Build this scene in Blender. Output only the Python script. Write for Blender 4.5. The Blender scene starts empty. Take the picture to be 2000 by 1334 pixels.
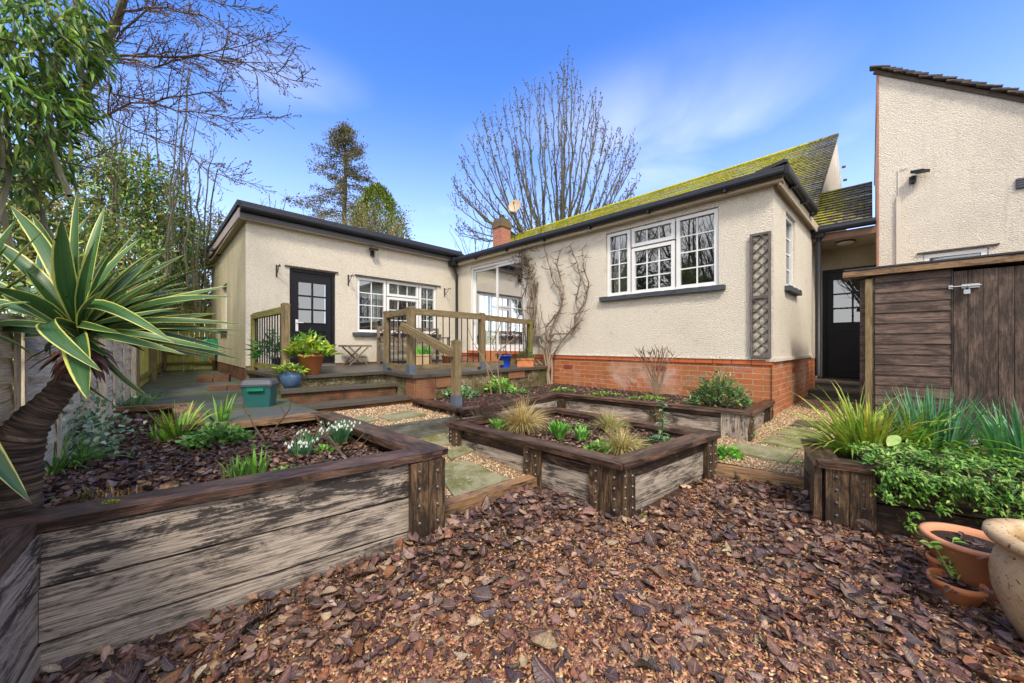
import bpy, math, random
import numpy as np
from mathutils import Vector, Matrix
R = math.radians
S = bpy.context.scene
COL = S.collection
# ------------------------------------------------------------------ camera
F_PX, HZ, EYE = 700.0, 674.0, 1.2          # focal length and horizon of the photograph (2000 px wide), eye height
cam_d = bpy.data.cameras.new('camera'); cam = bpy.data.objects.new('camera', cam_d); COL.objects.link(cam)
cam_d.sensor_width = 36; cam_d.lens = 36*F_PX/2000; cam_d.shift_y = (HZ-667)/2000
cam_d.clip_start = 0.05; cam_d.clip_end = 1000
cam.location = (0, 0, EYE); cam.rotation_euler = (R(90), 0, 0)
S.camera = cam
# ------------------------------------------------------------------ sky
SUN_EL, SUN_AZ = R(50), R(173)             # azimuth clockwise from +Y
w = bpy.data.worlds.new('World'); S.world = w; w.use_nodes = True
nt = w.node_tree; nt.nodes.clear()
def N(t, **k):
    n = nt.nodes.new(t)
    for a, b in k.items(): setattr(n, a, b)
    return n
L = nt.links.new
sky = N('ShaderNodeTexSky', sky_type='NISHITA', sun_disc=False, sun_elevation=SUN_EL, sun_rotation=SUN_AZ)
sky.air_density = 1.0; sky.dust_density = 0.3; sky.ozone_density = 4.0
hsv = N('ShaderNodeHueSaturation'); hsv.inputs['Saturation'].default_value = 1.24; hsv.inputs['Value'].default_value = 1.32
hsv.inputs['Hue'].default_value = 0.514
L(sky.outputs[0], hsv.inputs['Color'])
tc = N('ShaderNodeTexCoord')
mp = N('ShaderNodeMapping'); mp.inputs['Scale'].default_value = (1.0, 1.0, 2.6); mp.inputs['Rotation'].default_value = (0, R(24), R(12)); mp.inputs['Location'].default_value = (0.35, 1.3, .9)
L(tc.outputs['Generated'], mp.inputs['Vector'])
nz = N('ShaderNodeTexNoise'); nz.inputs['Scale'].default_value = 1.7; nz.inputs['Detail'].default_value = 5; nz.inputs['Roughness'].default_value = .52; nz.inputs['Distortion'].default_value = .35
L(mp.outputs[0], nz.inputs['Vector'])
rp = N('ShaderNodeMapRange'); rp.inputs['From Min'].default_value = .30; rp.inputs['From Max'].default_value = .75; rp.inputs['To Max'].default_value = 1.0
L(nz.outputs['Fac'], rp.inputs['Value'])
sx = N('ShaderNodeSeparateXYZ'); L(tc.outputs['Generated'], sx.inputs[0])
# unseen white cloud bank, added overhead and behind the camera for soft neutral light
bk = N('ShaderNodeMapRange'); bk.inputs['From Min'].default_value = .25; bk.inputs['From Max'].default_value = -.35; bk.inputs['To Min'].default_value = 0; bk.inputs['To Max'].default_value = .92
L(sx.outputs['Y'], bk.inputs['Value'])
hzn = N('ShaderNodeMapRange', interpolation_type='SMOOTHSTEP'); hzn.inputs['From Min'].default_value = .62; hzn.inputs['From Max'].default_value = -.05; hzn.inputs['To Min'].default_value = 0; hzn.inputs['To Max'].default_value = .34
L(sx.outputs['Z'], hzn.inputs['Value'])
wsum = None      # soft wisps of high cloud in a few parts of the sky
for cdir, rad_, amt in (((.36, .81, .46), .40, .62), ((-.20, .915, .34), .16, .50), ((-.45, .72, .53), .17, .32), ((-.02, .89, .45), .22, .22), ((.60, .70, .40), .25, .35)):
    vm = N('ShaderNodeVectorMath', operation='SUBTRACT'); L(tc.outputs['Generated'], vm.inputs[0]); vm.inputs[1].default_value = cdir
    v2_ = N('ShaderNodeMapping'); v2_.inputs['Rotation'].default_value = (0, R(24), 0); v2_.inputs['Scale'].default_value = (.75, 1, 2.0); L(vm.outputs[0], v2_.inputs[0])
    ln_ = N('ShaderNodeVectorMath', operation='LENGTH'); L(v2_.outputs[0], ln_.inputs[0])
    mr_ = N('ShaderNodeMapRange', interpolation_type='SMOOTHSTEP'); mr_.inputs['From Min'].default_value = 0; mr_.inputs['From Max'].default_value = rad_; mr_.inputs['To Min'].default_value = amt; mr_.inputs['To Max'].default_value = 0; L(ln_.outputs['Value'], mr_.inputs['Value'])
    if wsum is None: wsum = mr_.outputs[0]
    else:
        ad_ = N('ShaderNodeMath', operation='MAXIMUM'); L(wsum, ad_.inputs[0]); L(mr_.outputs[0], ad_.inputs[1]); wsum = ad_.outputs[0]
wm_ = N('ShaderNodeMath', operation='MULTIPLY'); L(wsum, wm_.inputs[0]); L(rp.outputs[0], wm_.inputs[1])
mx0 = N('ShaderNodeMath', operation='MAXIMUM'); L(wm_.outputs[0], mx0.inputs[0]); L(hzn.outputs[0], mx0.inputs[1])
mx = N('ShaderNodeMath', operation='MAXIMUM'); L(mx0.outputs[0], mx.inputs[0]); L(bk.outputs[0], mx.inputs[1])
mix = N('ShaderNodeMix', data_type='RGBA'); L(mx.outputs[0], mix.inputs['Factor']); L(hsv.outputs[0], mix.inputs['A'])
mix.inputs['B'].default_value = (7.6, 7.3, 6.9, 1)
bg = N('ShaderNodeBackground'); bg.inputs['Strength'].default_value = .115
L(mix.outputs['Result'], bg.inputs['Color'])
ow = N('ShaderNodeOutputWorld'); L(bg.outputs[0], ow.inputs[0])
# ------------------------------------------------------------------ sun behind thin cloud
sd = bpy.data.lights.new('sun', 'SUN'); so = bpy.data.objects.new('sun', sd); COL.objects.link(so)
sd.energy = 1.5; sd.angle = R(10); sd.color = (1, .90, .74)
dv = Vector((math.sin(SUN_AZ)*math.cos(SUN_EL), math.cos(SUN_AZ)*math.cos(SUN_EL), math.sin(SUN_EL)))
so.rotation_euler = dv.to_track_quat('Z', 'Y').to_euler(); so.location = (0, -5, 12)
S.view_settings.view_transform = 'Standard'; S.view_settings.look = 'None'; S.view_settings.gamma = 1; S.view_settings.exposure = 1.32
S.cycles.max_bounces = 6; S.cycles.transparent_max_bounces = 12; S.cycles.caustics_reflective = False; S.cycles.caustics_refractive = False
# ------------------------------------------------------------------ helpers
def P(x, y, Y): return Vector(((x-1000)/F_PX*Y, Y, EYE+(HZ-y)/F_PX*Y))       # survey: sight line at distance Y
def G(x, y, z):                                                              # survey: sight line meets height z
    Y = (EYE-z)*F_PX/(y-HZ); return Vector(((x-1000)/F_PX*Y, Y, z))
class Frame:
    def __init__(s, o, U, V):
        s.o = Vector((o[0], o[1], 0)); s.U = Vector((U[0], U[1], 0)).normalized(); s.V = Vector((V[0], V[1], 0)).normalized()
    def p(s, u, v, z): return s.o+s.U*u+s.V*v+Vector((0, 0, z))
    def u(s, px):
        k = (px-1000)/F_PX; return (k*s.o.y-s.o.x)/(s.U.x-k*s.U.y)
    def z(s, px, y): return EYE+(HZ-y)/F_PX*s.p(s.u(px), 0, 0).y
def tag(o, label=None, cat=None, group=None, kind=None):
    if label: o['label'] = label
    if cat: o['category'] = cat
    if group: o['group'] = group
    if kind: o['kind'] = kind
    return o
def thing(name, label, cat, loc=(0, 0, 0), group=None):
    o = bpy.data.objects.new(name, None); COL.objects.link(o); o.empty_display_size = .1
    o.location = loc; tag(o, label, cat, group); o['_l'] = list(loc); return o
def link(name, me, mat, parent=None):
    o = bpy.data.objects.new(name, me); COL.objects.link(o)
    if mat: me.materials.append(mat)
    if parent is not None:
        o.parent = parent
        q = parent; off = Vector((0, 0, 0))
        while q is not None:
            off += Vector(q.location); q = q.parent
        o.location = -off
    return o
rnd = random.Random(5)
class MB:
    def __init__(s, seed=None):
        s.v = []; s.f = []; s.uv = []; s.c = []; s.col = (1, 1, 1); s.r = random.Random(seed if seed is not None else rnd.random())
    def vert(s, p): s.v.append(tuple(p)); s.c.append(s.col); return len(s.v)-1
    def face(s, idx, uv=None):
        s.f.append(tuple(idx)); s.uv.append(uv if uv else [(0, 0)]*len(idx))
    def quad(s, a, b, c, d, uv=None):
        i = [s.vert(q) for q in (a, b, c, d)]
        if uv is None:
            lu = (Vector(b)-Vector(a)).length; lv = (Vector(d)-Vector(a)).length; uv = [(0, 0), (lu, 0), (lu, lv), (0, lv)]
        s.face(i, uv)
    def obox(s, c, ax, ay, az, uvoff=None, jit=0):
        """box: centre, three half-axis vectors; the first one is the grain direction"""
        c = Vector(c); ax = Vector(ax); ay = Vector(ay); az = Vector(az)
        if ax.cross(ay).dot(az) < 0: ay = -ay
        o = uvoff if uvoff is not None else (s.r.uniform(0, 50), s.r.uniform(0, 50))
        i = []
        for sx_ in (-1, 1):
            for sy in (-1, 1):
                for sz in (-1, 1):
                    q = c+ax*sx_+ay*sy+az*sz
                    if jit: q = q+Vector((s.r.uniform(-jit, jit), s.r.uniform(-jit, jit), s.r.uniform(-jit, jit)))
                    i.append(s.vert(q))
        lx, ly, lz = ax.length, ay.length, az.length
        def u(a, b): return (o[0]+a, o[1]+b)
        s.face((i[0], i[4], i[6], i[2])[::-1], [u(-lx, -ly), u(lx, -ly), u(lx, ly), u(-lx, ly)][::-1])
        s.face((i[1], i[5], i[7], i[3]), [u(-lx, -ly+.7), u(lx, -ly+.7), u(lx, ly+.7), u(-lx, ly+.7)])
        s.face((i[0], i[4], i[5], i[1]), [u(-lx, -lz+1.3), u(lx, -lz+1.3), u(lx, lz+1.3), u(-lx, lz+1.3)])
        s.face((i[2], i[6], i[7], i[3])[::-1], [u(-lx, -lz+1.9), u(lx, -lz+1.9), u(lx, lz+1.9), u(-lx, lz+1.9)][::-1])
        s.face((i[0], i[1], i[3], i[2]), [u(-ly, -lz), u(-ly, lz), u(ly, lz), u(ly, -lz)])
        s.face((i[4], i[6], i[7], i[5]), [u(-ly, -lz), u(ly, -lz), u(ly, lz), u(-ly, lz)])
    def beam(s, a, b, wd, ht, up=(0, 0, 1), jit=0):
        a = Vector(a); b = Vector(b); d = b-a; u = Vector(up)
        side = d.cross(u)
        side = side.normalized() if side.length > 1e-6 else Vector((1, 0, 0))
        u2 = side.cross(d).normalized()
        s.obox((a+b)/2, d/2, side*wd/2, u2*ht/2, jit=jit)
    def fbox(s, F, u0, u1, v0, v1, z0, z1, grain='u', jit=0, uvm=False):
        c = F.p((u0+u1)/2, (v0+v1)/2, (z0+z1)/2); a = F.U*(u1-u0)/2; b = F.V*(v1-v0)/2; z = Vector((0, 0, (z1-z0)/2))
        if grain == 'u': s.obox(c, a, b, z, jit=jit)
        elif grain == 'z': s.obox(c, z, a, b, jit=jit)
        else: s.obox(c, b, a, z, jit=jit)
    def wallquad(s, F, u0, u1, z0, z1, v=0):
        s.quad(F.p(u0, v, z0), F.p(u1, v, z0), F.p(u1, v, z1), F.p(u0, v, z1), [(u0, z0), (u1, z0), (u1, z1), (u0, z1)])
    def tube(s, pts, rad, n=6, cap=True):
        pts = [Vector(p) for p in pts]
        if not isinstance(rad, (list, tuple)): rad = [rad]*len(pts)
        prev = None; ln = 0; ref = None
        for k, p in enumerate(pts):
            d = (pts[min(k+1, len(pts)-1)]-pts[max(k-1, 0)])
            if d.length < 1e-9: d = Vector((0, 0, 1))
            d.normalize()
            if ref is None:
                ref = Vector((0, 0, 1)) if abs(d.z) < .9 else Vector((1, 0, 0))
            a = d.cross(ref)
            if a.length < 1e-4: a = d.orthogonal()
            a.normalize(); b = d.cross(a); ref = a.cross(d)
            ring = [s.vert(p+(a*math.cos(2*math.pi*j/n)+b*math.sin(2*math.pi*j/n))*rad[k]) for j in range(n)]
            if prev:
                l2 = ln+(p-pts[k-1]).length
                for j in range(n):
                    j2 = (j+1) % n
                    s.face((prev[j], ring[j], ring[j2], prev[j2]), [(ln, j/n*.3), (l2, j/n*.3), (l2, (j+1)/n*.3), (ln, (j+1)/n*.3)])
                ln = l2
            elif cap: s.face(ring[::-1])
            prev = ring
        if cap: s.face(prev)
    def lathe(s, c, prof, n=32, tilt=None, sq=None):
        c = Vector(c); prev = None; ln = 0
        M = tilt.to_matrix() if tilt is not None else Matrix.Identity(3)
        for k, (r, z) in enumerate(prof):
            ring = []
            for j in range(n):
                t = 2*math.pi*j/n; ring.append(s.vert(c+M @ Vector((r*math.cos(t), r*math.sin(t), z))))
            if prev:
                l2 = ln+math.hypot(r-prof[k-1][0], z-prof[k-1][1])
                for j in range(n):
                    j2 = (j+1) % n
                    s.face((prev[j], prev[j2], ring[j2], ring[j]), [(j/n*1.5, ln), ((j+1)/n*1.5, ln), ((j+1)/n*1.5, l2), (j/n*1.5, l2)])
                ln = l2
            prev = ring
        if prof[-1][0] > 1e-4: s.face(prev)
    def prism(s, poly, z0, z1):
        n = len(poly); area = sum(poly[i][0]*poly[(i+1) % n][1]-poly[(i+1) % n][0]*poly[i][1] for i in range(n))
        if area < 0: poly = poly[::-1]
        a = [s.vert((p[0], p[1], z0)) for p in poly]; b = [s.vert((p[0], p[1], z1)) for p in poly]
        s.face(b, [(p[0], p[1]) for p in poly]); s.face(a[::-1], [(p[0], p[1]) for p in poly[::-1]])
        ln = 0
        for i in range(n):
            j = (i+1) % n; l2 = ln+math.hypot(poly[j][0]-poly[i][0], poly[j][1]-poly[i][1])
            s.face((a[i], a[j], b[j], b[i]), [(ln, z0), (l2, z0), (l2, z1), (ln, z1)]); ln = l2
    def blade(s, base, d0, length, width, droop=.6, seg=6, side=None, fold=0, profile=None, colt=None):
        """strap leaf: grows from base along d0 and droops; UV u across, v along"""
        p = Vector(base); d = Vector(d0).normalized(); st = length/seg; c0 = s.col
        rows = []
        sd_ = Vector(side) if side else d.cross(Vector((0, 0, 1)))
        if sd_.length < .05: sd_ = Vector((s.r.uniform(-1, 1), s.r.uniform(-1, 1), 0))
        sd_.normalize()
        for k in range(seg+1):
            t = k/seg
            wd = width*(profile(t) if profile else (min(1, .55+t*1.6) if t < .3 else max(0.03, (1-((t-.3)/.7)**2.2))))
            nrm = sd_.cross(d).normalized()
            if colt: s.col = tuple(c0[i]*(1-t)+colt[i]*t for i in range(3))
            if fold: rows.append([s.vert(p-sd_*wd/2+nrm*fold*wd), s.vert(p), s.vert(p+sd_*wd/2+nrm*fold*wd)])
            else: rows.append([s.vert(p-sd_*wd/2), s.vert(p+sd_*wd/2)])
            d = (d+Vector((0, 0, -droop*st/length*(0.4+1.2*t)))).normalized(); p = p+d*st
        m = len(rows[0])-1
        for k in range(seg):
            for j in range(m):
                s.face((rows[k][j], rows[k][j+1], rows[k+1][j+1], rows[k+1][j]), [(j/m, k/seg), ((j+1)/m, k/seg), ((j+1)/m, (k+1)/seg), (j/m, (k+1)/seg)])
        s.col = c0
    def build(s, name, mat, parent=None, smooth=False):
        me = bpy.data.meshes.new(name); me.from_pydata(s.v, [], s.f)
        uvl = me.uv_layers.new(name='UVMap'); fl = [c for f in s.uv for u in f for c in u]
        uvl.data.foreach_set('uv', fl)
        ca = me.color_attributes.new('Col', 'FLOAT_COLOR', 'POINT')
        ca.data.foreach_set('color', [x for c in s.c for x in (c[0], c[1], c[2], 1)])
        if smooth: me.polygons.foreach_set('use_smooth', [True]*len(me.polygons))
        me.update(); o = link(name, me, mat, parent)
        return o
def basis(d, n):
    """rows -> rotation matrices whose columns are x=side, y=d, z=normal-ish"""
    d = d/np.linalg.norm(d, axis=1, keepdims=True)
    x = np.cross(d, n); l = np.linalg.norm(x, axis=1, keepdims=True); l[l < 1e-6] = 1; x = x/l
    z = np.cross(x, d); return np.stack([x, d, z], axis=2)
def inst(name, tv, tf, pos, rot, scl, col, mat, parent=None, smooth=False):
    """one mesh out of many copies of a small template"""
    tv = np.asarray(tv, float); tf = np.asarray(tf, int); n = len(pos); nv = len(tv)
    v = (tv[None]*scl[:, None, :]); v = np.einsum('nij,nkj->nki', rot, v)+pos[:, None, :]
    f = (tf[None]+(np.arange(n)*nv)[:, None, None]).reshape(-1, tf.shape[1])
    me = bpy.data.meshes.new(name)
    me.vertices.add(n*nv); me.vertices.foreach_set('co', v.reshape(-1).astype(np.float32))
    me.loops.add(f.size); me.loops.foreach_set('vertex_index', f.reshape(-1).astype(np.int32))
    me.polygons.add(len(f)); me.polygons.foreach_set('loop_start', (np.arange(len(f))*tf.shape[1]).astype(np.int32))
    if smooth: me.polygons.foreach_set('use_smooth', np.ones(len(f), bool))
    c = np.ones((n, nv, 4), np.float32); c[:, :, :3] = col[:, None, :]
    ca = me.color_attributes.new('Col', 'FLOAT_COLOR', 'POINT'); ca.data.foreach_set('color', c.reshape(-1))
    uvl = me.uv_layers.new(name='UVMap')
    tu = tv[:, :2][tf.reshape(-1)]; uvl.data.foreach_set('uv', np.tile(tu, (n, 1)).reshape(-1).astype(np.float32))
    me.update(calc_edges=True); me.validate()
    return link(name, me, mat, parent)
LEAF_V = [(0, 0, 0), (-.5, .42, .12), (0, 1, -.05), (.5, .42, .12), (0, .45, 0)]
LEAF_F = [(0, 4, 1), (1, 4, 2), (2, 4, 3), (3, 4, 0)]
def pick(rs, n, cols, jit=.15):
    c = np.asarray(cols, float)[rs.integers(0, len(cols), n)]
    return np.clip(c*(1+rs.uniform(-jit, jit, (n, 1)))*(1+rs.uniform(-jit/3, jit/3, (n, 3))), 0, 1)
def leafcloud(name, pos, out, size, aspect, cols, mat, parent, seed=0, flat=.5, hang=0.0):
    rs = np.random.default_rng(seed); n = len(pos); pos = np.asarray(pos, float)
    d = np.asarray(out, float)*flat+rs.normal(0, .5, (n, 3)); d[:, 2] -= hang
    nn = rs.normal(0, .5, (n, 3)); nn[:, 2] += .9
    s_ = size*rs.uniform(.6, 1.25, n); sc = np.stack([s_*aspect, s_, s_], 1)
    return inst(name, LEAF_V, LEAF_F, pos, basis(d, nn), sc, pick(rs, n, cols, .3), mat, parent)
# ------------------------------------------------------------------ materials
def newmat(name):
    m = bpy.data.materials.new(name); m.use_nodes = True; m.node_tree.nodes.clear(); return m
class MN:
    """small node-writing helper"""
    def __init__(s, name): s.m = newmat(name); s.t = s.m.node_tree; s.o = s.n('ShaderNodeOutputMaterial')
    def n(s, t, **k):
        x = s.t.nodes.new(t)
        for a, b in k.items():
            if a in x.inputs.keys() if hasattr(x.inputs, 'keys') else False: pass
            setattr(x, a, b)
        return x
    def l(s, a, b): s.t.links.new(a, b)
    def coord(s, kind='Object', scale=(1, 1, 1), loc=(0, 0, 0), rot=(0, 0, 0)):
        t = s.n('ShaderNodeTexCoord'); m = s.n('ShaderNodeMapping')
        m.inputs['Scale'].default_value = scale; m.inputs['Location'].default_value = loc; m.inputs['Rotation'].default_value = rot
        s.l(t.outputs[kind], m.inputs[0]); return m.outputs[0]
    def noise(s, vec, sc=5, det=4, rough=.5, dist=0, out='Fac'):
        x = s.n('ShaderNodeTexNoise'); x.inputs['Scale'].default_value = sc; x.inputs['Detail'].default_value = det
        x.inputs['Roughness'].default_value = rough; x.inputs['Distortion'].default_value = dist; s.l(vec, x.inputs['Vector']); return x.outputs[out]
    def rng(s, v, a, b, c=0, d=1):
        x = s.n('ShaderNodeMapRange'); x.inputs['From Min'].default_value = a; x.inputs['From Max'].default_value = b
        x.inputs['To Min'].default_value = c; x.inputs['To Max'].default_value = d; s.l(v, x.inputs['Value']); return x.outputs[0]
    def math(s, op, a, b=None):
        x = s.n('ShaderNodeMath', operation=op)
        for i, q in enumerate((a, b)):
            if q is None: continue
            if isinstance(q, (int, float)): x.inputs[i].default_value = q
            else: s.l(q, x.inputs[i])
        return x.outputs[0]
    def mix(s, f, a, b, mode='MIX'):
        x = s.n('ShaderNodeMix', data_type='RGBA', blend_type=mode)
        for k, q in (('Factor', f), ('A', a), ('B', b)):
            if isinstance(q, (int, float)): x.inputs[k].default_value = q
            elif isinstance(q, tuple): x.inputs[k].default_value = (*q, 1) if len(q) == 3 else q
            else: s.l(q, x.inputs[k])
        return x.outputs['Result']
    def ramp(s, f, stops):
        x = s.n('ShaderNodeValToRGB'); e = x.color_ramp.elements
        while len(e) < len(stops): e.new(.5)
        for i, (p, c) in enumerate(stops): e[i].position = p; e[i].color = (*c, 1)
        s.l(f, x.inputs[0]); return x.outputs[0]
    def bump(s, h, st=.5, dist=.01, prev=None):
        x = s.n('ShaderNodeBump'); x.inputs['Strength'].default_value = st; x.inputs['Distance'].default_value = dist
        s.l(h, x.inputs['Height'])
        if prev is not None: s.l(prev, x.inputs['Normal'])
        return x.outputs[0]
    def out(s, col, rough=.6, bump=None, spec=.5, metal=0, transl=0, coat=0):
        p = s.n('ShaderNodeBsdfPrincipled')
        if isinstance(col, tuple): p.inputs['Base Color'].default_value = (*col, 1)
        else: s.l(col, p.inputs['Base Color'])
        if isinstance(rough, (int, float)): p.inputs['Roughness'].default_value = rough
        else: s.l(rough, p.inputs['Roughness'])
        p.inputs['Specular IOR Level'].default_value = spec; p.inputs['Metallic'].default_value = metal
        p.inputs['Coat Weight'].default_value = coat
        if bump is not None: s.l(bump, p.inputs['Normal'])
        if transl:
            t = s.n('ShaderNodeBsdfTranslucent'); m = s.n('ShaderNodeMixShader'); m.inputs[0].default_value = transl
            if isinstance(col, tuple): t.inputs[0].default_value = (*col, 1)
            else: s.l(col, t.inputs[0])
            s.l(p.outputs[0], m.inputs[1]); s.l(t.outputs[0], m.inputs[2]); s.l(m.outputs[0], s.o.inputs[0])
        else: s.l(p.outputs[0], s.o.inputs[0])
        return s.m
M = {}
def plain(name, col, rough=.5, spec=.5, metal=0, var=.12, sc=8, bump=.0, coat=0):
    q = MN(name); v = q.coord('Object'); nz_ = q.noise(v, sc, 5, .6)
    c = q.mix(nz_, tuple(x*(1-var) for x in col), tuple(min(1, x*(1+var)) for x in col))
    b = q.bump(q.noise(v, sc*6, 3), bump, .004) if bump else None
    M[name] = q.out(c, rough, b, spec, metal, coat=coat); return M[name]
# roughcast render
def stucco(name, base, dirt, algae=0.0):
    q = MN(name); v = q.coord('Object')
    n1 = q.noise(v, 110, 4, .7); vo_ = q.n('ShaderNodeTexVoronoi'); vo_.inputs['Scale'].default_value = 62; q.l(v, vo_.inputs['Vector']); n2 = q.math('MULTIPLY', q.math('SUBTRACT', 1, vo_.outputs['Distance']), .55); big = q.noise(v, .9, 5, .6, .3); mid = q.noise(v, 5, 5, .65)
    c = q.mix(q.rng(n1, .36, .60), tuple(x*.66 for x in base), tuple(min(1, x*1.14) for x in base))
    c = q.mix(q.rng(big, .45, .75, 0, .35), c, dirt)
    c = q.mix(q.rng(mid, .62, .78, 0, .45), c, tuple(x*.62 for x in dirt))
    st_ = q.noise(q.coord('Object', (5, 5, .45)), 1.6, 5, .7); c = q.mix(q.rng(st_, .56, .74, 0, .38), c, dirt)
    if algae:
        vz = q.coord('Object', (1, 1, .35)); c = q.mix(q.rng(q.noise(vz, 1.3, 5, .7), .4, .7, 0, algae), c, (.16, .17, .045))
    h = q.math('ADD', q.math('MULTIPLY', n1, .6), n2)
    M[name] = q.out(c, .92, q.bump(h, .9, .016), .2); return M[name]
stucco('render', (.74, .68, .585), (.56, .50, .40))
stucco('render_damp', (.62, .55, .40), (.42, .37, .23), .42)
stucco('render_old', (.74, .67, .58), (.36, .33, .28))
def brickmat(name, c1, c2, mortar, w_=.225, h_=.075, green=0, white=0, dark=0):
    q = MN(name); v = q.coord('UV'); b = q.n('ShaderNodeTexBrick'); q.l(v, b.inputs['Vector'])
    b.inputs['Scale'].default_value = 1; b.inputs['Brick Width'].default_value = w_; b.inputs['Row Height'].default_value = h_
    b.inputs['Mortar Size'].default_value = .006; b.inputs['Mortar Smooth'].default_value = .25; b.inputs['Bias'].default_value = 0
    b.inputs['Color1'].default_value = (*c1, 1); b.inputs['Color2'].default_value = (*c2, 1); b.inputs['Mortar'].default_value = (*mortar, 1)
    n1 = q.noise(v, 30, 5, .7); n2 = q.noise(v, 2.2, 5, .65)
    c = q.mix(q.rng(n1, .3, .7, .0, .55), b.outputs['Color'], tuple(x*.55 for x in c1), 'MIX')
    if white: c = q.mix(q.rng(q.noise(q.coord('UV', loc=(3, 1, 0)), 1.4, 5, .7, .4), .52, .68, 0, white), c, (.55, .44, .38))
    if green: c = q.mix(q.rng(n2, .42, .68, 0, green), c, (.10, .11, .025))
    if dark: c = q.mix(q.rng(q.noise(v, 1.7, 6, .7), .38, .6, 0, dark), c, (.03, .025, .02))
    h = q.math('SUBTRACT', q.math('MULTIPLY', n1, .25), b.outputs['Fac'])
    M[name] = q.out(c, .85, q.bump(h, .8, .008), .3); return M[name]
brickmat('brick', (.56, .19, .075), (.40, .10, .04), (.50, .42, .30), green=.35, white=.7)
brickmat('brick_old', (.34, .12, .06), (.18, .08, .05), (.20, .17, .11), green=.5, dark=.85)
brickmat('brick_wall_old', (.40, .15, .08), (.30, .12, .07), (.28, .24, .16), green=.3, dark=.3)
brickmat('brick_chimney', (.50, .19, .12), (.36, .13, .09), (.42, .34, .28))
def woodmat(name, light, dark, amount=(.42, .62), wet=None, rough=.75, green=0, grain=34, knots=True):
    """weathered timber: grain runs along UV u"""
    q = MN(name)
    v1 = q.coord('UV', (1.6, grain, 1)); v2 = q.coord('UV', (2.2, 7.5, 1), (7, 3, 0)); v3 = q.coord('UV', (6, 210, 1))
    g = q.noise(v1, 1, 7, .72, .5); pz = q.noise(v2, 1.3, 8, .78, .5); fine = q.noise(v3, 1, 3, .6)
    c = q.ramp(g, [(.30, tuple(x*.60 for x in light)), (.48, tuple(x*.90 for x in light)), (.70, light)])
    pz = q.math('ADD', pz, q.math('MULTIPLY', q.math('SUBTRACT', q.noise(q.coord('UV', (5, 90, 1), (1, 5, 0)), 1, 4, .7), .5), .35)); msk = q.math('MULTIPLY', q.rng(pz, amount[0], amount[1]), .95)
    c = q.mix(msk, c, dark)
    if green: c = q.mix(q.rng(q.noise(v2, 2.2, 5, .7), .5, .7, 0, green), c, (.10, .12, .02))
    crk = q.noise(q.coord('UV', (2.2, 75, 1), (3, 9, 0)), 1, 5, .75, .4)
    c = q.mix(q.rng(fine, .38, .6, .6, 0), c, tuple(x*.45 for x in dark)); c = q.mix(q.rng(crk, .36, .44, .85, 0), c, tuple(x*.5 for x in dark)); c = q.mix(q.rng(crk, .60, .70, 0, .5), c, tuple(min(.9, x*1.45) for x in light))
    h = q.math('ADD', g, q.math('ADD', q.math('MULTIPLY', fine, .5), crk))
    M[name] = q.out(c, rough, q.bump(h, .55, .004), .4); return M[name]
woodmat('wood_pale', (.54, .455, .385), (.045, .036, .034), (.475, .60), grain=70)
woodmat('wood_stained', (.52, .44, .37), (.03, .024, .026), (.46, .53), rough=.55, grain=70)
woodmat('wood_wet', (.30, .20, .14), (.022, .014, .012), (.34, .50), rough=.5)
woodmat('wood_cap', (.23, .13, .095), (.022, .014, .012), (.36, .56), rough=.32, grain=60)
woodmat('wood_post', (.30, .185, .10), (.025, .016, .012), (.36, .54), rough=.55, grain=22)
woodmat('wood_rail', (.33, .245, .13), (.12, .085, .045), (.45, .7), green=.35)
woodmat('wood_rail_green', (.30, .27, .07), (.10, .09, .03), (.5, .7), green=.8)
woodmat('wood_shed', (.25, .165, .13), (.038, .023, .019), (.38, .58), rough=.6)
woodmat('wood_shed_door', (.23, .155, .12), (.035, .024, .02), (.36, .56), rough=.65, grain=20)
woodmat('wood_fence_pale', (.90, .77, .57), (.45, .37, .28), (.5, .75), green=.1)
woodmat('wood_fence_green', (.70, .70, .20), (.42, .42, .12), (.5, .75), green=.45)
woodmat('wood_garden', (.33, .25, .18), (.10, .07, .05), (.45, .7))
woodmat('wood_trellis', (.22, .19, .18), (.08, .065, .06), (.45, .7))
woodmat('wood_sleeper', (.42, .25, .13), (.03, .02, .015), (.46, .60), rough=.55)
woodmat('wood_sleeper_grey', (.20, .20, .17), (.06, .06, .055), (.46, .62))
woodmat('bark', (.20, .17, .115), (.06, .055, .03), (.4, .6), green=.5, grain=8)
woodmat('bark_twig', (.22, .15, .10), (.09, .06, .04), (.4, .6), grain=8)
woodmat('bark_pale', (.42, .31, .23), (.22, .15, .10), (.4, .6), grain=8)
woodmat('bark_grey', (.17, .16, .11), (.07, .075, .035), (.4, .6), green=.5, grain=8)
plain('upvc', (.78, .79, .80), .3, .5, var=.03)
plain('black_plastic', (.016, .018, .024), .42, .35, var=.4, sc=20)
plain('black_felt', (.035, .037, .045), .7, .4, var=.5, sc=30, bump=.4)
plain('fascia_black', (.035, .034, .045), .35, .5, var=.3)
plain('soffit', (.52, .44, .33), .8, .3, var=.2, sc=3)
plain('fascia_grey', (.40, .34, .33), .6, .4, var=.25, sc=4)
plain('black_paint', (.008, .008, .013), .42, .25, var=.3)
plain('slate_sill', (.055, .065, .08), .6, .4, var=.3, sc=25, bump=.4)
plain('iron', (.02, .02, .022), .5, .5, var=.3)
plain('galv', (.42, .44, .47), .35, .6, .8, var=.2, sc=20)
plain('bolt_metal', (.22, .22, .23), .45, .5, .6, var=.4, sc=30)
plain('shoe', (.12, .15, .20), .5, .5, .3, var=.5, sc=25)
plain('terracotta', (.56, .205, .085), .65, .35, var=.18, sc=9, bump=.15)
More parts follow.
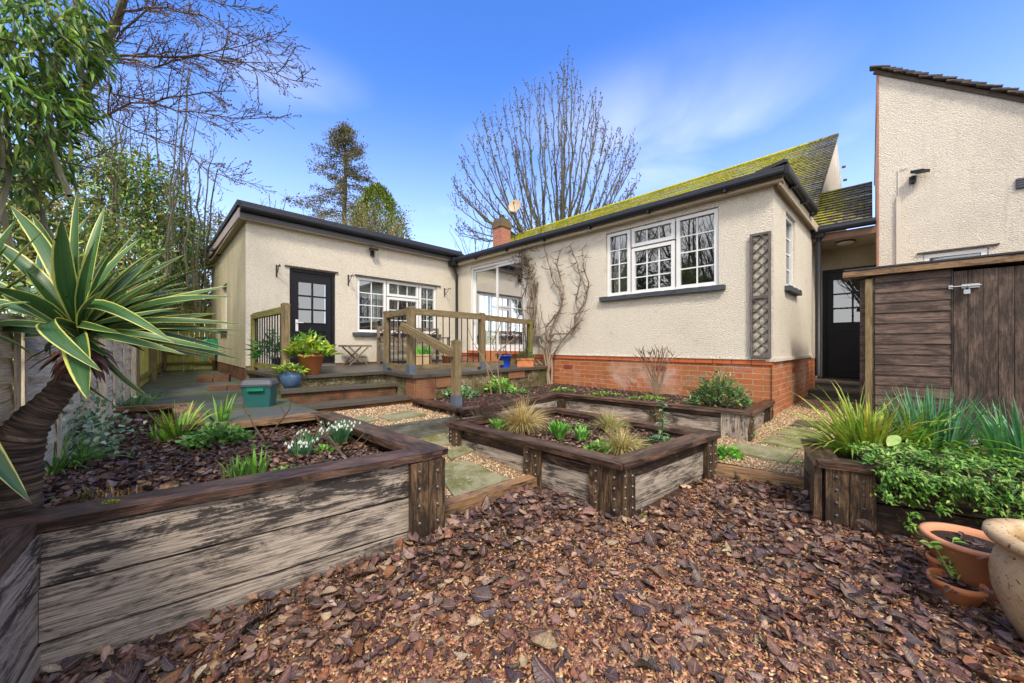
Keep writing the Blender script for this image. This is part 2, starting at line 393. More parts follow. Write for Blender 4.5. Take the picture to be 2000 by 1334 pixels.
plain('terracotta_pale', (.60, .26, .14), .7, .35, var=.2, sc=9, bump=.15)
plain('blue_glaze', (.07, .135, .26), .25, .5, var=.25, sc=5, coat=.5)
plain('blue_plastic', (.01, .07, .55), .3, .5, var=.1)
plain('green_plastic', (.02, .11, .11), .35, .5, var=.15)
plain('green_plastic_bright', (.01, .22, .12), .35, .5, var=.15)
plain('grey_plastic', (.075, .08, .10), .4, .5, var=.2)
plain('yellow_plastic', (.6, .35, .03), .4)
plain('conduit', (.60, .54, .45), .5, var=.08)
plain('lamp_white', (.75, .72, .65), .35, var=.05)
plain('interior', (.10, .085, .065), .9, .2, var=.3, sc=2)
plain('curtain', (.42, .40, .30), .9, .2, var=.15, sc=3)
plain('white_blind', (.60, .60, .58), .8, .2, var=.08)
plain('dish', (.50, .36, .23), .5, var=.3, sc=4)
plain('white_flower', (.85, .86, .84), .5, var=.05)
def potmat():
    q = MN('tan_pot'); v = q.coord('Object'); n1 = q.noise(v, 9, 6, .7); n2 = q.noise(v, 60, 3, .6)
    c = q.ramp(n1, [(.3, (.28, .18, .09)), (.5, (.47, .33, .18)), (.7, (.56, .43, .27))])
    c = q.mix(q.rng(n2, .60, .68), c, (.10, .05, .02)); M['tan_pot'] = q.out(c, .5, q.bump(n2, .3, .004), .5)
potmat()
def leafmat(name, transl=.22, rough=.42, sc=30):
    q = MN(name); a = q.n('ShaderNodeVertexColor'); a.layer_name = 'Col'
    n1 = q.noise(q.coord('Object'), sc, 3); c = q.mix(1.0, a.outputs[0], q.ramp(n1, [(.3, (.72, .72, .72)), (.7, (1.2, 1.2, 1.2))]), 'MULTIPLY')
    M[name] = q.out(c, rough, None, .45, transl=transl); return M[name]
leafmat('leaf'); leafmat('dead', .05, .48, 60)
def deadmat():
    q = MN('dead_veined'); a = q.n('ShaderNodeVertexColor'); a.layer_name = 'Col'
    t = q.n('ShaderNodeTexCoord'); s_ = q.n('ShaderNodeSeparateXYZ'); q.l(t.outputs['UV'], s_.inputs[0])
    ax = q.math('ABSOLUTE', s_.outputs[0]); k = q.math('SUBTRACT', q.math('MULTIPLY', s_.outputs[1], 9), q.math('MULTIPLY', ax, 3.5)); fr = q.math('ABSOLUTE', q.math('SUBTRACT', q.math('FRACT', k), .5))
    vein = q.rng(fr, .0, .10, 1, 0); mid = q.rng(ax, .02, .07, 1, 0); v = q.math('MAXIMUM', vein, mid)
    n1 = q.noise(q.coord('Object'), 70, 4, .7); c = q.mix(1.0, a.outputs[0], q.ramp(n1, [(.3, (.55, .55, .55)), (.7, (1.3, 1.3, 1.3))]), 'MULTIPLY')
    c = q.mix(q.math('MULTIPLY', v, .35), c, (.50, .34, .20)); M['dead_veined'] = q.out(c, q.rng(n1, .35, .6, .22, .5), q.bump(q.math('ADD', v, n1), .7, .004), .5, transl=.06)
deadmat(); leafmat('chip', 0, .6, 90); leafmat('matte', 0, .8, 40)
def yuccamat():
    q = MN('yucca_leaf'); t = q.n('ShaderNodeTexCoord'); sx_ = q.n('ShaderNodeSeparateXYZ'); q.l(t.outputs['UV'], sx_.inputs[0])
    e = q.math('ABSOLUTE', q.math('SUBTRACT', sx_.outputs[0], .5))
    wob = q.noise(q.coord('UV', (3, 2, 1)), 3, 3)
    m = q.rng(q.math('ADD', e, q.math('MULTIPLY', wob, .08)), .43, .475)
    a = q.n('ShaderNodeVertexColor'); a.layer_name = 'Col'
    st = q.noise(q.coord('UV', (26, 1.2, 1)), 1, 3)
    g = q.mix(q.rng(st, .35, .65), (.025, .085, .028), (.07, .17, .05)); g = q.mix(1.0, g, a.outputs[0], 'MULTIPLY')
    c = q.mix(m, g, (.62, .62, .16))
    tip = q.rng(sx_.outputs[1], .965, .99); c = q.mix(tip, c, (.12, .05, .02))
    sp = q.noise(q.coord('Object', (1, 1, 1)), 38, 2, .4); c = q.mix(q.rng(sp, .72, .76), c, (.03, .025, .01))
    M['yucca_leaf'] = q.out(c, .33, q.bump(st, .3, .003), .5, transl=.18)
yuccamat()
def glassmat():
    q = MN('glass'); g = q.n('ShaderNodeBsdfGlossy'); g.inputs['Roughness'].default_value = .012; g.inputs['Color'].default_value = (.92, .95, 1, 1)
    t = q.n('ShaderNodeBsdfTransparent'); t.inputs[0].default_value = (.62, .66, .64, 1)
    lw = q.n('ShaderNodeLayerWeight'); lw.inputs[0].default_value = .35
    f = q.rng(lw.outputs['Fresnel'], 0, 1, .17, 1); m = q.n('ShaderNodeMixShader'); q.l(f, m.inputs[0])
    q.l(t.outputs[0], m.inputs[1]); q.l(g.outputs[0], m.inputs[2]); q.l(m.outputs[0], q.o.inputs[0]); M['glass'] = q.m
    wv = q.noise(q.coord('Object'), 1.5, 1); 
    b = q.bump(wv, .06, .01); q.l(b, g.inputs['Normal'])
glassmat()
def groundmats():
    q = MN('mulch'); v = q.coord('Object'); n1 = q.noise(v, 60, 5, .7); n2 = q.noise(v, 7, 4)
    c = q.ramp(n1, [(.3, (.015, .008, .006)), (.5, (.06, .03, .018)), (.68, (.17, .09, .045))])
    M['mulch'] = q.out(c, .7, q.bump(n1, 1, .02), .4)
    q = MN('soil'); v = q.coord('Object'); n1 = q.noise(v, 45, 5, .7)
    c = q.ramp(n1, [(.3, (.010, .006, .005)), (.55, (.04, .022, .014)), (.72, (.09, .055, .035))])
    M['soil'] = q.out(c, .85, q.bump(n1, 1, .02), .3)
    q = MN('gravel_bed'); v = q.coord('Object'); n1 = q.noise(v, 70, 4, .6)
    c = q.ramp(n1, [(.35, (.06, .035, .02)), (.5, (.25, .16, .09)), (.65, (.5, .37, .22))])
    M['gravel_bed'] = q.out(c, .8, q.bump(n1, 1, .015), .3)
    q = MN('concrete'); v = q.coord('Object'); n1 = q.noise(v, 1.6, 6, .65, .3); n2 = q.noise(v, 40, 4)
    c = q.mix(n2, (.05, .055, .06), (.13, .135, .135)); c = q.mix(q.rng(n1, .46, .60, 0, .9), c, (.07, .10, .012))
    c = q.mix(q.rng(q.noise(v, 3, 5), .55, .7, 0, .7), c, (.035, .037, .04))
    M['concrete'] = q.out(c, q.rng(n1, .3, .6, .22, .6), q.bump(n2, .4, .005), .5)
    q = MN('slab_green'); v = q.coord('Object'); n1 = q.noise(v, 4, 6, .7, .5); n2 = q.noise(v, 45, 4)
    c = q.mix(q.rng(n1, .40, .58), (.13, .13, .035), (.27, .25, .15)); c = q.mix(q.rng(n2, .62, .7), c, (.42, .40, .30))
    c = q.mix(q.rng(q.noise(v, 7, 3), .62, .72, 0, .6), c, (.05, .045, .025))
    M['slab_green'] = q.out(c, .55, q.bump(n2, .5, .005), .5)
    q = MN('slab_dark'); v = q.coord('Object'); n1 = q.noise(v, 3, 6, .7, .5); n2 = q.noise(v, 50, 4)
    c = q.mix(n2, (.035, .03, .028), (.12, .10, .085)); c = q.mix(q.rng(n1, .48, .62, 0, .6), c, (.085, .085, .03))
    M['slab_dark'] = q.out(c, q.rng(n1, .3, .7, .3, .6), q.bump(n2, .5, .006), .5)
    q = MN('pebbledash'); v = q.coord('Object'); vo = q.n('ShaderNodeTexVoronoi'); vo.inputs['Scale'].default_value = 75; q.l(v, vo.inputs['Vector'])
    sp = q.n('ShaderNodeSeparateColor'); q.l(vo.outputs['Color'], sp.inputs[0])
    c = q.ramp(sp.outputs[0], [(0, (.08, .06, .03)), (.5, (.24, .18, .10)), (.9, (.46, .38, .26))])
    c = q.mix(q.rng(q.noise(v, 2.2, 6, .7, .4), .42, .6, 0, .85), c, (.07, .07, .02))
    c = q.mix(q.rng(q.noise(q.coord('Object', loc=(4, 2, 1)), 2.0, 6, .7), .52, .66, 0, .8), c, (.02, .015, .012))
    M['pebbledash'] = q.out(c, .85, q.bump(vo.outputs['Distance'], 1, .008), .3)
groundmats()
def tilemat(name, moss, c1=(.10, .085, .08), c2=(.17, .14, .125)):
    q = MN(name); v = q.coord('UV'); b = q.n('ShaderNodeTexBrick'); q.l(v, b.inputs['Vector'])
    b.inputs['Scale'].default_value = 1; b.inputs['Brick Width'].default_value = .17; b.inputs['Row Height'].default_value = .11
    b.inputs['Mortar Size'].default_value = .007; b.inputs['Color1'].default_value = (*c1, 1); b.inputs['Color2'].default_value = (*c2, 1); b.inputs['Mortar'].default_value = (.02, .018, .015, 1)
    sp = q.n('ShaderNodeSeparateXYZ'); q.l(v, sp.inputs[0])
    base = q.rng(sp.outputs[0], moss[0], moss[1], moss[2], moss[3])
    n1 = q.noise(v, 9, 6, .75, .4); n2 = q.noise(v, 1.1, 4, .6)
    m = q.math('ADD', q.math('ADD', q.math('MULTIPLY', n1, 1.1), q.math('MULTIPLY', n2, .5)), base)
    fv = q.math('FRACT', q.math('DIVIDE', sp.outputs[1], .11)); m = q.math('SUBTRACT', m, q.rng(fv, .0, .35, .30, 0)); mk = q.rng(m, .90, 1.16)
    mc = q.ramp(q.noise(v, 22, 4, .7), [(.3, (.16, .17, .008)), (.5, (.42, .41, .02)), (.7, (.62, .56, .06))])
    c = q.mix(q.rng(q.noise(v, 26, 3), .4, .65, 0, .45), b.outputs[0], (.07, .05, .045))
    c = q.mix(mk, c, mc)
    h = q.math('ADD', q.math('MULTIPLY', mk, .6), q.math('ADD', n1, q.math('MULTIPLY', b.outputs['Fac'], -1)))
    M[name] = q.out(c, .85, q.bump(h, .9, .02), .3)
tilemat('tiles_moss', (0, .9, .14, .48)); tilemat('tiles_low', (0, .9, .34, .08))
# ================================================================== setting
r2 = math.sqrt(.5); dA = (-r2, r2); dB = (r2, r2); nA = (-r2, -r2); nB = (r2, -r2)
C0 = (3.307, 4.53); I0 = (-1.443, 9.28); W0 = (-4.571, 6.152); dS = (.7396, .673); nS = (.673, -.7396)
FA = Frame(C0, dA, nA); FW = Frame(I0, (-r2, -r2), nB); FWS = Frame(W0, dA, nA); FC = Frame(C0, dS, nS)
FP = Frame((C0[0]+2.75*dS[0], C0[1]+2.75*dS[1]), nB, nA)           # porch line
FR = Frame((5.92, 5.80), nB, nA); FSH = Frame((4.34, 4.40), nB, nA)
LEN_A = 6.72; LEN_W = 4.424; Z_RB = 1.02
def struct(name, mb, mat, parent=None):
    o = mb.build(name, mat, parent); o['kind'] = 'structure'; return o
mb = MB(); mb.prism([(-250, -250), (250, -250), (250, 250), (-250, 250)], -.5, 0.0); struct('ground', mb, M['soil'])
# gently uneven mulch yard
def mulch_z(x, y):
    z = .03+.012*math.sin(3.1*x+1)+.012*math.cos(2.7*y+x)
    d = abs((y-1.184)*1.475-(x+1.741)*.863)/1.709                   # distance to the front of the left bed
    z += .10*math.exp(-(d/.25)**2)*min(1, max(0, (x+1.5)/1.2)) if x < .1 else 0
    z += .05*math.exp(-(((x-.2)**2+(y-2.55)**2)/.12)); z += .05*math.exp(-(((x-1.5)**2+(y-2.75)**2)/.15))
    return z
mb = MB(); nx, ny = 90, 70; gi = {}
for i in range(nx+1):
    for j in range(ny+1):
        x = -2.6+7.4*i/nx; y = -.8+4.7*j/ny; zz = mulch_z(x, y)
        if i in (0, nx) or j in (0, ny): zz = -.02
        gi[i, j] = mb.vert((x, y, zz))
for i in range(nx):
    for j in range(ny): mb.face((gi[i, j], gi[i+1, j], gi[i+1, j+1], gi[i, j+1]))
o = struct('mulch_yard', mb, M['mulch']); o.data.polygons.foreach_set('use_smooth', [True]*len(o.data.polygons))
def path_z(y): return min(.30, .13+.085*(y-2.9))
mb = MB(); pp = [(-.46, 2.42), (.18, 2.86), (1.78, 3.24), (2.45, 2.86), (4.34, 4.40), (5.2, 4.9), (4.2, 4.9), (.2, 4.9), (-1.2, 4.9), (-1.75, 3.3)]
mb.face([mb.vert((x, y, .13+.085*(y-2.9))) for x, y in pp]); struct('gravel_path', mb, M['gravel_bed'])
mb = MB(); mb.prism([(3.2, 4.88), (5.7, 4.88), (5.7, 6.6), (3.6, 6.6)], .05, .298); struct('gravel_path_by_steps', mb, M['gravel_bed'])
UP = [(-1.32, 3.50), (-.70, 3.96), (-.60, 4.10), (-1.39, 4.93), (-1.6, 5.0), (-2.6, 4.2), (-2.36, 3.9), (-1.76, 3.32)]
mb = MB(); mb.prism(UP, .05, .40); struct('upper_gravel_path', mb, M['gravel_bed'])
B1, B2, B3, B4 = G(640, 803, .58), G(400, 828, .58), G(372, 787, .58), G(180, 798, .58)
mb = MB(); mb.prism([(B1.x, B1.y), (B2.x, B2.y), (B3.x, B3.y), (B4.x, B4.y), (-4.9, 3.6), (-5.4, 4.8), (-9.2, 9.1), (-8.4, 10.1), (-4.5, 6.2), (-4.33, 5.83), (-2.94, 4.6), (-2.5, 4.05)], .0, .55)
struct('patio', mb, M['concrete'])
# ================================================================== terrace and garden steps
T = [(-4.33, 5.83), (-2.94, 4.59), (-1.96, 5.49), (-1.31, 4.75), (.70, 6.86)]
T5 = FA.p(FA.u(1072), 0, 0); TB = [tuple(T5.xy), (I0[0]+.1, I0[1]+.1), W0]
TB = [(T5.x, T5.y), I0, W0]
def inset(poly, d):
    out = []
    n = len(poly)
    for i in range(n):
        a = Vector(poly[i-1]); b = Vector(poly[i]); c = Vector(poly[(i+1) % n]); e1 = (b-a).normalized(); e2 = (c-b).normalized()
        n1 = Vector((-e1.y, e1.x)); n2 = Vector((-e2.y, e2.x)); m = (n1+n2); m = m/max(.3, m.dot(n1)); out.append(tuple(b+m*d))
    return out
poly = T[:4]+[(.62, 6.70)]+[(T5.x, T5.y)]+[(I0[0], I0[1]), W0]
terrace = thing('terrace', 'raised brick terrace with grey paving in the corner of the two wings', 'terrace', (-1.5, 6.5, .3))
mb = MB(); mb.prism(poly, .755, .80); mb.build('paving', M['slab_dark'], terrace)
ins = [(-4.30, 5.90), (-2.94, 4.65), (-1.97, 5.56), (-1.30, 4.82), (.62, 6.76), (T5.x, T5.y), (I0[0], I0[1]), W0]
mb = MB(); mb.prism(ins, .1, .753); mb.build('retaining_wall', M['pebbledash'], terrace)
mb = MB()      # brick piers and courses showing through the pebbledash
def wallpatch(a, b, z0, z1, t=.02):
    a = Vector((*a, 0)); b = Vector((*b, 0)); d = (b-a).normalized(); n_ = Vector((d.y, -d.x, 0))
    p0 = a+n_*t; p1 = b+n_*t; l_ = (b-a).length
    mb.quad(p0+Vector((0, 0, z0)), p1+Vector((0, 0, z0)), p1+Vector((0, 0, z1)), p0+Vector((0, 0, z1)), [(0, z0), (l_, z0), (l_, z1), (0, z1)])
    mb.quad(a+Vector((0, 0, z0)), p0+Vector((0, 0, z0)), p0+Vector((0, 0, z1)), a+Vector((0, 0, z1)), [(0, z0), (t, z0), (t, z1), (0, z1)])
    mb.quad(p1+Vector((0, 0, z0)), b+Vector((0, 0, z0)), b+Vector((0, 0, z1)), p1+Vector((0, 0, z1)), [(0, z0), (t, z0), (t, z1), (0, z1)])
q = Vector(ins[3]); e = (Vector(ins[4])-q).normalized()
wallpatch(tuple(q), tuple(q+e*.30), .1, .745); mb.build('brick_pier', M['brick_wall_old'], terrace); mb = MB(); wallpatch(tuple(q+e*.31), tuple(q+e*.62), .60, .745); mb.build('brick_course', M['brick_wall_old'], terrace); mb = MB(); wallpatch(tuple(q+e*1.75), tuple(q+e*2.15), .63, .745); mb.build('brick_course', M['brick_wall_old'], terrace); mb = MB()
e2 = (Vector(ins[3])-Vector(ins[2])).normalized(); wallpatch(tuple(Vector(ins[3])-e2*.24), ins[3], .1, .745)
mb.build('brickwork', M['brick_wall_old'], terrace)
steps = thing('garden_steps', 'old brick steps with worn grey treads up to the terrace', 'steps', (-2.1, 4.6, .4))
def stepblock(a, b, back, z, zb, name):
    a = Vector(a); b = Vector(b); d = (b-a).normalized(); n_ = Vector((-d.y, d.x))
    m = MB(); m.prism([tuple(a-d*.03), tuple(b), tuple(b+n_*back), tuple(a-d*.03+n_*back)], z-.042, z); m.build('tread', M['slab_dark'], steps)
    a2 = a+n_*.035; m = MB(); b2 = b+n_*.035
    m.prism([tuple(a2), tuple(b2), tuple(b2+n_*(back-.035)), tuple(a2+n_*(back-.035))], zb, z-.043); m.build('riser', M['brick_old'], steps)
stepblock((-2.76, 4.33), (-1.66, 5.17), .27, .65, .1, 'u'); stepblock((-2.42, 4.00), (-1.37, 4.87), .31, .50, .09, 'l')
# porch steps
ps = thing('porch_steps', 'dark stone steps up to the porch door between the bungalow and the shed', 'steps', (5.2, 6.1, .3))
for i, (v, z) in enumerate(((.02, .57), (.30, .44), (.58, .32))):
    m = MB(); m.fbox(FP, -.12+.03*i, 1.25, v-1.2 if i == 0 else v-.28, v, .05 if i == 2 else z-.15, z-.035); m.build('riser', M['slab_dark'], ps)
    m = MB(); m.fbox(FP, -.14+.03*i, 1.27, (v-1.2 if i == 0 else v-.28), v+.025, z-.034, z); m.build('tread', M['slab_dark'], ps)
# ================================================================== buildings
def wall_open(mb, F, u0, u1, z0, z1, ops, rev=.11, v=0):
    """wall face with real openings; ops = (ua, ub, za, zb)"""
    us = sorted({u0, u1, *[o[0] for o in ops], *[o[1] for o in ops]}); zs = sorted({z0, z1, *[o[2] for o in ops], *[o[3] for o in ops]})
    us = [u for u in us if u0 <= u <= u1]; zs = [z for z in zs if z0 <= z <= z1]
    for a, b in zip(us, us[1:]):
        for c, d in zip(zs, zs[1:]):
            if any(o[0] <= (a+b)/2 <= o[1] and o[2] <= (c+d)/2 <= o[3] for o in ops): continue
            mb.wallquad(F, a, b, c, d, v)
    for a, b, c, d in ops:
        def q(p1, p2, h1, h2):
            mb.quad(F.p(p1, v, h1), F.p(p2, v, h2), F.p(p2, v-rev-.05, h2), F.p(p1, v-rev-.05, h1))
        q(a, b, d, d); q(a, b, c, c); q(a, a, c, d); q(b, b, c, d)
def window(F, u0, u1, z0, z1, lights, parent, v=-.05, sill=True, curtain=None, name='window', slo=.02):
    """white casement window; lights = (ua, ub, za, zb, cols, rows) as fractions"""
    m = MB(); fw = .05; d = .06
    m.fbox(F, u0, u1, v-d, v, z0, z0+fw); m.fbox(F, u0, u1, v-d, v, z1-fw, z1)
    m.fbox(F, u0, u0+fw, v-d, v, z0+fw, z1-fw, 'z'); m.fbox(F, u1-fw, u1, v-d, v, z0+fw, z1-fw, 'z')
    wobj = m.build(name, M['upvc'], parent); mp_ = MB(); mg = MB(); ms = MB()
    W_ = u1-u0; H_ = z1-z0
    for ua, ub, za, zb, nc, nr in lights:
        a = u0+W_*ua+.012; b = u0+W_*ub-.012; c = z0+H_*za+.012; e = z0+H_*zb-.012; s_ = .052; vv = v+.018
        ms.fbox(F, a, b, v-.04, vv, c, c+s_); ms.fbox(F, a, b, v-.04, vv, e-s_, e)
        ms.fbox(F, a, a+s_, v-.04, vv, c+s_, e-s_, 'z'); ms.fbox(F, b-s_, b, v-.04, vv, c+s_, e-s_, 'z')
        ia, ib, ic, ie = a+s_, b-s_, c+s_, e-s_
        mg.quad(F.p(ia, v-.02, ic), F.p(ib, v-.02, ic), F.p(ib, v-.02, ie), F.p(ia, v-.02, ie))
        for k in range(1, nc): x = ia+(ib-ia)*k/nc; mp_.fbox(F, x-.009, x+.009, v-.019, v-.008, ic, ie, 'z')
        for k in range(1, nr): zz = ic+(ie-ic)*k/nr; mp_.fbox(F, ia, ib, v-.0185, v-.0095, zz-.009, zz+.009)
    ms.build('sash', M['upvc'], wobj); mg.build('pane', M['glass'], wobj)
    if mp_.f: mp_.build('glazing_bars', M['upvc'], wobj)
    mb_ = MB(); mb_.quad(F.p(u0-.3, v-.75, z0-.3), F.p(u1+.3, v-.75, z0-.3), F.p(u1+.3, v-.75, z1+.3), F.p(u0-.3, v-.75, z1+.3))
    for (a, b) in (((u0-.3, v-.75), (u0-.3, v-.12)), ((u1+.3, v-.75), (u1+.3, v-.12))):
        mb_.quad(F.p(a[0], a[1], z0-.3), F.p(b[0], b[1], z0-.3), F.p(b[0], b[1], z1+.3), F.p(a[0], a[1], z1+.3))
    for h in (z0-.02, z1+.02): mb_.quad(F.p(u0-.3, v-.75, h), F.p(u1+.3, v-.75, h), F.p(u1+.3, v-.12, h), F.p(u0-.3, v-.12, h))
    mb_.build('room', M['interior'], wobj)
    if curtain:
        for a, b in curtain:
            m = MB(); n = 24; p_ = None
            for k in range(n+1):
                uu = u0+W_*(a+(b-a)*k/n); vv = v-.16+.02*math.sin(k*1.9)
                q_ = (F.p(uu, vv, z0+.02), F.p(uu, vv, z1-.02))
                if p_: m.quad(p_[0], q_[0], q_[1], p_[1])
                p_ = q_
            m.build('curtain', M['curtain'], wobj)
    if sill:
        m = MB(9); uu = u0-.09; n = max(3, int((u1-u0+.18)/.16)); st = (u1-u0+.18)/n
        for k in range(n): m.fbox(F, uu+k*st, uu+(k+1)*st-.002, -.10, .065+.006*m.r.random(), z0-.065-slo*.3, z0-.005+.004*m.r.random(), jit=.004)
        m.build('sill', M['slate_sill'], wobj)
    return wobj
bung = thing('bungalow', 'cream roughcast bungalow with mossy tiled roof above an orange brick plinth', 'house', (3.3, 4.6, .3))
# --- main wall (A) with window and patio door
wa, wb = FA.u(1403.5), FA.u(1183); wz1 = FA.z(1403.5, 402.5); wz0 = FA.z(1403.5, 557)
da, db = FA.u(1026), FA.u(919); dz0 = FA.z(919, 684); dz1 = FA.z(919, 523)
mb = MB(); wall_open(mb, FA, 0, LEN_A+.02, Z_RB, 3.22, [(wa, wb, wz0, wz1), (da, db, dz0, dz1)])
sa, sb = FC.u(1535), FC.u(1553.5); sz1 = FC.z(1553.5, 432); sz0 = FC.z(1553.5, 568)
wall_open(mb, FC, 0, 2.78, Z_RB, 3.22, [(sa, sb, sz0, sz1)])
mb.wallquad(Frame(FC.p(2.78, 0, 0).xy, (-nS[0], -nS[1]), dS), 0, .3, Z_RB, 3.6)
mb.build('wall', M['render'], bung)
mb = MB(); mb.fbox(FA, 0.0, LEN_A, -.08, .018, Z_RB-.012, Z_RB+.004); mb.fbox(FC, -.018, 2.78, -.08, .022, Z_RB-.03, Z_RB+.012); mb.build('bell_cast', M['render_old'], bung)
mb = MB(); mb.wallquad(FA, 0, LEN_A, .0, Z_RB-.013, -.012); mb.wallquad(FC, -.012, 2.78, .0, Z_RB-.031, -.012); 
mb.fbox(FC, 2.62, 2.86, -.1, .04, .05, Z_RB-.05); mb.build('plinth', M['brick'], bung)
mb = MB()
n = int(LEN_A/.23)
for k in range(n): mb.fbox(FA, .01+k*.23, .01+(k+1)*.23-.008, -.05, .006, Z_RB-.075, Z_RB-.014, jit=.001)
mb.build('tile_creasing', M['terracotta'] if False else plain('creasing', (.50, .13, .05), .8, .3, var=.3, sc=6), bung)
# air bricks
for F_, px, y in ((FA, 1109, 716), (FA, 1288, 719), (FC, 1551.5, 722)):
    u = F_.u(px); z = F_.z(px, y); m = MB()
    m.fbox(F_, u-.10, u+.10, -.03, -.004, z-.034, z+.034)
    for i in range(7):
        for j in range(3): m.fbox(F_, u-.085+i*.026, u-.07+i*.026, -.03, .0, z-.026+j*.02, z-.016+j*.02)
    m.build('air_brick', plain('air_brick', (.25, .06, .035), .7), bung)
T3 = [(0, .338, 0, 1, 2, 4), (.338, .745, 0, .70, 3, 3), (.338, .745, .70, 1, 3, 1), (.745, 1, 0, 1, 2, 4)]
window(FA, wa, wb, wz0, wz1, T3, bung, curtain=[(.78, .97)])
window(FC, sa, sb, sz0, sz1, [(0, 1, 0, 1, 2, 4)], bung)
# --- sliding patio door
m = MB(); fw = .06
m.fbox(FA, da, db, -.11, -.03, dz0, dz0+.08); m.fbox(FA, da, db, -.11, -.03, dz1-fw, dz1); m.fbox(FA, da, da+fw, -.11, -.03, dz0+.08, dz1-fw, 'z'); m.fbox(FA, db-fw, db, -.11, -.03, dz0+.08, dz1-fw, 'z')
pd = m.build('patio_door', M['upvc'], bung)
dm = FA.u(968); mg = MB(); ms = MB()
for a, b, vv in ((da+fw, dm+.03, -.045), (dm-.03, db-fw, -.075)):
    s_ = .06
    ms.fbox(FA, a, b, vv-.03, vv, dz0+.08, dz0+.08+s_); ms.fbox(FA, a, b, vv-.03, vv, dz1-fw-s_, dz1-fw)
    ms.fbox(FA, a, a+s_, vv-.03, vv, dz0+.08+s_, dz1-fw-s_, 'z'); ms.fbox(FA, b-s_, b, vv-.03, vv, dz0+.08+s_, dz1-fw-s_, 'z')
    mg.quad(FA.p(a+s_, vv-.015, dz0+.08+s_), FA.p(b-s_, vv-.015, dz0+.08+s_), FA.p(b-s_, vv-.015, dz1-fw-s_), FA.p(a+s_, vv-.015, dz1-fw-s_))
ms.build('sash', M['upvc'], pd)
def glass2():
    q = MN('glass_bright'); g = q.n('ShaderNodeBsdfGlossy'); g.inputs['Roughness'].default_value = .01; g.inputs['Color'].default_value = (.95, .96, 1, 1)
    t = q.n('ShaderNodeBsdfTransparent'); t.inputs[0].default_value = (.5, .52, .5, 1); m_ = q.n('ShaderNodeMixShader'); m_.inputs[0].default_value = .68
    q.l(t.outputs[0], m_.inputs[1]); q.l(g.outputs[0], m_.inputs[2]); q.l(m_.outputs[0], q.o.inputs[0]); M['glass_bright'] = q.m
glass2(); mg.build('pane', M['glass_bright'], pd)
m = MB(); u = db-fw-.03; m.fbox(FA, u-.015, u+.015, -.06, -.0, 1.75, 1.95, 'z'); m.build('handle', M['upvc'], pd)
m = MB(); m.quad(FA.p(da-.2, -1.2, dz0), FA.p(db+.2, -1.2, dz0), FA.p(db+.2, -1.2, dz1+.2), FA.p(da-.2, -1.2, dz1+.2)); m.quad(FA.p(da-.2, -1.2, dz0), FA.p(db+.2, -1.2, dz0), FA.p(db+.2, -.12, dz0), FA.p(da-.2, -.12, dz0))
m.quad(FA.p(da-.2, -1.2, dz1+.1), FA.p(db+.2, -1.2, dz1+.1), FA.p(db+.2, -.12, dz1+.1), FA.p(da-.2, -.12, dz1+.1)); m.build('room', M['interior'], pd)
m = MB(); m.fbox(FA, da-.06, db+.05, -.11, .05, dz0-.07, dz0-.002); m.build('threshold', M['creasing'] if 'creasing' in M else M['terracotta'], pd)
# --- flat roof edge over wall A and the side
mb = MB(); OV = .11
mb.fbox(FA, -OV, LEN_A+.02, -.02, OV, 3.215, 3.235); mb.fbox(FA, -OV, LEN_A+.02, OV-.02, OV, 3.236, 3.29)
mb.fbox(FC, -.02, 2.76, -.02, OV-.03, 3.215, 3.234); mb.fbox(FC, -OV+.02, 2.76, OV-.04, OV-.02, 3.17, 3.30)
mb.build('soffit', M['soffit'], bung)
g0 = FA.p(-.13, OV+.045, 3.30); g1 = FA.p(LEN_A-.02, OV+.045, 3.335)
mb = MB(); mb.tube([g0, g1], .050, 12); 
for k in range(7):
    q0 = FA.p(.5+k*1.05, OV+.03, 3.31); mb.fbox(FA, .49+k*1.05, .52+k*1.05, OV-.0, OV+.08, 3.235, 3.265)
mb.build('gutter', M['black_plastic'], bung)
GE = Frame(FC.p(0, OV+.03, 0).xy, dS, nS).u(1592)
h0 = FC.p(-.15, OV+.03, 3.32); h1 = FC.p(GE, OV+.03, 3.36)
mb = MB(); mb.tube([h0, h1], .048, 12)
for k in range(3): mb.fbox(FC, .35+k*.75, .38+k*.75, OV-.02, OV+.07, 3.25, 3.28)
mb.build('gutter', M['black_plastic'], bung)
mb = MB()      # felt roof deck with a turned-up edge
cA = FA.p(-.13, OV+.02, 0); cE = FA.p(LEN_A+.3, OV+.02, 0); cS = FC.p(GE, OV-.01, 0); cB = FA.p(LEN_A+.3, -2.6, 0)
mb.prism([cA.xy[:], cE.xy[:], cB.xy[:], (cB.x+2.5, cB.y+1.2), cS.xy[:]], 3.31, 3.35)
mb.beam(cA+Vector((0, 0, 3.36)), cE+Vector((0, 0, 3.39)), .08, .03); mb.beam(cA+Vector((0, 0, 3.375)), cS+Vector((0, 0, 3.40)), .08, .04)
mb.beam(FA.p(-.14, OV+.03, 3.425), FA.p(.16, OV+.02, 3.375), .07, .04); mb.beam(FC.p(-.14, OV+.02, 3.43), FC.p(.16, OV+.01, 3.385), .07, .04)
mb.build('flat_roof', M['black_felt'], bung)
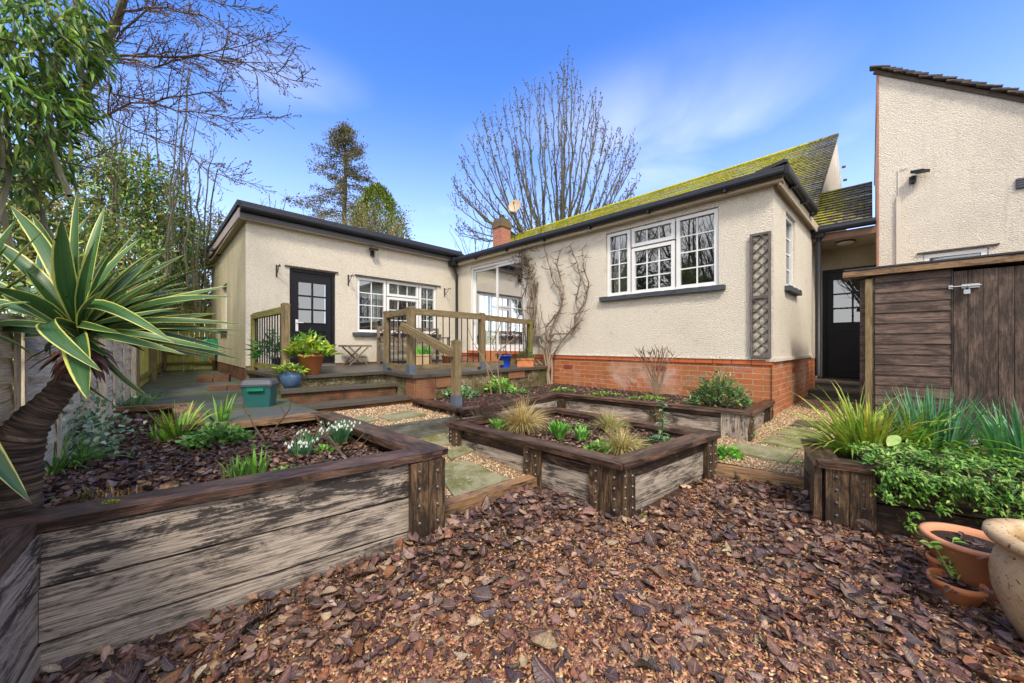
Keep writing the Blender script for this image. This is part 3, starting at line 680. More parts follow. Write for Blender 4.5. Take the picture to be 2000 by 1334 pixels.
# --- pitched, mossy tiled roof
def tiled(name, e0, r0, along, length, mat, parent, course=.11, zl=0, thick=.02, u_off=0):
    """e0 eave corner, r0 ridge corner, courses of tiles running along 'along'"""
    e0 = Vector(e0); r0 = Vector(r0); al = Vector(along).normalized(); sl = (r0-e0); n_ = int(sl.length/course); st = sl/n_
    nn = al.cross(sl).normalized()
    if nn.z < 0: nn = -nn
    m = MB(3); segs = max(1, int(length/.5)); sg = Vector((0, 0, zl/segs))
    for k in range(n_):
        a = e0+st*k; b = e0+st*(k+1.15)
        for j in range(segs):
            x0 = length*j/segs; x1 = length*(j+1)/segs; w0 = m.r.uniform(-.003, .003)
            p0 = a+al*x0+nn*(thick+.012+w0)+sg*j; p1 = a+al*x1+nn*(thick+.012+w0)+sg*(j+1); p2 = b+al*x1+nn*.006+sg*(j+1); p3 = b+al*x0+nn*.006+sg*j
            v0 = k*.11; off = u_off+(k % 2)*0
            m.quad(p0, p1, p2, p3, [(x0+off, v0+.001), (x1+off, v0+.001), (x1+off, v0+.1095), (x0+off, v0+.1095)])
            m.quad(p0-nn*thick, p1-nn*thick, p1, p0, [(x0+off, v0+.001), (x1+off, v0+.001), (x1+off, v0+.02), (x0+off, v0+.02)])
    for k in range(n_):   # verge ends
        a = e0+st*k; b = e0+st*(k+1.15); m.quad(a-nn*.03, a+nn*(thick+.012), b+nn*.006, b-nn*.03, [(0, k*.11+.01), (.05, k*.11+.01), (.05, k*.11+.09), (0, k*.11+.09)])
    return m.build(name, mat, parent)
ev = FC.p(2.66, .02, 3.40); rg = FC.p(6.3, .02, 6.34); AL = (dA[0], dA[1], 0)
pr = tiled('pitched_roof', ev, rg, AL, 11.3, M['tiles_moss'], bung, zl=-.06)
mb = MB(); mb.tube([rg+Vector((0, 0, .0)), rg+Vector((*dA, 0))*11.3+Vector((0, 0, -.06))], .045, 8); mb.build('ridge_tiles', M['tiles_moss'], pr)
mb = MB(); gb = FC.p(2.75, -.02, 3.40); gp = FC.p(6.3, -.02, 6.28); gr = FC.p(9.8, -.02, 3.40)
i = [mb.vert(q) for q in (gb, gr, gp)]; mb.face(i, [(0, 0), (7, 0), (3.5, 3)]); 
j2 = FC.p(9.8, -.02, 0); j1 = FC.p(2.75, -.02, 0); mb.quad(j1, j2, gr, gb)
mb.build('gable_wall', M['render_old'], bung)
for k in range(6):
    mb = MB(); mb.obox(FC.p(6.9+k*.30, .06, 5.74-k*.24), Vector((*nS, 0))*.035, Vector((*dS, 0))*.03, Vector((0, 0, .02))); mb.build('wall_tie', M['brick_old'], bung)
m = MB(); u = FC.u(1614); m.fbox(FC, 3.9, 4.02, -.03, -.005, 3.85, 4.03); m.build('air_brick', M['creasing'], bung)
mb = MB(); zl_ = rg+Vector((*dA, 0))*11.3-Vector((0, 0, .28)); el_ = ev+Vector((*dA, 0))*11.3; mb.face([mb.vert(el_), mb.vert(zl_), mb.vert(zl_+Vector((*dS, 0))*3.5-Vector((0, 0, 2.8)))]); mb.build('far_gable', M['render_old'], bung)
# --- chimney
cc = P(980, 455, 11.5); ch = thing('x', None, None); bpy.data.objects.remove(ch)
Fc = Frame((cc.x, cc.y), dA, nA); m = MB(); m.fbox(Fc, -.2, .2, -.2, .2, 3.3, P(980, 447, 11.5).z); chim = m.build('chimney', M['brick_chimney'], bung)
zt = P(980, 447, 11.5).z; m = MB(); m.fbox(Fc, -.23, .23, -.23, .23, zt, zt+.20, jit=.01); m.fbox(Fc, -.19, .19, -.19, .19, zt+.20, zt+.29, jit=.01); m.build('chimney_cap', plain('chimney_cap', (.13, .10, .06), .9, .3, var=.5, sc=12, bump=.5), chim)
m = MB(); m.lathe((cc.x, cc.y, zt+.29), [(.09, 0), (.085, .12), (.06, .15), (.0, .16)], 10); m.build('flue_cowl', M['black_plastic'], chim)
# --- porch
dz = .57
mb = MB(); mb.fbox(FP, -.04, .80, .0, .025, 3.02, 3.14); mb.build('porch_fascia', plain('fascia_brown', (.16, .085, .05), .6, var=.4, sc=8), bung)
mb = MB(); mb.fbox(FP, -.04, .80, -1.2, -.002, 3.05, 3.08); mb.build('porch_ceiling', M['soffit'], bung)
mb = MB(); mb.tube([FP.p(-.12, .08, 3.20), FP.p(.80, .08, 3.20)], .058, 10); mb.build('porch_gutter', M['black_plastic'], bung)
vD = -1.0; da_, db_ = .07, .93
mb = MB(); wall_open(mb, FP, -.06, 1.4, dz, 3.06, [(da_, db_, dz, 2.66)], v=vD, rev=.04)
mb.build('porch_wall', M['render_damp'], bung)
mb = MB(); Fl = Frame(FP.p(-.055, 0, 0).xy, (r2, r2), nB); mb.wallquad(Fl, -.05, .35, .3, 3.05); mb.fbox(FP, -.10, -.03, -.02, .02, .3, 3.05, 'z'); mb.build('porch_pier', M['brick_old'], bung)
mb = MB(); mb.wallquad(Fl, .35, 1.05, .3, 3.05); mb.build('porch_side_wall', M['render_damp'], bung)
def glazed_door(F, u0, u1, z0, z1, v, parent, cols, rows, glass_from, glass_to, handle=None, frame=.06, label=None):
    m = MB(); d = .07
    m.fbox(F, u0, u0+frame, v-d, v, z0, z1, 'z'); m.fbox(F, u1-frame, u1, v-d, v, z0, z1, 'z'); m.fbox(F, u0+frame, u1-frame, v-d, v, z1-frame, z1)
    df = m.build('door', M['black_paint'], parent)
    a, b = u0+frame+.004, u1-frame-.004; c, e = z0+.01, z1-frame-.004; v2 = v-.02; st = .095
    zg0 = c+(e-c)*glass_from; zg1 = c+(e-c)*glass_to
    m = MB(); m.fbox(F, a, a+st, v2-.04, v2, c, e, 'z'); m.fbox(F, b-st, b, v2-.04, v2, c, e, 'z')
    m.fbox(F, a+st, b-st, v2-.04, v2, zg1, e); m.fbox(F, a+st, b-st, v2-.04, v2, zg0-.16, zg0); m.fbox(F, a+st, b-st, v2-.04, v2, c, c+.17)
    m.fbox(F, a+st, b-st, v2-.03, v2-.018, c+.17, zg0-.16)
    for k in range(1, cols): x = a+st+(b-a-2*st)*k/cols; m.fbox(F, x-.014, x+.014, v2-.035, v2-.003, zg0, zg1, 'z')
    for k in range(1, rows): zz = zg0+(zg1-zg0)*k/rows; m.fbox(F, a+st, b-st, v2-.034, v2-.004, zz-.014, zz+.014)
    m.build('door_leaf', M['black_paint'], df)
    m = MB(); m.quad(F.p(a+st, v2-.022, zg0), F.p(b-st, v2-.022, zg0), F.p(b-st, v2-.022, zg1), F.p(a+st, v2-.022, zg1)); m.build('pane', M['glass'], df)
    m = MB(); m.quad(F.p(u0, v-.6, z0), F.p(u1, v-.6, z0), F.p(u1, v-.6, z1), F.p(u0, v-.6, z1)); m.build('room', M['interior'], df)
    m = MB(); m.fbox(F, a+st, b-st, v2-.002, v2+.014, zg0-.012, zg0+.006); m.build('weather_bar', M['black_paint'], df)
    if handle is not None:
        u = handle; m = MB(); zz = zg0-.05; m.fbox(F, u-.022, u+.022, v2, v2+.012, zz-.11, zz+.11, 'z'); m.tube([F.p(u, v2+.01, zz+.05), F.p(u, v2+.05, zz+.05), F.p(u-.10, v2+.05, zz+.05)], .009, 6); m.build('handle', M['upvc'], df)
    return df
glazed_door(FP, da_, db_, dz, 2.66, vD+.01, bung, 2, 3, .52, .93)
o = tiled('porch_roof', FP.p(-.02, .05, 3.20), FP.p(-.02, -1.30, 4.28), (nB[0], nB[1], 0), .78, M['tiles_low'], bung)
# --- downpipes
def downpipe(name, pts, parent, r=.034):
    m = MB(); m.tube(pts, r, 10); 
    for q in pts[1:]:
        pass
    return m.build(name, M['black_plastic'], parent, smooth=True)
a = FC.p(2.74, .12, 3.28); downpipe('downpipe', [a+Vector((0, 0, -.14)), FC.p(2.74, .085, 3.0), FC.p(2.74, .085, .66)], bung, .042)
m = MB(); m.fbox(FC, 2.66, 2.80, .03, .17, 3.08, 3.24); m.build('hopper', M['black_plastic'], bung)
Fi = FA; a = FA.p(LEN_A-.12, .16, 3.30)
downpipe('downpipe', [a, FA.p(LEN_A-.12, .16, 3.16), FA.p(LEN_A-.12, .07, 2.98), FA.p(LEN_A-.12, .07, 1.1), FA.p(LEN_A-.12, .16, .98)], bung)
m = MB(); m.fbox(FA, LEN_A-.22, LEN_A-.02, .06, .26, 3.20, 3.40); m.build('hopper', M['black_plastic'], bung)
m = MB(); u = FA.u(1053.5); z = FA.z(1053.5, 661); m.fbox(FA, u-.10, u+.10, 0, .07, z-.05, z+.05); m.build('meter_box', M['galv'], bung)
# ------------------------------------------------------------------ flat-roofed wing
wing = thing('flat_roof_wing', 'flat-roofed cream roughcast wing with a black half-glazed door', 'house', (-3, 7.7, .55))
fu0, fu1 = FW.u(655), FW.u(565.5); fz0 = .805; fz1 = FW.z(565.5, 522)
xa, xb = FW.u(853), FW.u(697); xz1 = FW.z(697, 539); xz0 = FW.z(697, 649)
mb = MB(); wall_open(mb, FW, 0, LEN_W, .84, 3.36, [(fu0, fu1, .84, fz1), (xa, xb, xz0, xz1)]); mb.build('wall', M['render'], wing)
mb = MB(); mb.wallquad(FW, 0, LEN_W, .56, .839, -.01); mb.build('plinth', M['brick_wall_old'], wing)
gs0, gs1 = FWS.u(441), FWS.u(428); 
mb = MB(); wall_open(mb, FWS, 0, 5.1, .80, 3.5, [(2.25, 3.1, 1.55, 2.55)], rev=.12); mb.build('side_wall', M['render_damp'], wing)
mb = MB(); mb.wallquad(FWS, 0, 5.1, .5, .799, -.012); mb.build('side_plinth', M['brick_old'], wing)
window(FWS, 2.25, 3.1, 1.55, 2.55, [(0, 1, 0, 1, 2, 3)], wing, v=-.09)
glazed_door(FW, fu0, fu1, fz0, fz1, -.03, wing, 2, 3, .46, .90, handle=fu1-.13)
window(FW, xa, xb, xz0, xz1, [(0, .245, 0, 1, 2, 4), (.245, .66, 0, .70, 3, 3), (.245, .66, .70, 1, 3, 1), (.66, 1, 0, 1, 2, 4)], wing, curtain=[(.72, .80), (.02, .07)])
m = MB(); m.fbox(FW, xa+.02, xb-.02, -.20, -.19, xz1-.42, xz1-.02); m.build('blind', M['white_blind'], wing)
for (a, b, z) in ((fu0-.05, fu1+.08, fz1+.012), (xa-.1, xb+.05, xz1+.012)):
    m = MB(); m.fbox(FW, a, b, -.04, .035, z, z+.018); m.build('drip_lintel', plain('lintel', (.10, .085, .075), .8, var=.4, sc=12), wing)
m = MB(); m.fbox(FW, fu0, fu1, -.10, .04, .79, .815); m.build('threshold', M['galv'], wing)
# roof: fascia, gutter, felt edge
e_ = .10; g_ = .12
def wp(s_, v_, z_): return FW.p(s_, v_, z_)
lf = FW.p(LEN_W+e_, g_, 0); rt = FW.p(-.06, g_, 0); bk_ = lf+Vector((*dA, 0))*5.6; rb = rt+Vector((*dA, 0))*5.6
mb = MB(); mb.prism([lf.xy[:], rt.xy[:], rb.xy[:], bk_.xy[:]], 3.33, 3.345); mb.build('soffit', M['soffit'], wing)
mb = MB(); mb.beam(lf+Vector((0, 0, 3.405)), rt+Vector((0, 0, 3.405)), .02, .13); mb.build('fascia', M['fascia_black'], wing)
mb = MB(); mb.beam(lf+Vector((0, 0, 3.42)), bk_+Vector((0, 0, 3.58)), .025, .16); mb.build('side_fascia', M['fascia_grey'], wing)
mb = MB(); mb.tube([lf+Vector((*nB, 0))*.065+Vector((0, 0, 3.50)), rt+Vector((*nB, 0))*.065+Vector((0, 0, 3.48))], .062, 12)
mb.build('gutter', M['black_plastic'], wing)
mb = MB(); z0_ = 3.53; z1_ = 3.70
ra = [lf+Vector((*nB, 0))*.02, rt+Vector((*nB, 0))*.02, rb, bk_]
top = [ra[0]+Vector((0, 0, z0_+.05)), ra[1]+Vector((0, 0, z0_+.03)), ra[2]+Vector((0, 0, z1_)), ra[3]+Vector((0, 0, z1_))]; bot = [q-Vector((0, 0, .09)) for q in top]
i = [mb.vert(q) for q in bot+top]
for f in ((3, 2, 1, 0), (4, 5, 6, 7), (0, 1, 5, 4), (1, 2, 6, 5), (2, 3, 7, 6), (3, 0, 4, 7)): mb.face([i[k] for k in f], [(0, 0), (1, 0), (1, 1), (0, 1)])
mb.beam(top[0]+Vector((0, 0, .0)), top[3]+Vector((0, 0, .0)), .07, .09); mb.beam(top[0]+Vector((0, 0, .01)), top[1]+Vector((0, 0, .01)), .06, .05)
mb.build('flat_roof', M['black_felt'], wing)
# ------------------------------------------------------------------ tall gable house on the right
gh = thing('gable_house', 'tall roughcast gable end with sloping tiled verge behind the brown shed', 'house', (6.5, 5.2, .3))
zL = FR.z(1711.5, 142); uR = FR.u(2000); zR = FR.z(2000, 195); sl = (zR-zL)/uR; uE = 3.2
ga, gb_ = FR.u(1803), FR.u(1931); gz1 = FR.z(1803, 497); gz0 = gz1-.75
mb = MB(); wall_open(mb, FR, 0, uE, 0, gz1+.1, [(ga, gb_, gz0, gz1)])
i = [mb.vert(q) for q in (FR.p(0, 0, gz1+.1), FR.p(uE, 0, gz1+.1), FR.p(uE, 0, zL+sl*uE), FR.p(0, 0, zL))]; mb.face(i, [(0, gz1+.1), (uE, gz1+.1), (uE, zL+sl*uE), (0, zL)])
Fs2 = Frame(FR.p(0, 0, 0).xy, dS, nS); mb.quad(FR.p(0, 0, 0), FR.p(0, -5, 0), FR.p(0, -5, zL), FR.p(0, 0, zL))
mb.build('wall', M['render_old'], gh)
window(FR, ga, gb_, gz0, gz1, [(0, 1, 0, 1, 1, 1)], gh, v=-.03, sill=False)
m = MB(); m.fbox(FR, ga-.06, gb_+.09, -.04, .035, gz1+.012, gz1+.03); m.build('drip_lintel', M['lintel'], gh)
m = MB(4); slv = Vector((FR.U.x, FR.U.y, sl)).normalized(); nv = Vector((-FR.U.x*sl, -FR.U.y*sl, 1)).normalized(); k = 0
st0 = FR.p(-.04, 0, zL+.03)
while k*.085 < 3.9:
    c = st0+slv*(k*.085)+nv*(.035+.012*m.r.random())+FR.V*.02
    tl = (slv*math.cos(.22)+nv*math.sin(.22)).normalized(); m.obox(c+nv*.012*(k % 2), tl*.085, FR.V*.07, tl.cross(FR.V).normalized()*.010, jit=.004); k += 1
m.build('verge_tiles', plain('verge_tile', (.075, .06, .05), .85, var=.6, sc=14, bump=.4), gh)
m = MB(); m.beam(st0+Vector((0, 0, -.01)), st0+slv*3.9+Vector((0, 0, -.01)), .05, .05, up=nv); m.build('verge_mortar', plain('mortar_brown', (.10, .075, .055), .9, var=.5, sc=20, bump=.5), gh)
m = MB(); 
q0 = st0+nv*.04; m.quad(q0, q0+slv*4.5, q0+slv*4.5-FR.V*6, q0-FR.V*6); m.quad(q0, q0-FR.V*6, q0-FR.V*6+Vector((-1.5, 1.5, -2)), q0+Vector((-1.5, 1.5, -2))) if False else None
m.build('roof', M['tiles_low'], gh)
m = MB(); m.fbox(FR, -.015, .012, -.1, .012, .3, zL-.02, 'z'); m.build('corner_edging', plain('corner_pink', (.36, .17, .13), .8, var=.3), gh)
m = MB(); u = FR.u(1755); m.fbox(FR, u-.026, u+.026, 0, .035, .5, FR.z(1755, 385), 'z'); m.build('conduit', M['conduit'], gh)
m = MB(); m.tube([FR.p(u, .015, FR.z(1755, 385)), FR.p(u, .012, FR.z(1757, 331)), FR.p(u+.1, .012, FR.z(1772, 328))], .006, 5); m.build('cable', M['lamp_white'], gh)
m = MB(); u = FR.u(1996); z = FR.z(1996, 358); m.fbox(FR, u-.05, u+.12, 0, .02, z-.07, z+.07)
for k in range(4): m.fbox(FR, u-.04, u+.11, .018, .035, z-.055+k*.032, z-.038+k*.032)
m.build('wall_vent', M['grey_plastic'], gh)
# ================================================================== raised beds
def bolt(c, d, parent, r=.0085):
    m = MB(); c = Vector(c); d = Vector(d).normalized()
    m.tube([c, c+d*.006, c+d*.012], [r, r*.9, r*.35], 8); return m.build('bolt', M['bolt_metal'], parent, smooth=True)
def bed_wall(parent, a, b, ztop, zbot, mats, boards=.20, th=.07, out=None, inner=True):
    """stack of sleepers from a to b (outer face line)"""
    a = Vector((*a, 0)); b = Vector((*b, 0)); d = (b-a).normalized(); n_ = Vector((d.y, -d.x, 0))
    if out is not None and n_.dot(Vector((*out, 0))) < 0: n_ = -n_
    z = ztop-.045; k = 0
    while z > zbot+.02:
        h = min(boards, z-zbot+.03); m = MB()
        m.obox((a+b)/2-n_*(th/2+.006*(k % 2))+Vector((0, 0, z-h/2)), (b-a)/2, n_*th/2, Vector((0, 0, h/2-.0055)), jit=.0025)
        m.build('sleeper', M[mats[min(k, len(mats)-1)]], parent); z -= h; k += 1
def cap(parent, pts, z, wd=.15, th=.042, mat='wood_cap', over=.02):
    """cap planks: pts = outer line; each plank is laid inward"""
    for a, b, inn in pts:
        a = Vector((*a, 0)); b = Vector((*b, 0)); d = (b-a).normalized(); n_ = Vector((d.y, -d.x, 0))
        if n_.dot(Vector((*inn, 0))) < 0: n_ = -n_
        m = MB(); m.obox((a+b)/2+n_*(wd/2-over)+Vector((0, 0, z-th/2)), (b-a)/2, n_*wd/2, Vector((0, 0, th/2)), jit=.004); m.build('cap', M[mat], parent)
def pier(parent, c, d, n_, wd, th, ztop, zbot, mat='wood_post', rows=4, nb=2, planks=2):
    """upright made of vertical timbers, with coach bolts; c = centre of its back face"""
    c = Vector((*c, 0)); d = Vector((*d, 0)).normalized(); n_ = Vector((*n_, 0)).normalized()
    m = MB(); pw = wd/planks
    for i in range(planks):
        m.obox(c+d*(-wd/2+pw*(i+.5))+n_*(th/2+.003*(i % 2))+Vector((0, 0, (ztop+zbot)/2)), Vector((0, 0, (ztop-zbot)/2)), d*(pw/2-.0015), n_*th/2, jit=.003)
    o = m.build('upright', M[mat], parent)
    for i in range(nb):
        for k in range(rows):
            bolt(c+d*(wd*(-.27+.54*i/max(1, nb-1)) if nb > 1 else 0)+n_*(th+.003)+Vector((0, 0, ztop-.05-(ztop-zbot-.12)*k/max(1, rows-.5)-.012*i)), n_, o)
def soil(parent, poly, z, zb=0):
    m = MB(); m.prism([tuple(Vector(q)[:2]) for q in poly], zb, z); m.build('soil', M['soil'], parent)
# --- large left bed
LT = G(870, 877, .58); LL = (-1.741-.25, 1.184-.146)
lb = thing('raised_bed', 'large weathered timber raised bed in the left foreground with leaf litter and snowdrops', 'raised bed', (-2, 2.2, .03), 'timber raised beds')
fr_d = (Vector((LT.x, LT.y))-Vector((-1.741, 1.184))).normalized(); fr_n = Vector((fr_d.y, -fr_d.x))
FT = Vector((LT.x, LT.y))-fr_d*.03; CN = Vector((LT.x, LT.y))-fr_d*((LT.x+1.335*LT.y)/(fr_d.x+1.335*fr_d.y))
in_ = tuple(-fr_n)
e1 = FT-fr_n*.03; e0 = CN-fr_n*.03
bed_wall(lb, e0, e1-fr_d*.06, .58, -.05, ['wood_stained', 'wood_pale', 'wood_pale'], out=tuple(fr_n))
cn2 = e0+Vector((.64, -.77))*.9
bed_wall(lb, e0+fr_d*.006, cn2, .58, -.05, ['wood_stained', 'wood_pale', 'wood_pale'], out=(.77, .64))
cap(lb, [((LL[0]-.3, LL[1]-.175), FT+fr_d*.0, in_)], .58, .15)
cap(lb, [(e0+Vector((-.02, -.02)), cn2, (-1, -.6))], .577, .15, over=.03)
sd_d = (B1.xy-LT.xy).normalized(); sd_in = Vector((-sd_d.y, sd_d.x)); sd_in = sd_in if sd_in.x < 0 else -sd_in
cap(lb, [(LT.xy, B1.xy, tuple(sd_in))], .584, .17)
bd = (B2.xy-B1.xy).normalized()
cap(lb, [(B1.xy, B2.xy, (0, -1))], .582, .17, mat='wood_sleeper'); cap(lb, [(B2.xy, B3.xy, (-1, -1))], .586, .17, mat='wood_sleeper'); cap(lb, [(B3.xy, B4.xy, (0, -1))], .583, .12, mat='wood_sleeper')
bed_wall(lb, LT.xy+sd_in*.03+sd_d*.03, B1.xy+sd_in*.03, .58, .1, ['wood_wet', 'wood_pale', 'wood_pale'], out=tuple(-sd_in))
for a, b in ((B1, B2), (B2, B3), (B3, B4)): bed_wall(lb, (a.xy), (b.xy), .578, .35, ['wood_sleeper'], out=(0, -1), th=.05)
pier(lb, e1-fr_d*.085-fr_n*.0, fr_d, fr_n, .20, .055, .535, -.02, rows=5, planks=2)
lpoly = [LT.xy+sd_in*.05-fr_n*.05, B1.xy+sd_in*.05, B2.xy+Vector((.0, -.05)), B3.xy+Vector((.0, -.06)), B4.xy, Vector((-4.6, 3.3)), Vector((-2.6, .9)), CN-fr_n*.07]
soil(lb, lpoly, .47)
# --- central bed
ccL, ccN, ccR, ccB = [G(x, y, .42).xy for x, y in ((873, 824), (1215, 906), (1404, 845), (1085, 795))]
cb = thing('raised_bed', 'square timber raised bed in the middle of the yard planted with tan grasses', 'raised bed', (.6, 3.2, .03), 'timber raised beds')
cen = (ccL+ccN+ccR+ccB)/4
def edge_in(a, b): 
    d = (b-a).normalized(); n_ = Vector((d.y, -d.x)); return n_ if n_.dot(cen-a) > 0 else -n_
zb_ = {0: .0, 1: .0, 2: .15, 3: .25}
for k, (a, b) in enumerate(((ccL, ccN), (ccN, ccR), (ccR, ccB), (ccB, ccL))):
    n_ = edge_in(a, b); d = (b-a).normalized()
    cap(cb, [(a, b, tuple(n_))], .42+.0025*(k % 2), .15)
    bed_wall(cb, a+n_*.045+d*.045, b+n_*.045-d*.045, .42, -.04, ['wood_wet' if k > 1 else 'wood_wet', 'wood_pale', 'wood_pale'], boards=(.12 if k in (0, 1) else .2), out=tuple(-n_)) if k > 1 else None
    if k < 2:
        a3 = a+n_*.045; b3 = b+n_*.045; z = .375
        for q, (h, mt) in enumerate(((.10, 'wood_wet'), (.20, 'wood_pale'), (.12, 'wood_pale'))):
            m = MB(); A = Vector((*(a3+d*.05), 0)); B = Vector((*(b3-d*.05), 0))
            m.obox((A+B)/2+Vector((*n_, 0))*(.035+.008*q)+Vector((0, 0, z-h/2)), (B-A)/2, Vector((*n_, 0))*.035, Vector((0, 0, h/2-.003)), jit=.004); m.build('sleeper', M[mt], cb); z -= h+.004
        lnth = (b-a).length
        pos = (.10, .585*lnth, lnth-.13) if k == 0 else (.085, lnth-.10)
        for i, t in enumerate(pos):
            big = (k == 0 and i == 2) or (k == 1 and i == 0)
            wd_ = .26 if (k == 0 and i == 2) else (.15 if k == 1 and i == 0 else .17)
            pier(cb, a+d*t+n_*.045, d, -n_, wd_, .035, .375, .0 if (k == 1 or i) else .12, rows=4, planks=3 if wd_ > .2 else 2)
ib = [a+(cen-a)*.09 for a in (ccL, ccN, ccR, ccB)]
soil(cb, ib, .33)
# --- bed along the bungalow wall
mE1, mK, mC, mS = [G(x, y, .50).xy for x, y in ((1466, 806), (1080, 768), (893, 798), (805, 779))]
mEnd = FC.p(-.02, .0, 0).xy; mbed = thing('raised_bed', 'long low timber raised bed running along the brick plinth of the bungalow', 'raised bed', (1.5, 4.8, .2), 'timber raised beds')
cen2 = Vector((1.2, 5.6))
segs = ((mEnd+Vector((.0, -.0)), mE1), (mE1, mK), (mK, mC), (mC, mS))
for k, (a, b) in enumerate(segs):
    d = (b-a).normalized(); n_ = Vector((d.y, -d.x)); n_ = n_ if n_.dot(cen2-a) > 0 else -n_
    if k == 3: n_ = Vector((.7, .7))
    cap(mbed, [(a, b, tuple(n_))], .50+.0025*(k % 2), .13, th=.035)
    A = a+n_*.035+d*.04; B = b+n_*.035-d*.04; z = .465
    for q, (h, mt) in enumerate(((.055, 'wood_wet'), (.16, 'wood_pale'), (.12, 'wood_wet'))):
        m = MB(); A3 = Vector((*A, 0)); B3_ = Vector((*B, 0)); m.obox((A3+B3_)/2+Vector((*n_, 0))*(.03+.006*q)+Vector((0, 0, z-h/2)), (B3_-A3)/2, Vector((*n_, 0))*.03, Vector((0, 0, h/2-.003)), jit=.004); m.build('sleeper', M[mt], mbed); z -= h+.003
    lnth = (b-a).length
    pos = {0: (.10, lnth-.08), 1: (.14, .95, lnth-.12), 2: (.12, lnth-.12), 3: (.12, .45, lnth-.1)}[k]
    for i, t in enumerate(pos):
        wd_ = .26 if (k == 1 and i == 0) else .16
        pier(mbed, a+d*t+n_*.035, d, -n_, wd_, .032, .465, .12, rows=2, planks=3 if wd_ > .2 else 2, mat='wood_pale' if k in (1,) and i == 0 else 'wood_post')
soil(mbed, [mEnd+Vector((0, .0)), mE1+Vector((-.08, .12)), mK+Vector((.0, .13)), mC+Vector((0, .13)), mS+Vector((.06, .05)), Vector(T[3]), Vector((.62, 6.7)), Vector(T5.xy), ], .455, .1)
# --- right bed
rA = G(1597, 899, .45).xy; rB = Vector((2.09, 2.16)); rD = Vector((3.55, 1.50)); 
rb_ = thing('raised_bed', 'timber raised bed on the right overflowing with green shrub and strap leaves', 'raised bed', (2.6, 2.3, .03), 'timber raised beds')
rdir = (rD-rA).normalized(); rin = Vector((-rdir.y, rdir.x)); rin = rin if rin.y > 0 else -rin
rBack = rA+rin*.62+rdir*.05; 
cap(rb_, [(rA, rD, tuple(rin)), ], .45, .14); cap(rb_, [(rA, rBack, tuple(rdir))], .4535, .14)
m = MB()
for q, (h, z, mt) in enumerate(((.19, .405, 'wood_wet'), (.19, .212, 'wood_wet'))):
    m = MB(); A3 = Vector((*(rA+rin*.05+rdir*.04), 0)); B3_ = Vector((*(rD+rin*.05), 0)); m.obox((A3+B3_)/2+Vector((*rin, 0))*.035+Vector((0, 0, z-h/2)), (B3_-A3)/2, Vector((*rin, 0))*.035, Vector((0, 0, h/2-.003)), jit=.004); m.build('sleeper', M[mt], rb_)
    m = MB(); A3 = Vector((*(rA+rin*.05+rdir*.05), 0)); B3_ = Vector((*(rBack), 0)); m.obox((A3+B3_)/2+Vector((*rdir, 0))*.035+Vector((0, 0, z-h/2)), (B3_-A3)/2, Vector((*rdir, 0))*.035, Vector((0, 0, h/2-.003)), jit=.004); m.build('sleeper', M[mt], rb_)
pier(rb_, rA+rin*.05+rdir*.16, rdir, -rin, .24, .045, .405, .0, rows=4, planks=2, mat='wood_post'); pier(rb_, rA+rin*.09+rdir*.03, rin, -rdir, .12, .04, .405, .0, rows=1, nb=0, planks=1)
soil(rb_, [rA+rin*.1+rdir*.1, rD+rin*.1, rD+rin*1.4, Vector((4.6, 3.6)), Vector((4.3, 4.2)), rBack+rdir*.05], .38)
# path edging sleepers
def sleeper(a, b, z, h, th, mat, label, drop=.0):
    m = MB(); a = Vector((*a, z-h/2)); b = Vector((*b, z-h/2-drop)); m.beam(a, b, th, h, jit=.008); o = m.build('path_edging', M[mat]); tag(o, label, 'sleeper', 'timbers edging the gravel path'); return o
sleeper((-.52, 2.36), (.20, 2.90), .145, .17, .09, 'wood_sleeper', 'orange brown timber sleeper edging the path between the left and middle beds')
sleeper((1.78, 3.24), (2.62, 2.76), .145, .15, .10, 'wood_sleeper', 'split dark brown sleeper edging the gravel between the middle and right beds', .01)
sleeper((-1.36, 3.47), (-.66, 4.03), .405, .20, .06, 'wood_sleeper_grey', 'grey concrete-like kerb riser across the path below the brick steps')
# stepping slabs
def slab(pts, z, mat, label, th=.045, tilt=0):
    m = MB(); c = sum((Vector(p) for p in pts), Vector((0, 0)))/len(pts); n = len(pts)
    if z < .35: z = .13+.085*(c.y-2.9)+.022
    top = [m.vert((p[0], p[1], z+tilt*(p[0]-c.x)+.085*(p[1]-c.y)*(1 if z < .35 else 0))) for p in pts]
    bot = [m.vert((p[0], p[1], z-th-.03)) for p in pts]
    m.face(top); m.face(bot[::-1])
    for i in range(n): j = (i+1) % n; m.face((bot[i], bot[j], top[j], top[i]))
    o = m.build('paving_slab', M[mat]); tag(o, label, 'paving slab', 'stepping slabs set in the gravel'); return o
def GP(px, py):     # sight line meets the gently rising gravel path
    Y = (EYE-(.13-.085*2.9+.022))/((py-HZ)/F_PX+.085); return ((px-1000)/F_PX*Y, Y)
def gq(pts, z): 
    q = [tuple(G(x, y, z).xy) if z > .35 else GP(x, y) for x, y in pts]
    ar = sum(q[i][0]*q[(i+1) % 4][1]-q[(i+1) % 4][0]*q[i][1] for i in range(4))
    return q if ar > 0 else q[::-1]
slab(gq(((840, 905), (915, 900), (996, 935), (889, 971)), .165), .165, 'slab_green', 'mossy green slab just behind the orange sleeper left of the middle bed')
slab(gq(((800, 850), (862, 843), (900, 862), (835, 875)), .25), .25, 'slab_green', 'grey green slab at the foot of the concrete riser on the path')
slab(gq(((868, 880), (905, 868), (930, 876), (880, 897)), .20), .20, 'slab_green', 'partly hidden slab beside the corner pier of the middle bed')
slab(gq(((735, 812), (795, 801), (832, 809), (762, 820)), .425), .425, 'slab_green', 'tilted greenish slab in front of the bottom brick step', tilt=.03)
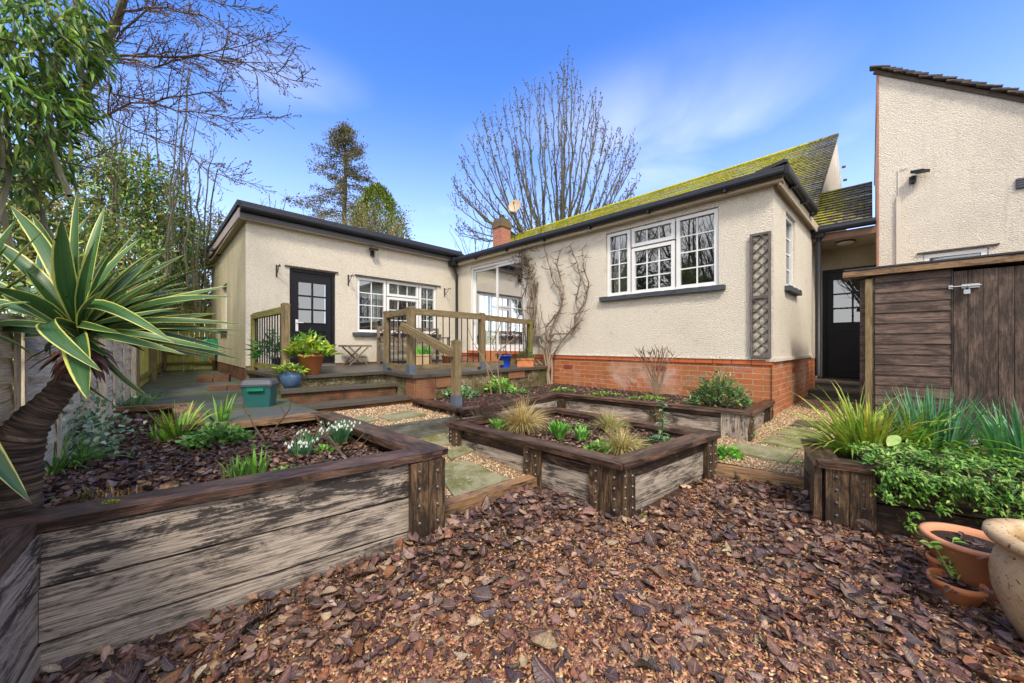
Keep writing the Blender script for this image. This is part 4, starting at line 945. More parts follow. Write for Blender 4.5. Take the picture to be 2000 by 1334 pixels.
slab(gq(((672, 822), (712, 811), (738, 818), (700, 828)), .425), .425, 'slab_green', 'small mossy slab against the cap of the left bed by the steps')
slab(gq(((1416, 878), (1439, 864), (1558, 878), (1536, 903)), .175), .175, 'slab_green', 'pale lichen-spotted slab nearest the split sleeper on the right')
slab(gq(((1486, 862), (1507, 849), (1621, 867), (1607, 883)), .21), .21, 'slab_green', 'second slab from the split sleeper on the path to the porch')
slab(gq(((1518, 846), (1536, 834), (1615, 843), (1603, 856)), .235), .235, 'slab_green', 'third slab from the split sleeper on the path to the porch')
slab(gq(((1545, 830), (1555, 820), (1616, 823), (1620, 835)), .262), .262, 'slab_dark', 'damp dark slab nearest the porch steps')
# ================================================================== fences
fd = Vector((-4.08, 4.6)).normalized(); F0 = Vector((-4.82, 4.5))
def fpt(px):   # along left fence line
    k = (px-1000)/F_PX; u = (k*F0.y-F0.x)/(fd.x-k*fd.y); return F0+fd*u
Ff = Frame(F0, fd, (.75, .66)); u_start = -4.4
def fence_panel(F, u0, u1, z0, z1, kind, label, cat='fence panel'):
    if kind == 'lap':
        t = thing('lap_fence_panel', label, 'fence', F.p(u0, 0, z0), 'waney lap fence panels'); h = .125; k = 0; z = z0+.03
        m = MB(int(u0*10)+40)
        while z < z1-.03:
            n = 10; p_ = None
            for i in range(n+1):
                u = u0+(u1-u0)*i/n; wv = .010*math.sin(u*5+k*2.3)+.008*m.r.uniform(-1, 1)
                q_ = (F.p(u, .030, z+wv), F.p(u, .012, min(z1, z+h+.02)), u)
                if p_:
                    uu = [(p_[2]+k, 0+k*.3), (q_[2]+k, 0+k*.3), (q_[2]+k, h+k*.3), (p_[2]+k, h+k*.3)]
                    m.quad(p_[0], q_[0], q_[1], p_[1], uu); m.quad(p_[0]-F.V*.012, q_[0]-F.V*.012, q_[0], p_[0], uu)
                p_ = q_
            z += h; k += 1
        m.build('boards', M['wood_fence_pale'], t)
        m = MB()
        for f in (0, .33, .67, 1): u = u0+.02+(u1-u0-.04)*f; m.fbox(F, u-.018, u+.018, .028, .040, z0, z1, 'z')
        m.fbox(F, u0, u1, .0, .055, z1, z1+.025); m.build('battens', M['wood_fence_pale'], t)
    else:
        t = thing('board_fence', label, 'fence', F.p(u0, 0, z0), 'green close-board fences'); m = MB(); n = int(abs(u1-u0)/.10); st = (u1-u0)/n
        for k in range(n): m.fbox(F, u0+k*st+.003, u0+(k+1)*st-.001, -.02+.004*(k % 2), -.004+.004*(k % 2), z0+.02, z1, 'z', jit=.004)
        m.build('boards', M['wood_fence_green'], t)
        for f in (.12, .5, .86): m = MB(); zz = z0+(z1-z0)*f; m.fbox(F, u0, u1, .004, .05, zz-.03, zz+.03); m.build('rail', M['wood_rail_green'], t)
        for u in (u0+.05, u1-.05): m = MB(); m.fbox(F, u-.045, u+.045, .002, .09, z0-.05, z1+.03, 'z'); m.build('fence_post', M['wood_rail'], t)
    return t
uc = (Vector((-8.9, 9.1))-F0).dot(fd)
fence_panel(Ff, -3.86, -2.05, .50, 1.30, 'lap', 'pale waney lap fence panel behind the yucca trunk')
fence_panel(Ff, -5.7, -3.90, .50, 1.30, 'lap', 'pale waney lap fence panel nearest the camera at the left edge')
fence_panel(Ff, -2.0, -.02, .50, 1.30, 'lap', 'pale waney lap fence panel meeting the green board fence')
for u in (-2.02, .0):
    m = MB(); m.fbox(Ff, u-.04, u+.04, -.02, .07, .3, 1.36, 'z'); o = m.build('fence_post', M['wood_fence_pale']); tag(o, 'pale fence post '+('between the two waney lap panels' if u < -1 else 'where waney lap panel meets green board fence'), 'fence post')
fence_panel(Ff, .05, 2.9, .52, 2.08, 'board', 'algae-green close-board fence running back along the left of the patio')
fence_panel(Ff, 2.95, uc, .52, 2.08, 'board', 'far length of algae-green board fence reaching the back corner')
FB = Frame((-8.9, 9.1), (.75, .66), (.66, -.75))
fence_panel(FB, .0, 1.35, .52, 2.24, 'board', 'green board fence across the back of the patio beside the wing')
# ================================================================== shed
sh = thing('garden_shed', 'dark brown weathered timber shed with shiplap panel and plank door', 'shed', (5, 4.2, .3))
us0, us1 = FSH.u(1709), FSH.u(1857); 
def ztop(u): return 2.055+.02*u
m = MB(12); z = .24; k = 0
while z < 2.02:
    h = min(.122, 2.03-z); m.obox(FSH.p((us0+us1)/2, .012, z+h/2), FSH.U*(us1-us0)/2, (FSH.V*.008+Vector((0, 0, -.0))).normalized()*.009, Vector((0, 0, h/2))+FSH.V*-.006, jit=.001)
    m.fbox(FSH, us0, us1, -.005, .004, z-.01, z+.012); z += .122
m.build('shiplap_panel', M['wood_shed'], sh)
m = MB(); m.fbox(FSH, FSH.u(1689), FSH.u(1704), -.03, .05, .2, 2.0, 'z', jit=.004); m.build('corner_post', M['wood_rail'], sh)
m = MB(); m.fbox(FSH, us1+.002, us1+.012, -.02, .03, .2, 2.02, 'z'); m.fbox(FSH, us0-.03, us0-.004, -.02, .02, .2, 2.02, 'z'); m.build('door_jamb', M['wood_wet'], sh)
ud = us1+.016; m = MB(8)
for k in range(9): m.fbox(FSH, ud+k*.098+.002, ud+(k+1)*.098-.002, -.01, .026+.004*m.r.random(), .30, 2.0, 'z', jit=.002)
dr = m.build('door', M['wood_shed_door'], sh)
m = MB(); zb = FSH.z(1880, 560); u = us1+.05; m.tube([FSH.p(u-.06, .055, zb), FSH.p(u+.15, .055, zb)], .007, 8); m.fbox(FSH, u+.02, u+.14, .035, .043, zb-.022, zb+.022); m.fbox(FSH, u-.07, u-.04, .03, .045, zb-.02, zb+.02)
m.tube([FSH.p(u+.06, .06, zb), FSH.p(u+.06, .085, zb-.02)], .005, 6); m.build('bolt_latch', M['galv'], dr)
m = MB(); m.fbox(FSH, u+.03, u+.075, .055, .075, zb-.085, zb-.04); m.tube([FSH.p(u+.038, .065, zb-.04), FSH.p(u+.038, .065, zb-.012), FSH.p(u+.067, .065, zb-.012), FSH.p(u+.067, .065, zb-.04)], .004, 6); m.build('padlock', M['galv'], dr)
m = MB(); m.obox(FSH.p(.75, -.02, 2.075), FSH.U*.95, FSH.V*.11, Vector((0, 0, .035)), jit=.003); m.build('roof_fascia', M['wood_sleeper'], sh)
m = MB(); q0 = FSH.p(-.19, .1, 2.115); q1 = FSH.p(1.7, .1, 2.115); q2 = FSH.p(1.7, -1.28, 2.02); q3 = FSH.p(-.1, -1.28, 2.02)
i = [m.vert(q) for q in (q0, q1, q2, q3)]+[m.vert(q+Vector((0, 0, .02))) for q in (q0, q1, q2, q3)]
for f in ((3, 2, 1, 0), (4, 5, 6, 7), (0, 1, 5, 4), (1, 2, 6, 5), (2, 3, 7, 6), (3, 0, 4, 7)): m.face([i[k] for k in f])
m.build('roof', M['black_felt'], sh)
m = MB(); m.fbox(FSH, -.05, 1.7, -1.25, -.032, .2, 2.0); m.build('carcass', M['wood_shed'], sh)
# ================================================================== railings on the terrace
def post(parent, p, z0, z1, w_=.085, mat='wood_rail', shoe=True):
    p = Vector((p[0], p[1], 0)); F = Frame(p.xy, dB, dA); m = MB()
    m.fbox(F, -w_/2, w_/2, -w_/2, w_/2, z0, z1-.03, 'z', jit=.003); m.fbox(F, -w_/2-.004, w_/2+.004, -w_/2-.004, w_/2+.004, z1-.03, z1-.012, 'z'); m.fbox(F, -w_*.36, w_*.36, -w_*.36, w_*.36, z1-.012, z1, 'z')
    o = m.build('post', M[mat], parent)
    if shoe: m = MB(); m.fbox(F, -w_/2-.005, w_/2+.005, -w_/2-.005, w_/2+.005, z0-.002, z0+.13, 'z'); m.build('post_shoe', M['shoe'], o)
    return p
def rail_run(parent, a, b, zt, zb, n, mat='wood_rail'):
    a = Vector((*a, 0)); b = Vector((*b, 0)); d = (b-a).normalized()
    m = MB(); m.beam(a+Vector((0, 0, zt)), b+Vector((0, 0, zt)), .07, .075); m.beam(a+Vector((0, 0, zt+.03)), b+Vector((0, 0, zt+.03)), .035, .05); m.build('handrail', M[mat], parent)
    m = MB(); m.beam(a+Vector((0, 0, zb)), b+Vector((0, 0, zb)), .045, .075); m.build('bottom_rail', M[mat], parent)
    for k in range(n):
        q = a+(b-a)*(k+.6)/(n+.2); m = MB(); m.tube([q+Vector((0, 0, zb+.03)), q+Vector((0, 0, zt-.03))], .0085, 6); m.build('baluster', M['black_plastic'], parent)
bl = thing('balustrade', 'short green-stained balustrade with black spindles left of the terrace steps', 'railing', (-3.6, 5.3, .8), 'terrace balustrades')
pa, pb_ = (-4.17, 5.80), (-2.99, 4.73)
post(bl, pa, .8, 1.70, mat='wood_rail_green', shoe=False); post(bl, pb_, .8, 1.755); rail_run(bl, pa, pb_, 1.66, .885, 12, 'wood_rail_green')
br_ = thing('balustrade', 'long weathered balustrade with black spindles along the right edge of the terrace', 'railing', (-1, 5.3, .8), 'terrace balustrades')
p3, p4, p5, p6 = (-1.96, 5.62), (-1.40, 4.96), (-.50, 5.93), (.44, 6.72)
p6 = tuple(FA.p(FA.u(1048), .2, 0).xy)
for p_ in (p3, p4, p5): post(br_, p_, .8, 1.735)
post(br_, p6, .8, 1.72, mat='wood_rail_green', shoe=False)
rail_run(br_, p3, p4, 1.66, .885, 5); rail_run(br_, p4, p5, 1.66, .885, 11); rail_run(br_, p5, p6, 1.65, .885, 10)
hr = thing('step_handrail', 'sloping timber handrail on a tall post beside the garden steps', 'railing', (-.63, 4.1, .5))
p7 = (-.64, 4.12); post(hr, p7, .50, 1.26)
m = MB(); m.beam((-1.53, 4.98, 1.455), (p7[0]-.03, p7[1]-.05, 1.10), .07, .07); m.beam((-1.53, 4.98, 1.50), (p7[0]-.03, p7[1]-.05, 1.145), .035, .03); m.build('handrail', M['wood_rail'], hr)
# ================================================================== trellis
tr = thing('trellis', 'grey timber diamond trellis fixed to the bungalow corner', 'trellis', FA.p(.2, 0, 1))
ta, tb = FA.u(1506.5), FA.u(1466); tz0, tz1 = FA.z(1506.5, 699), FA.z(1506.5, 452); tm = (tz0+tz1)/2-.02
m = MB()
for a, b, c, d, g in ((ta, ta+.028, tz0, tz1, 'z'), (tb-.028, tb, tz0, tz1, 'z'), (ta+.03, tb-.03, tz0, tz0+.03, 'u'), (ta+.03, tb-.03, tz1-.03, tz1, 'u'), (ta+.03, tb-.03, tm-.02, tm+.02, 'u')):
    m.fbox(FA, a, b, .005, .045, c, d, g)
m.build('frame', M['wood_trellis'], tr)
m = MB(); sp = .125; w0 = ta+.03; w1 = tb-.03
def clipline(x0, z0, s_, za, zb):   # z = z0 + s*(x-x0)
    pts = []
    xa_, xb_ = w0, w1; z_a = z0+s_*(xa_-x0); z_b = z0+s_*(xb_-x0)
    for lo, hi in ((za, zb),):
        if max(z_a, z_b) < lo or min(z_a, z_b) > hi: return None
        def cl(z): return x0+(z-z0)/s_
        if z_a < lo: xa_ = cl(lo)
        if z_a > hi: xa_ = cl(hi)
        if z_b < lo: xb_ = cl(lo)
        if z_b > hi: xb_ = cl(hi)
    return (xa_, z0+s_*(xa_-x0)), (xb_, z0+s_*(xb_-x0))
for za, zb in ((tz0+.03, tm-.02), (tm+.02, tz1-.03)):
    for s_, v in ((.95, .038), (-.95, .018)):
        for k in range(-6, 30):
            r = clipline(w0, za-.3+k*sp, s_, za, zb)
            if r and abs(r[0][0]-r[1][0]) > .02: m.beam(FA.p(r[0][0], v, r[0][1]), FA.p(r[1][0], v, r[1][1]), .012, .018, up=FA.V)
m.build('lattice', M['wood_trellis'], tr)
# ================================================================== wall lights, brackets, hose reel, dish
def wall_light(F, px, y, label, s_=1.0, head=(0, 1)):
    u = F.u(px); z = F.z(px, y); t = thing('wall_light', label, 'light', F.p(u, 0, z), 'outdoor security lights')
    m = MB(); m.fbox(F, u-.035*s_, u+.035*s_, .002, .05*s_, z-.06*s_, z+.03*s_); m.tube([F.p(u, .04*s_, z-.02*s_), F.p(u, .085*s_, z+.02*s_)], .02*s_, 8); m.build('bracket', M['iron'], t)
    m = MB(); c = F.p(u+head[0]*.08*s_, .11*s_, z+.06*s_); ax = (F.V*head[1]+F.U*head[0]).normalized(); sd_ = ax.cross(Vector((0, 0, 1))); m.obox(c, sd_*.07*s_, (ax+Vector((0, 0, -.25))).normalized()*.075*s_, (Vector((0, 0, 1))+ax*.25).normalized()*.02*s_, jit=.002); m.build('lamp_head', M['iron'], t)
    m = MB(); m.tube([F.p(u, .06*s_, z-.05*s_), F.p(u, .09*s_, z-.09*s_)], [.028*s_, .024*s_], 10); m.build('sensor', M['iron'], t); return t
wall_light(FW, 726, 494, 'small black security light above the wing window')
wall_light(FWS, 431, 494, 'black security light under the side eaves of the wing', head=(.6, 1))
wall_light(FR, 1782, 350, 'large black security light high on the gable house wall', 1.0, (.9, .7))
t = thing('ceiling_light', 'round white light under the porch ceiling', 'light', FP.p(.45, -.45, 3.0)); c = FP.p(.42, -.42, 0)
m = MB(); m.lathe((c.x, c.y, 3.0), [(.0, .0), (.10, .0), (.125, .02), (.13, .05)], 24); m.build('diffuser', M['lamp_white'], t)
m = MB(); m.lathe((c.x, c.y, 3.02), [(.135, .0), (.135, .03), (.0, .03)], 24); m.build('rim', M['iron'], t)
for px, y, lb_ in ((540, 529, 'iron hanging basket bracket left of the black door'), (680, 547, 'iron hanging basket bracket between door and wing window'), (868, 571, 'iron hanging basket bracket next to the corner downpipe')):
    u = FW.u(px); z = FW.z(px, y); m = MB(); m.fbox(FW, u-.012, u+.012, .0, .012, z-.11, z+.11, 'z'); dd = FW.V*.0-FW.U*0
    e = FW.V*.25
    m.tube([FW.p(u, .01, z+.06), FW.p(u, .24, z+.075), FW.p(u, .27, z+.055), FW.p(u, .265, z+.03)], .008, 6); m.tube([FW.p(u, .012, z-.08), FW.p(u, .21, z+.07)], .007, 6)
    tag(m.build('basket_bracket', M['iron']), lb_, 'bracket', 'hanging basket brackets')
hc = P(425, 677, 8.45); t = thing('hose_reel', 'green garden hose reel on the side wall of the wing', 'hose reel', hc)
Fh = Frame(hc.xy, dB, nB); k0 = FWS.u(424); Fh = Frame(FWS.p(k0, .16, 0).xy, dA, nA)
z = hc.z; m = MB(); m.tube([Fh.p(-.17, 0, z), Fh.p(-.16, 0, z), Fh.p(-.12, 0, z), Fh.p(.12, 0, z), Fh.p(.16, 0, z), Fh.p(.17, 0, z)], [.17, .19, .12, .12, .19, .17], 18); m.build('drum', M['green_plastic_bright'], t)
m = MB()
for k in range(7): m.tube([Fh.p(-.12+.035*k+.001*j, 0+.14*math.cos(j*.7), z+.14*math.sin(j*.7)) for j in range(10)], .012, 5)
m.build('hose', M['green_plastic_bright'], t)
m = MB(); m.fbox(Fh, -.2, .2, -.16, -.13, z-.2, z+.2); m.tube([Fh.p(-.2, .0, z+.05), Fh.p(-.2, .05, z+.24), Fh.p(.2, .05, z+.24), Fh.p(.2, 0, z+.05)], .014, 6); m.build('frame', M['green_plastic_bright'], t)
m = MB(); m.tube([Fh.p(-.12, .1, z-.12), Fh.p(-.16, .12, z-.35), Fh.p(-.12, .08, z-.42), Fh.p(-.02, .05, z-.3)], .011, 6); m.build('hose_tail', M['green_plastic_bright'], t)
tag((lambda m_: (m_.tube([Fh.p(.0, -.10, z-.30), Fh.p(0, -.02, z-.30)], .014, 6), m_.tube([Fh.p(0, -.03, z-.27), Fh.p(0, -.03, z-.40)], .013, 6), m_.build('garden_tap', M['yellow_plastic']))[-1])(MB()), 'small brass garden tap below the hose reel', 'tap')
# satellite dish beyond the roof
dc = P(1006, 403, 13); t = thing('satellite_dish', 'pale rust-stained satellite dish above the chimney in front of the bare tree', 'satellite dish', dc)
from mathutils import Euler
m = MB(); E = Euler((R(80), R(8), R(-25))); m.lathe(dc, [(.0, .0), (.10, .006), (.18, .022), (.235, .045), (.235, .052), (.1, .012), (.0, .008)], 28, tilt=E); m.build('reflector', M['dish'], t)
m = MB(); m.tube([dc+Vector((0, .06, .0)), dc+Vector((0, .1, -.25)), Vector((dc.x, dc.y+.1, 4.2))], .02, 6); m.build('mast', M['iron'], t)
m = MB(); m.tube([dc+Vector((0, 0, -.2)), dc+Vector((-.05, -.3, -.02))], .01, 5); m.tube([dc+Vector((-.05, -.3, -.04)), dc+Vector((-.05, -.3, .04))], .025, 6); m.build('feed_arm', M['iron'], t)
# ================================================================== garden furniture and pots
def rim_pot(name, c, r, h, mat, label, cat='flower pot', tilt=None, fill='soil', taper=.66, rimh=.14, group=None, extra=0, rimout=1.07):
    t = thing(name, label, cat, c, group); c = Vector(c)
    m = MB(); rb2 = r*taper; rh = h*rimh; n_ = 36
    m.lathe(c, [(rb2*.9, .0), (rb2, .004), (r*.93, h-rh), (r*rimout*.98, h-rh+.004), (r*rimout, h-rh*.4), (r*rimout*.985, h), (r*.93, h), (r*.90, h-rh), (r*.86, h-rh*1.6)], n_, tilt=tilt); m.build('pot', M[mat], t, smooth=True)
    if fill:
        m = MB(); m.lathe(c, [(r*.885, h-rh*1.15), (r*.6, h-rh*1.05+.01), (0.001, h-rh*.9)], n_, tilt=tilt); m.build('compost', M[fill], t)
    return t
bp = P(607, 726, 4.95); bp.z = .80
rim_pot('plant_pot', bp, .168, .27, 'terracotta', 'large terracotta pot of yellow-green foliage at the top of the steps')
bq = P(569, 754, 4.70); bq.z = .65
t = thing('glazed_pot', 'small blue glazed pot standing on the upper step', 'flower pot', bq)
m = MB(); m.lathe(bq, [(.075, .0), (.10, .03), (.128, .10), (.132, .15), (.120, .185), (.124, .195), (.128, .2), (.12, .203), (.112, .19), (.115, .15)], 36); m.build('pot', M['blue_glaze'], t, smooth=True)
m = MB(); m.lathe(bq, [(.112, .185), (.05, .19), (.001, .19)], 24); m.build('compost', M['soil'], t)
# storage box
Fx = Frame(G(491, 797, .55).xy+Vector((0, .13)), (.965, .26), (.26, -.965)); t = thing('storage_box', 'green plastic storage box with dark grey lid beside the steps', 'storage box', (Fx.o.x, Fx.o.y, .55))
m = MB(); hw, hd = .142, .115
def frust(F, w0, d0, w1, d1, z0, z1, m, segs=6, rad=.25):
    def ring(w_, d_, z):
        out = []
        for cx, cy, a0 in ((1, 1, 0), (-1, 1, 90), (-1, -1, 180), (1, -1, 270)):
            for k in range(segs+1):
                a_ = R(a0+90*k/segs); rr = rad*min(w_, d_); out.append(m.vert(F.p(cx*(w_-rr)+rr*math.cos(a_), cy*(d_-rr)+rr*math.sin(a_), z)))
        return out
    return ring
ring = frust(Fx, 0, 0, 0, 0, 0, 0, m)
def loft(rings):
    for a, b in zip(rings, rings[1:]):
        n = len(a)
        for i in range(n): j = (i+1) % n; m.face((a[i], a[j], b[j], b[i])[::-1])
    m.face(rings[-1][::-1])
loft([ring(hw*.86, hd*.84, .551), ring(hw*.95, hd*.95, .74), ring(hw*.955, hd*.955, .752), ring(hw, hd, .753), ring(hw, hd, .765)]); m.build('body', M['green_plastic'], t)
m = MB(); ring = frust(Fx, 0, 0, 0, 0, 0, 0, m); loft([ring(hw*1.0, hd*1.02, .766), ring(hw*1.05, hd*1.07, .77), ring(hw*1.05, hd*1.07, .79), ring(hw*.98, hd*.98, .82), ring(hw*.85, hd*.80, .838), ring(hw*.80, hd*.75, .833)])
for k in (-1, 0, 1): m.fbox(Fx, -.10, .10, k*.045-.006, k*.045+.006, .833, .843)
m.build('lid', M['grey_plastic'], t)
m = MB(); m.fbox(Fx, -.075, .075, hd*.96, hd*.96+.03, .725, .75, jit=.002); m.build('handle', M['green_plastic_bright'], t)
# folding table
def pt_on(px, y, F, v):      # point at pixel px on line offset v from frame F, world z from y
    F2 = Frame(F.p(0, v, 0).xy, F.U, F.V); u = F2.u(px); return u
v0 = .34; t = thing('folding_table', 'small weathered wooden folding table against the wing wall', 'table', FW.p(2.5, .35, .8))
F2 = Frame(FW.p(0, v0, 0).xy, FW.U, FW.V); ua, ub = F2.u(718), F2.u(668); zt_ = 1.205
m = MB()
for k in range(6): m.fbox(F2, ua, ub, -.20+.068*k, -.14+.068*k, zt_-.04, zt_-.004)
m.build('tabletop', M['wood_garden'], t)
for vv in (-.17, .17):
    for s_ in (0, 1):
        a = ua+.06 if s_ else ub-.06; b = ub-.06 if s_ else ua+.06
        m = MB(); m.beam(F2.p(a, vv+.02*s_, zt_-.03), F2.p(b, vv+.02*s_, .802), .03, .022); m.build('leg', M['wood_garden'], t)
m = MB()
for u in (ua+.10, ub-.10): m.beam(F2.p(u, -.17, .96), F2.p(u, .19, .96), .03, .02)
m.build('stretcher', M['wood_garden'], t)
# bench
t = thing('garden_bench', 'weathered wooden garden bench with crossed back behind the balustrade', 'bench', FW.p(1.5, .4, .8))
F3 = Frame(FW.p(0, .15, 0).xy, FW.U, FW.V); ua, ub = F3.u(853), F3.u(738)
for u in (ua, ub):
    m = MB(); m.fbox(F3, u-.025, u+.025, .0, .05, .8, 1.60, 'z'); m.build('leg', M['wood_garden'], t)
    m = MB(); m.fbox(F3, u-.025, u+.025, .46, .51, .8, 1.36, 'z'); m.build('leg', M['wood_garden'], t)
    m = MB(); m.beam(F3.p(u, .0, 1.36), F3.p(u, .54, 1.375), .055, .025); m.build('armrest', M['wood_garden'], t)
m = MB()
for k in range(5): m.fbox(F3, ua, ub, .04+.09*k, .115+.09*k, 1.175, 1.195)
m.fbox(F3, ua, ub, .49, .512, 1.10, 1.17); m.build('seat', M['wood_garden'], t)
m = MB(); m.fbox(F3, ua, ub, .01, .035, 1.54, 1.60); m.fbox(F3, ua, ub, .01, .035, 1.25, 1.29); w3 = (ub-ua)/3
for k in range(3):
    a = ua+w3*k; m.beam(F3.p(a, .012, 1.29), F3.p(a+w3, .012, 1.54), .03, .02, up=F3.V); m.beam(F3.p(a, .028, 1.54), F3.p(a+w3, .028, 1.29), .03, .02, up=F3.V)
    if k: m.fbox(F3, a-.015, a+.015, .01, .033, 1.29, 1.54, 'z')
m.build('backrest', M['wood_garden'], t)
# troughs and small pots on the terrace
def trough(px0, px1, ytop, ybot, Y, mat, label, depth=.16, F_=None):
    a = P(px0, ybot, Y); b = P(px1, ybot, Y); zt2 = P(px0, ytop, Y).z; t = thing('planter', label, 'planter', (a.x, a.y, .80), 'planters on the terrace')
    F = Frame(a.xy, (1, 0), (0, -1)); w_ = b.x-a.x; m = MB()
    m.fbox(F, .01, w_-.01, -depth+.01, -.01, .802, zt2-.03); m.fbox(F, 0, w_, -depth, -depth+.02, zt2-.03, zt2); m.fbox(F, 0, w_, -.02, 0, zt2-.03, zt2); m.fbox(F, 0, .02, -depth+.02, -.02, zt2-.03, zt2); m.fbox(F, w_-.02, w_, -depth+.02, -.02, zt2-.03, zt2)
    m.build('box', M[mat], t); m = MB(); m.fbox(F, .02, w_-.02, -depth+.02, -.02, zt2-.03, zt2-.012); m.build('compost', M['soil'], t); return t, Vector((a.x+w_/2, a.y+depth/2, zt2-.012)), w_
plain('stone_trough', (.46, .33, .20), .8, .3, var=.3, sc=7, bump=.3)
tA = trough(808, 841, 692, 718, 6.1, 'stone_trough', 'sandy stone trough of spring bulbs behind the balustrade')
tB = trough(1009, 1043, 700, 714, 6.6, 'terracotta', 'long terracotta trough of dark foliage in front of the patio door')
c = P(876, 716, 6.6); c.z = .80; rim_pot('plant_pot', c, .13, .22, 'terracotta', 'terracotta pot holding a cream-edged plant below the corner downpipe', group='small pots on the terrace'); potA = c.copy()
c = P(986, 716, 6.5); c.z = .80; t = thing('bucket', 'bright blue plastic bucket on the terrace behind the spindles', 'bucket', c); m = MB(); m.lathe(c, [(.085, .0), (.115, .20), (.122, .2), (.122, .212), (.11, .21), (.08, .02), (.0, .02)], 24); m.build('tub', M['blue_plastic'], t, smooth=True)
m = MB(); m.tube([c+Vector((.115*math.cos(a_), .02, .2+.10*math.sin(a_)*-1)) for a_ in [R(180+x) for x in range(0, 181, 20)]], .004, 5); m.build('handle', M['galv'], t)
c = FA.p(FA.u(962), .10, .8); F = FA; u = FA.u(963); m = MB(); m.fbox(FA, u-.17, u+.17, .03, .07, .805, 1.06, jit=.003); tag(m.build('paving_tile', M['terracotta']), 'square terracotta paving tile leaning under the patio door', 'tile')
# brick piles against the wing side wall
for (px, y, nn, lb_) in ((418, 746, 1, 'small flat pile of old bricks by the tap'), (446, 761, 1, 'row of two old bricks by the wing corner')):
    g = G(px, y, .55); F = Frame(g.xy, (.93, .36), (.36, -.93)); m = MB()
    for k in range(2): m.fbox(F, -.23+.235*k, -.005+.235*k, -.05, .055, .55, .615, jit=.004)
    for k in range(2): m.fbox(F, -.21+.225*k, .01+.225*k, -.045, .05, .617, .68, jit=.004) if px < 430 else None
    tag(m.build('brick_stack', M['brick_wall_old'] if False else plain('loose_brick', (.13, .07, .045), .85, .3, var=.5, sc=10, bump=.4)), lb_, 'bricks', 'loose bricks on the patio')
# ================================================================== pots at bottom right
gz = .035
c = G(1897, 1052, .285); c.z = gz
t = rim_pot('terracotta_bowl', c, .150, .25, 'terracotta_pale', 'wide shallow terracotta bowl with a few dead leaves, largest of the orange pots', taper=.72, rimh=.10, rimout=1.10)
cbowl = c.copy()
c = G(1842, 1090, .17); c.z = gz; rim_pot('plant_pot', c, .053, .14, 'terracotta', 'smallest terracotta pot tucked beside the wide bowl', taper=.7, rimh=.2); c1 = c.copy()
c = G(1868, 1132, .135); c.z = gz; rim_pot('terracotta_saucer', c, .085, .10, 'terracotta', 'low terracotta pan of soggy leaves in front of the wide bowl', taper=.78, rimh=.3); c2 = c.copy()
c = G(1992, 1040, .30); c.z = gz; c.x += .06; rim_pot('plant_pot', c, .11, .24, 'terracotta', 'terracotta pot half hidden behind the tan jar at the right edge', rimh=.12); c3 = c.copy()
c = Vector((2.075, 1.304, gz)); t = thing('tan_jar', 'big round tan earthenware jar with thick rim at the right edge', 'flower pot', c)
m = MB(); m.lathe(c, [(r__*.82, z__) for r__, z__ in [(.13, .0), (.15, .01), (.205, .10), (.245, .20), (.252, .27), (.238, .335), (.215, .37), (.212, .385), (.262, .395), (.272, .41), (.268, .43), (.24, .437), (.205, .43), (.19, .41), (.19, .36), (.2, .33)]], 56); m.build('pot', M['tan_pot'], t, smooth=True)
m = MB(); m.lathe(c, [(.16, .365), (.1, .375), (.001, .37)], 30); m.build('compost', M['soil'], t); c4 = c.copy()
# galvanised watering can behind the daffodils
c = P(1885, 850, 2.75); t = thing('watering_can', 'galvanised can with a hoop handle among the daffodil leaves', 'watering can', (c.x, c.y, .38))
c.z = .38; m = MB(); m.lathe(c, [(.0, .0), (.055, .0), (.055, .10), (.05, .11), (.0, .11)], 24); m.build('body', M['galv'], t)
m = MB()
h_ = [c+Vector((.042*math.cos(a_), .0, .10+.115*math.sin(a_))) for a_ in [R(x) for x in range(0, 181, 15)]]
for a, b in zip(h_, h_[1:]): m.beam(a, b, .02, .005, up=(b-a).cross(Vector((0, 1, 0))))
m.build('handle', M['galv'], t)
m = MB(); m.tube([c+Vector((.05, 0, .03)), c+Vector((.14, .02, .12))], [.012, .008], 8); m.build('spout', M['galv'], t)
# ================================================================== leaf litter, chips and gravel
BX = [(-.5, -.5, 0), (.5, -.5, 0), (.5, .5, 0), (-.5, .5, 0), (-.42, -.46, 1), (.42, -.46, 1), (.42, .46, 1), (-.42, .46, 1)]
BXF = [(4, 5, 6, 7), (0, 1, 5, 4), (1, 2, 6, 5), (2, 3, 7, 6), (3, 0, 4, 7)]
BROWNS = [(0.189, 0.072, 0.04), (0.31, 0.136, 0.064), (0.43, 0.232, 0.11), (0.103, 0.04, 0.028), (0.344, 0.176, 0.088), (0.065, 0.028, 0.024), (0.206, 0.096, 0.067), (0.43, 0.248, 0.127), (0.138, 0.06, 0.048), (0.292, 0.152, 0.103)]
DEADC = [(0.106, 0.052, 0.044), (0.174, 0.09, 0.069), (0.29, 0.171, 0.126), (0.067, 0.038, 0.037), (0.212, 0.133, 0.117), (0.425, 0.285, 0.195), (0.145, 0.071, 0.059), (0.097, 0.067, 0.069), (0.232, 0.095, 0.049), (0.058, 0.038, 0.044)]
def in_poly(x, y, poly):
    c = np.zeros(len(x), bool); n = len(poly)
    for i in range(n):
        x1, y1 = poly[i-1]; x2, y2 = poly[i]
        k = ((y1 > y) != (y2 > y)); xi = (x2-x1)*(y-y1)/((y2-y1)+1e-12)+x1; c ^= k & (x < xi)
    return c
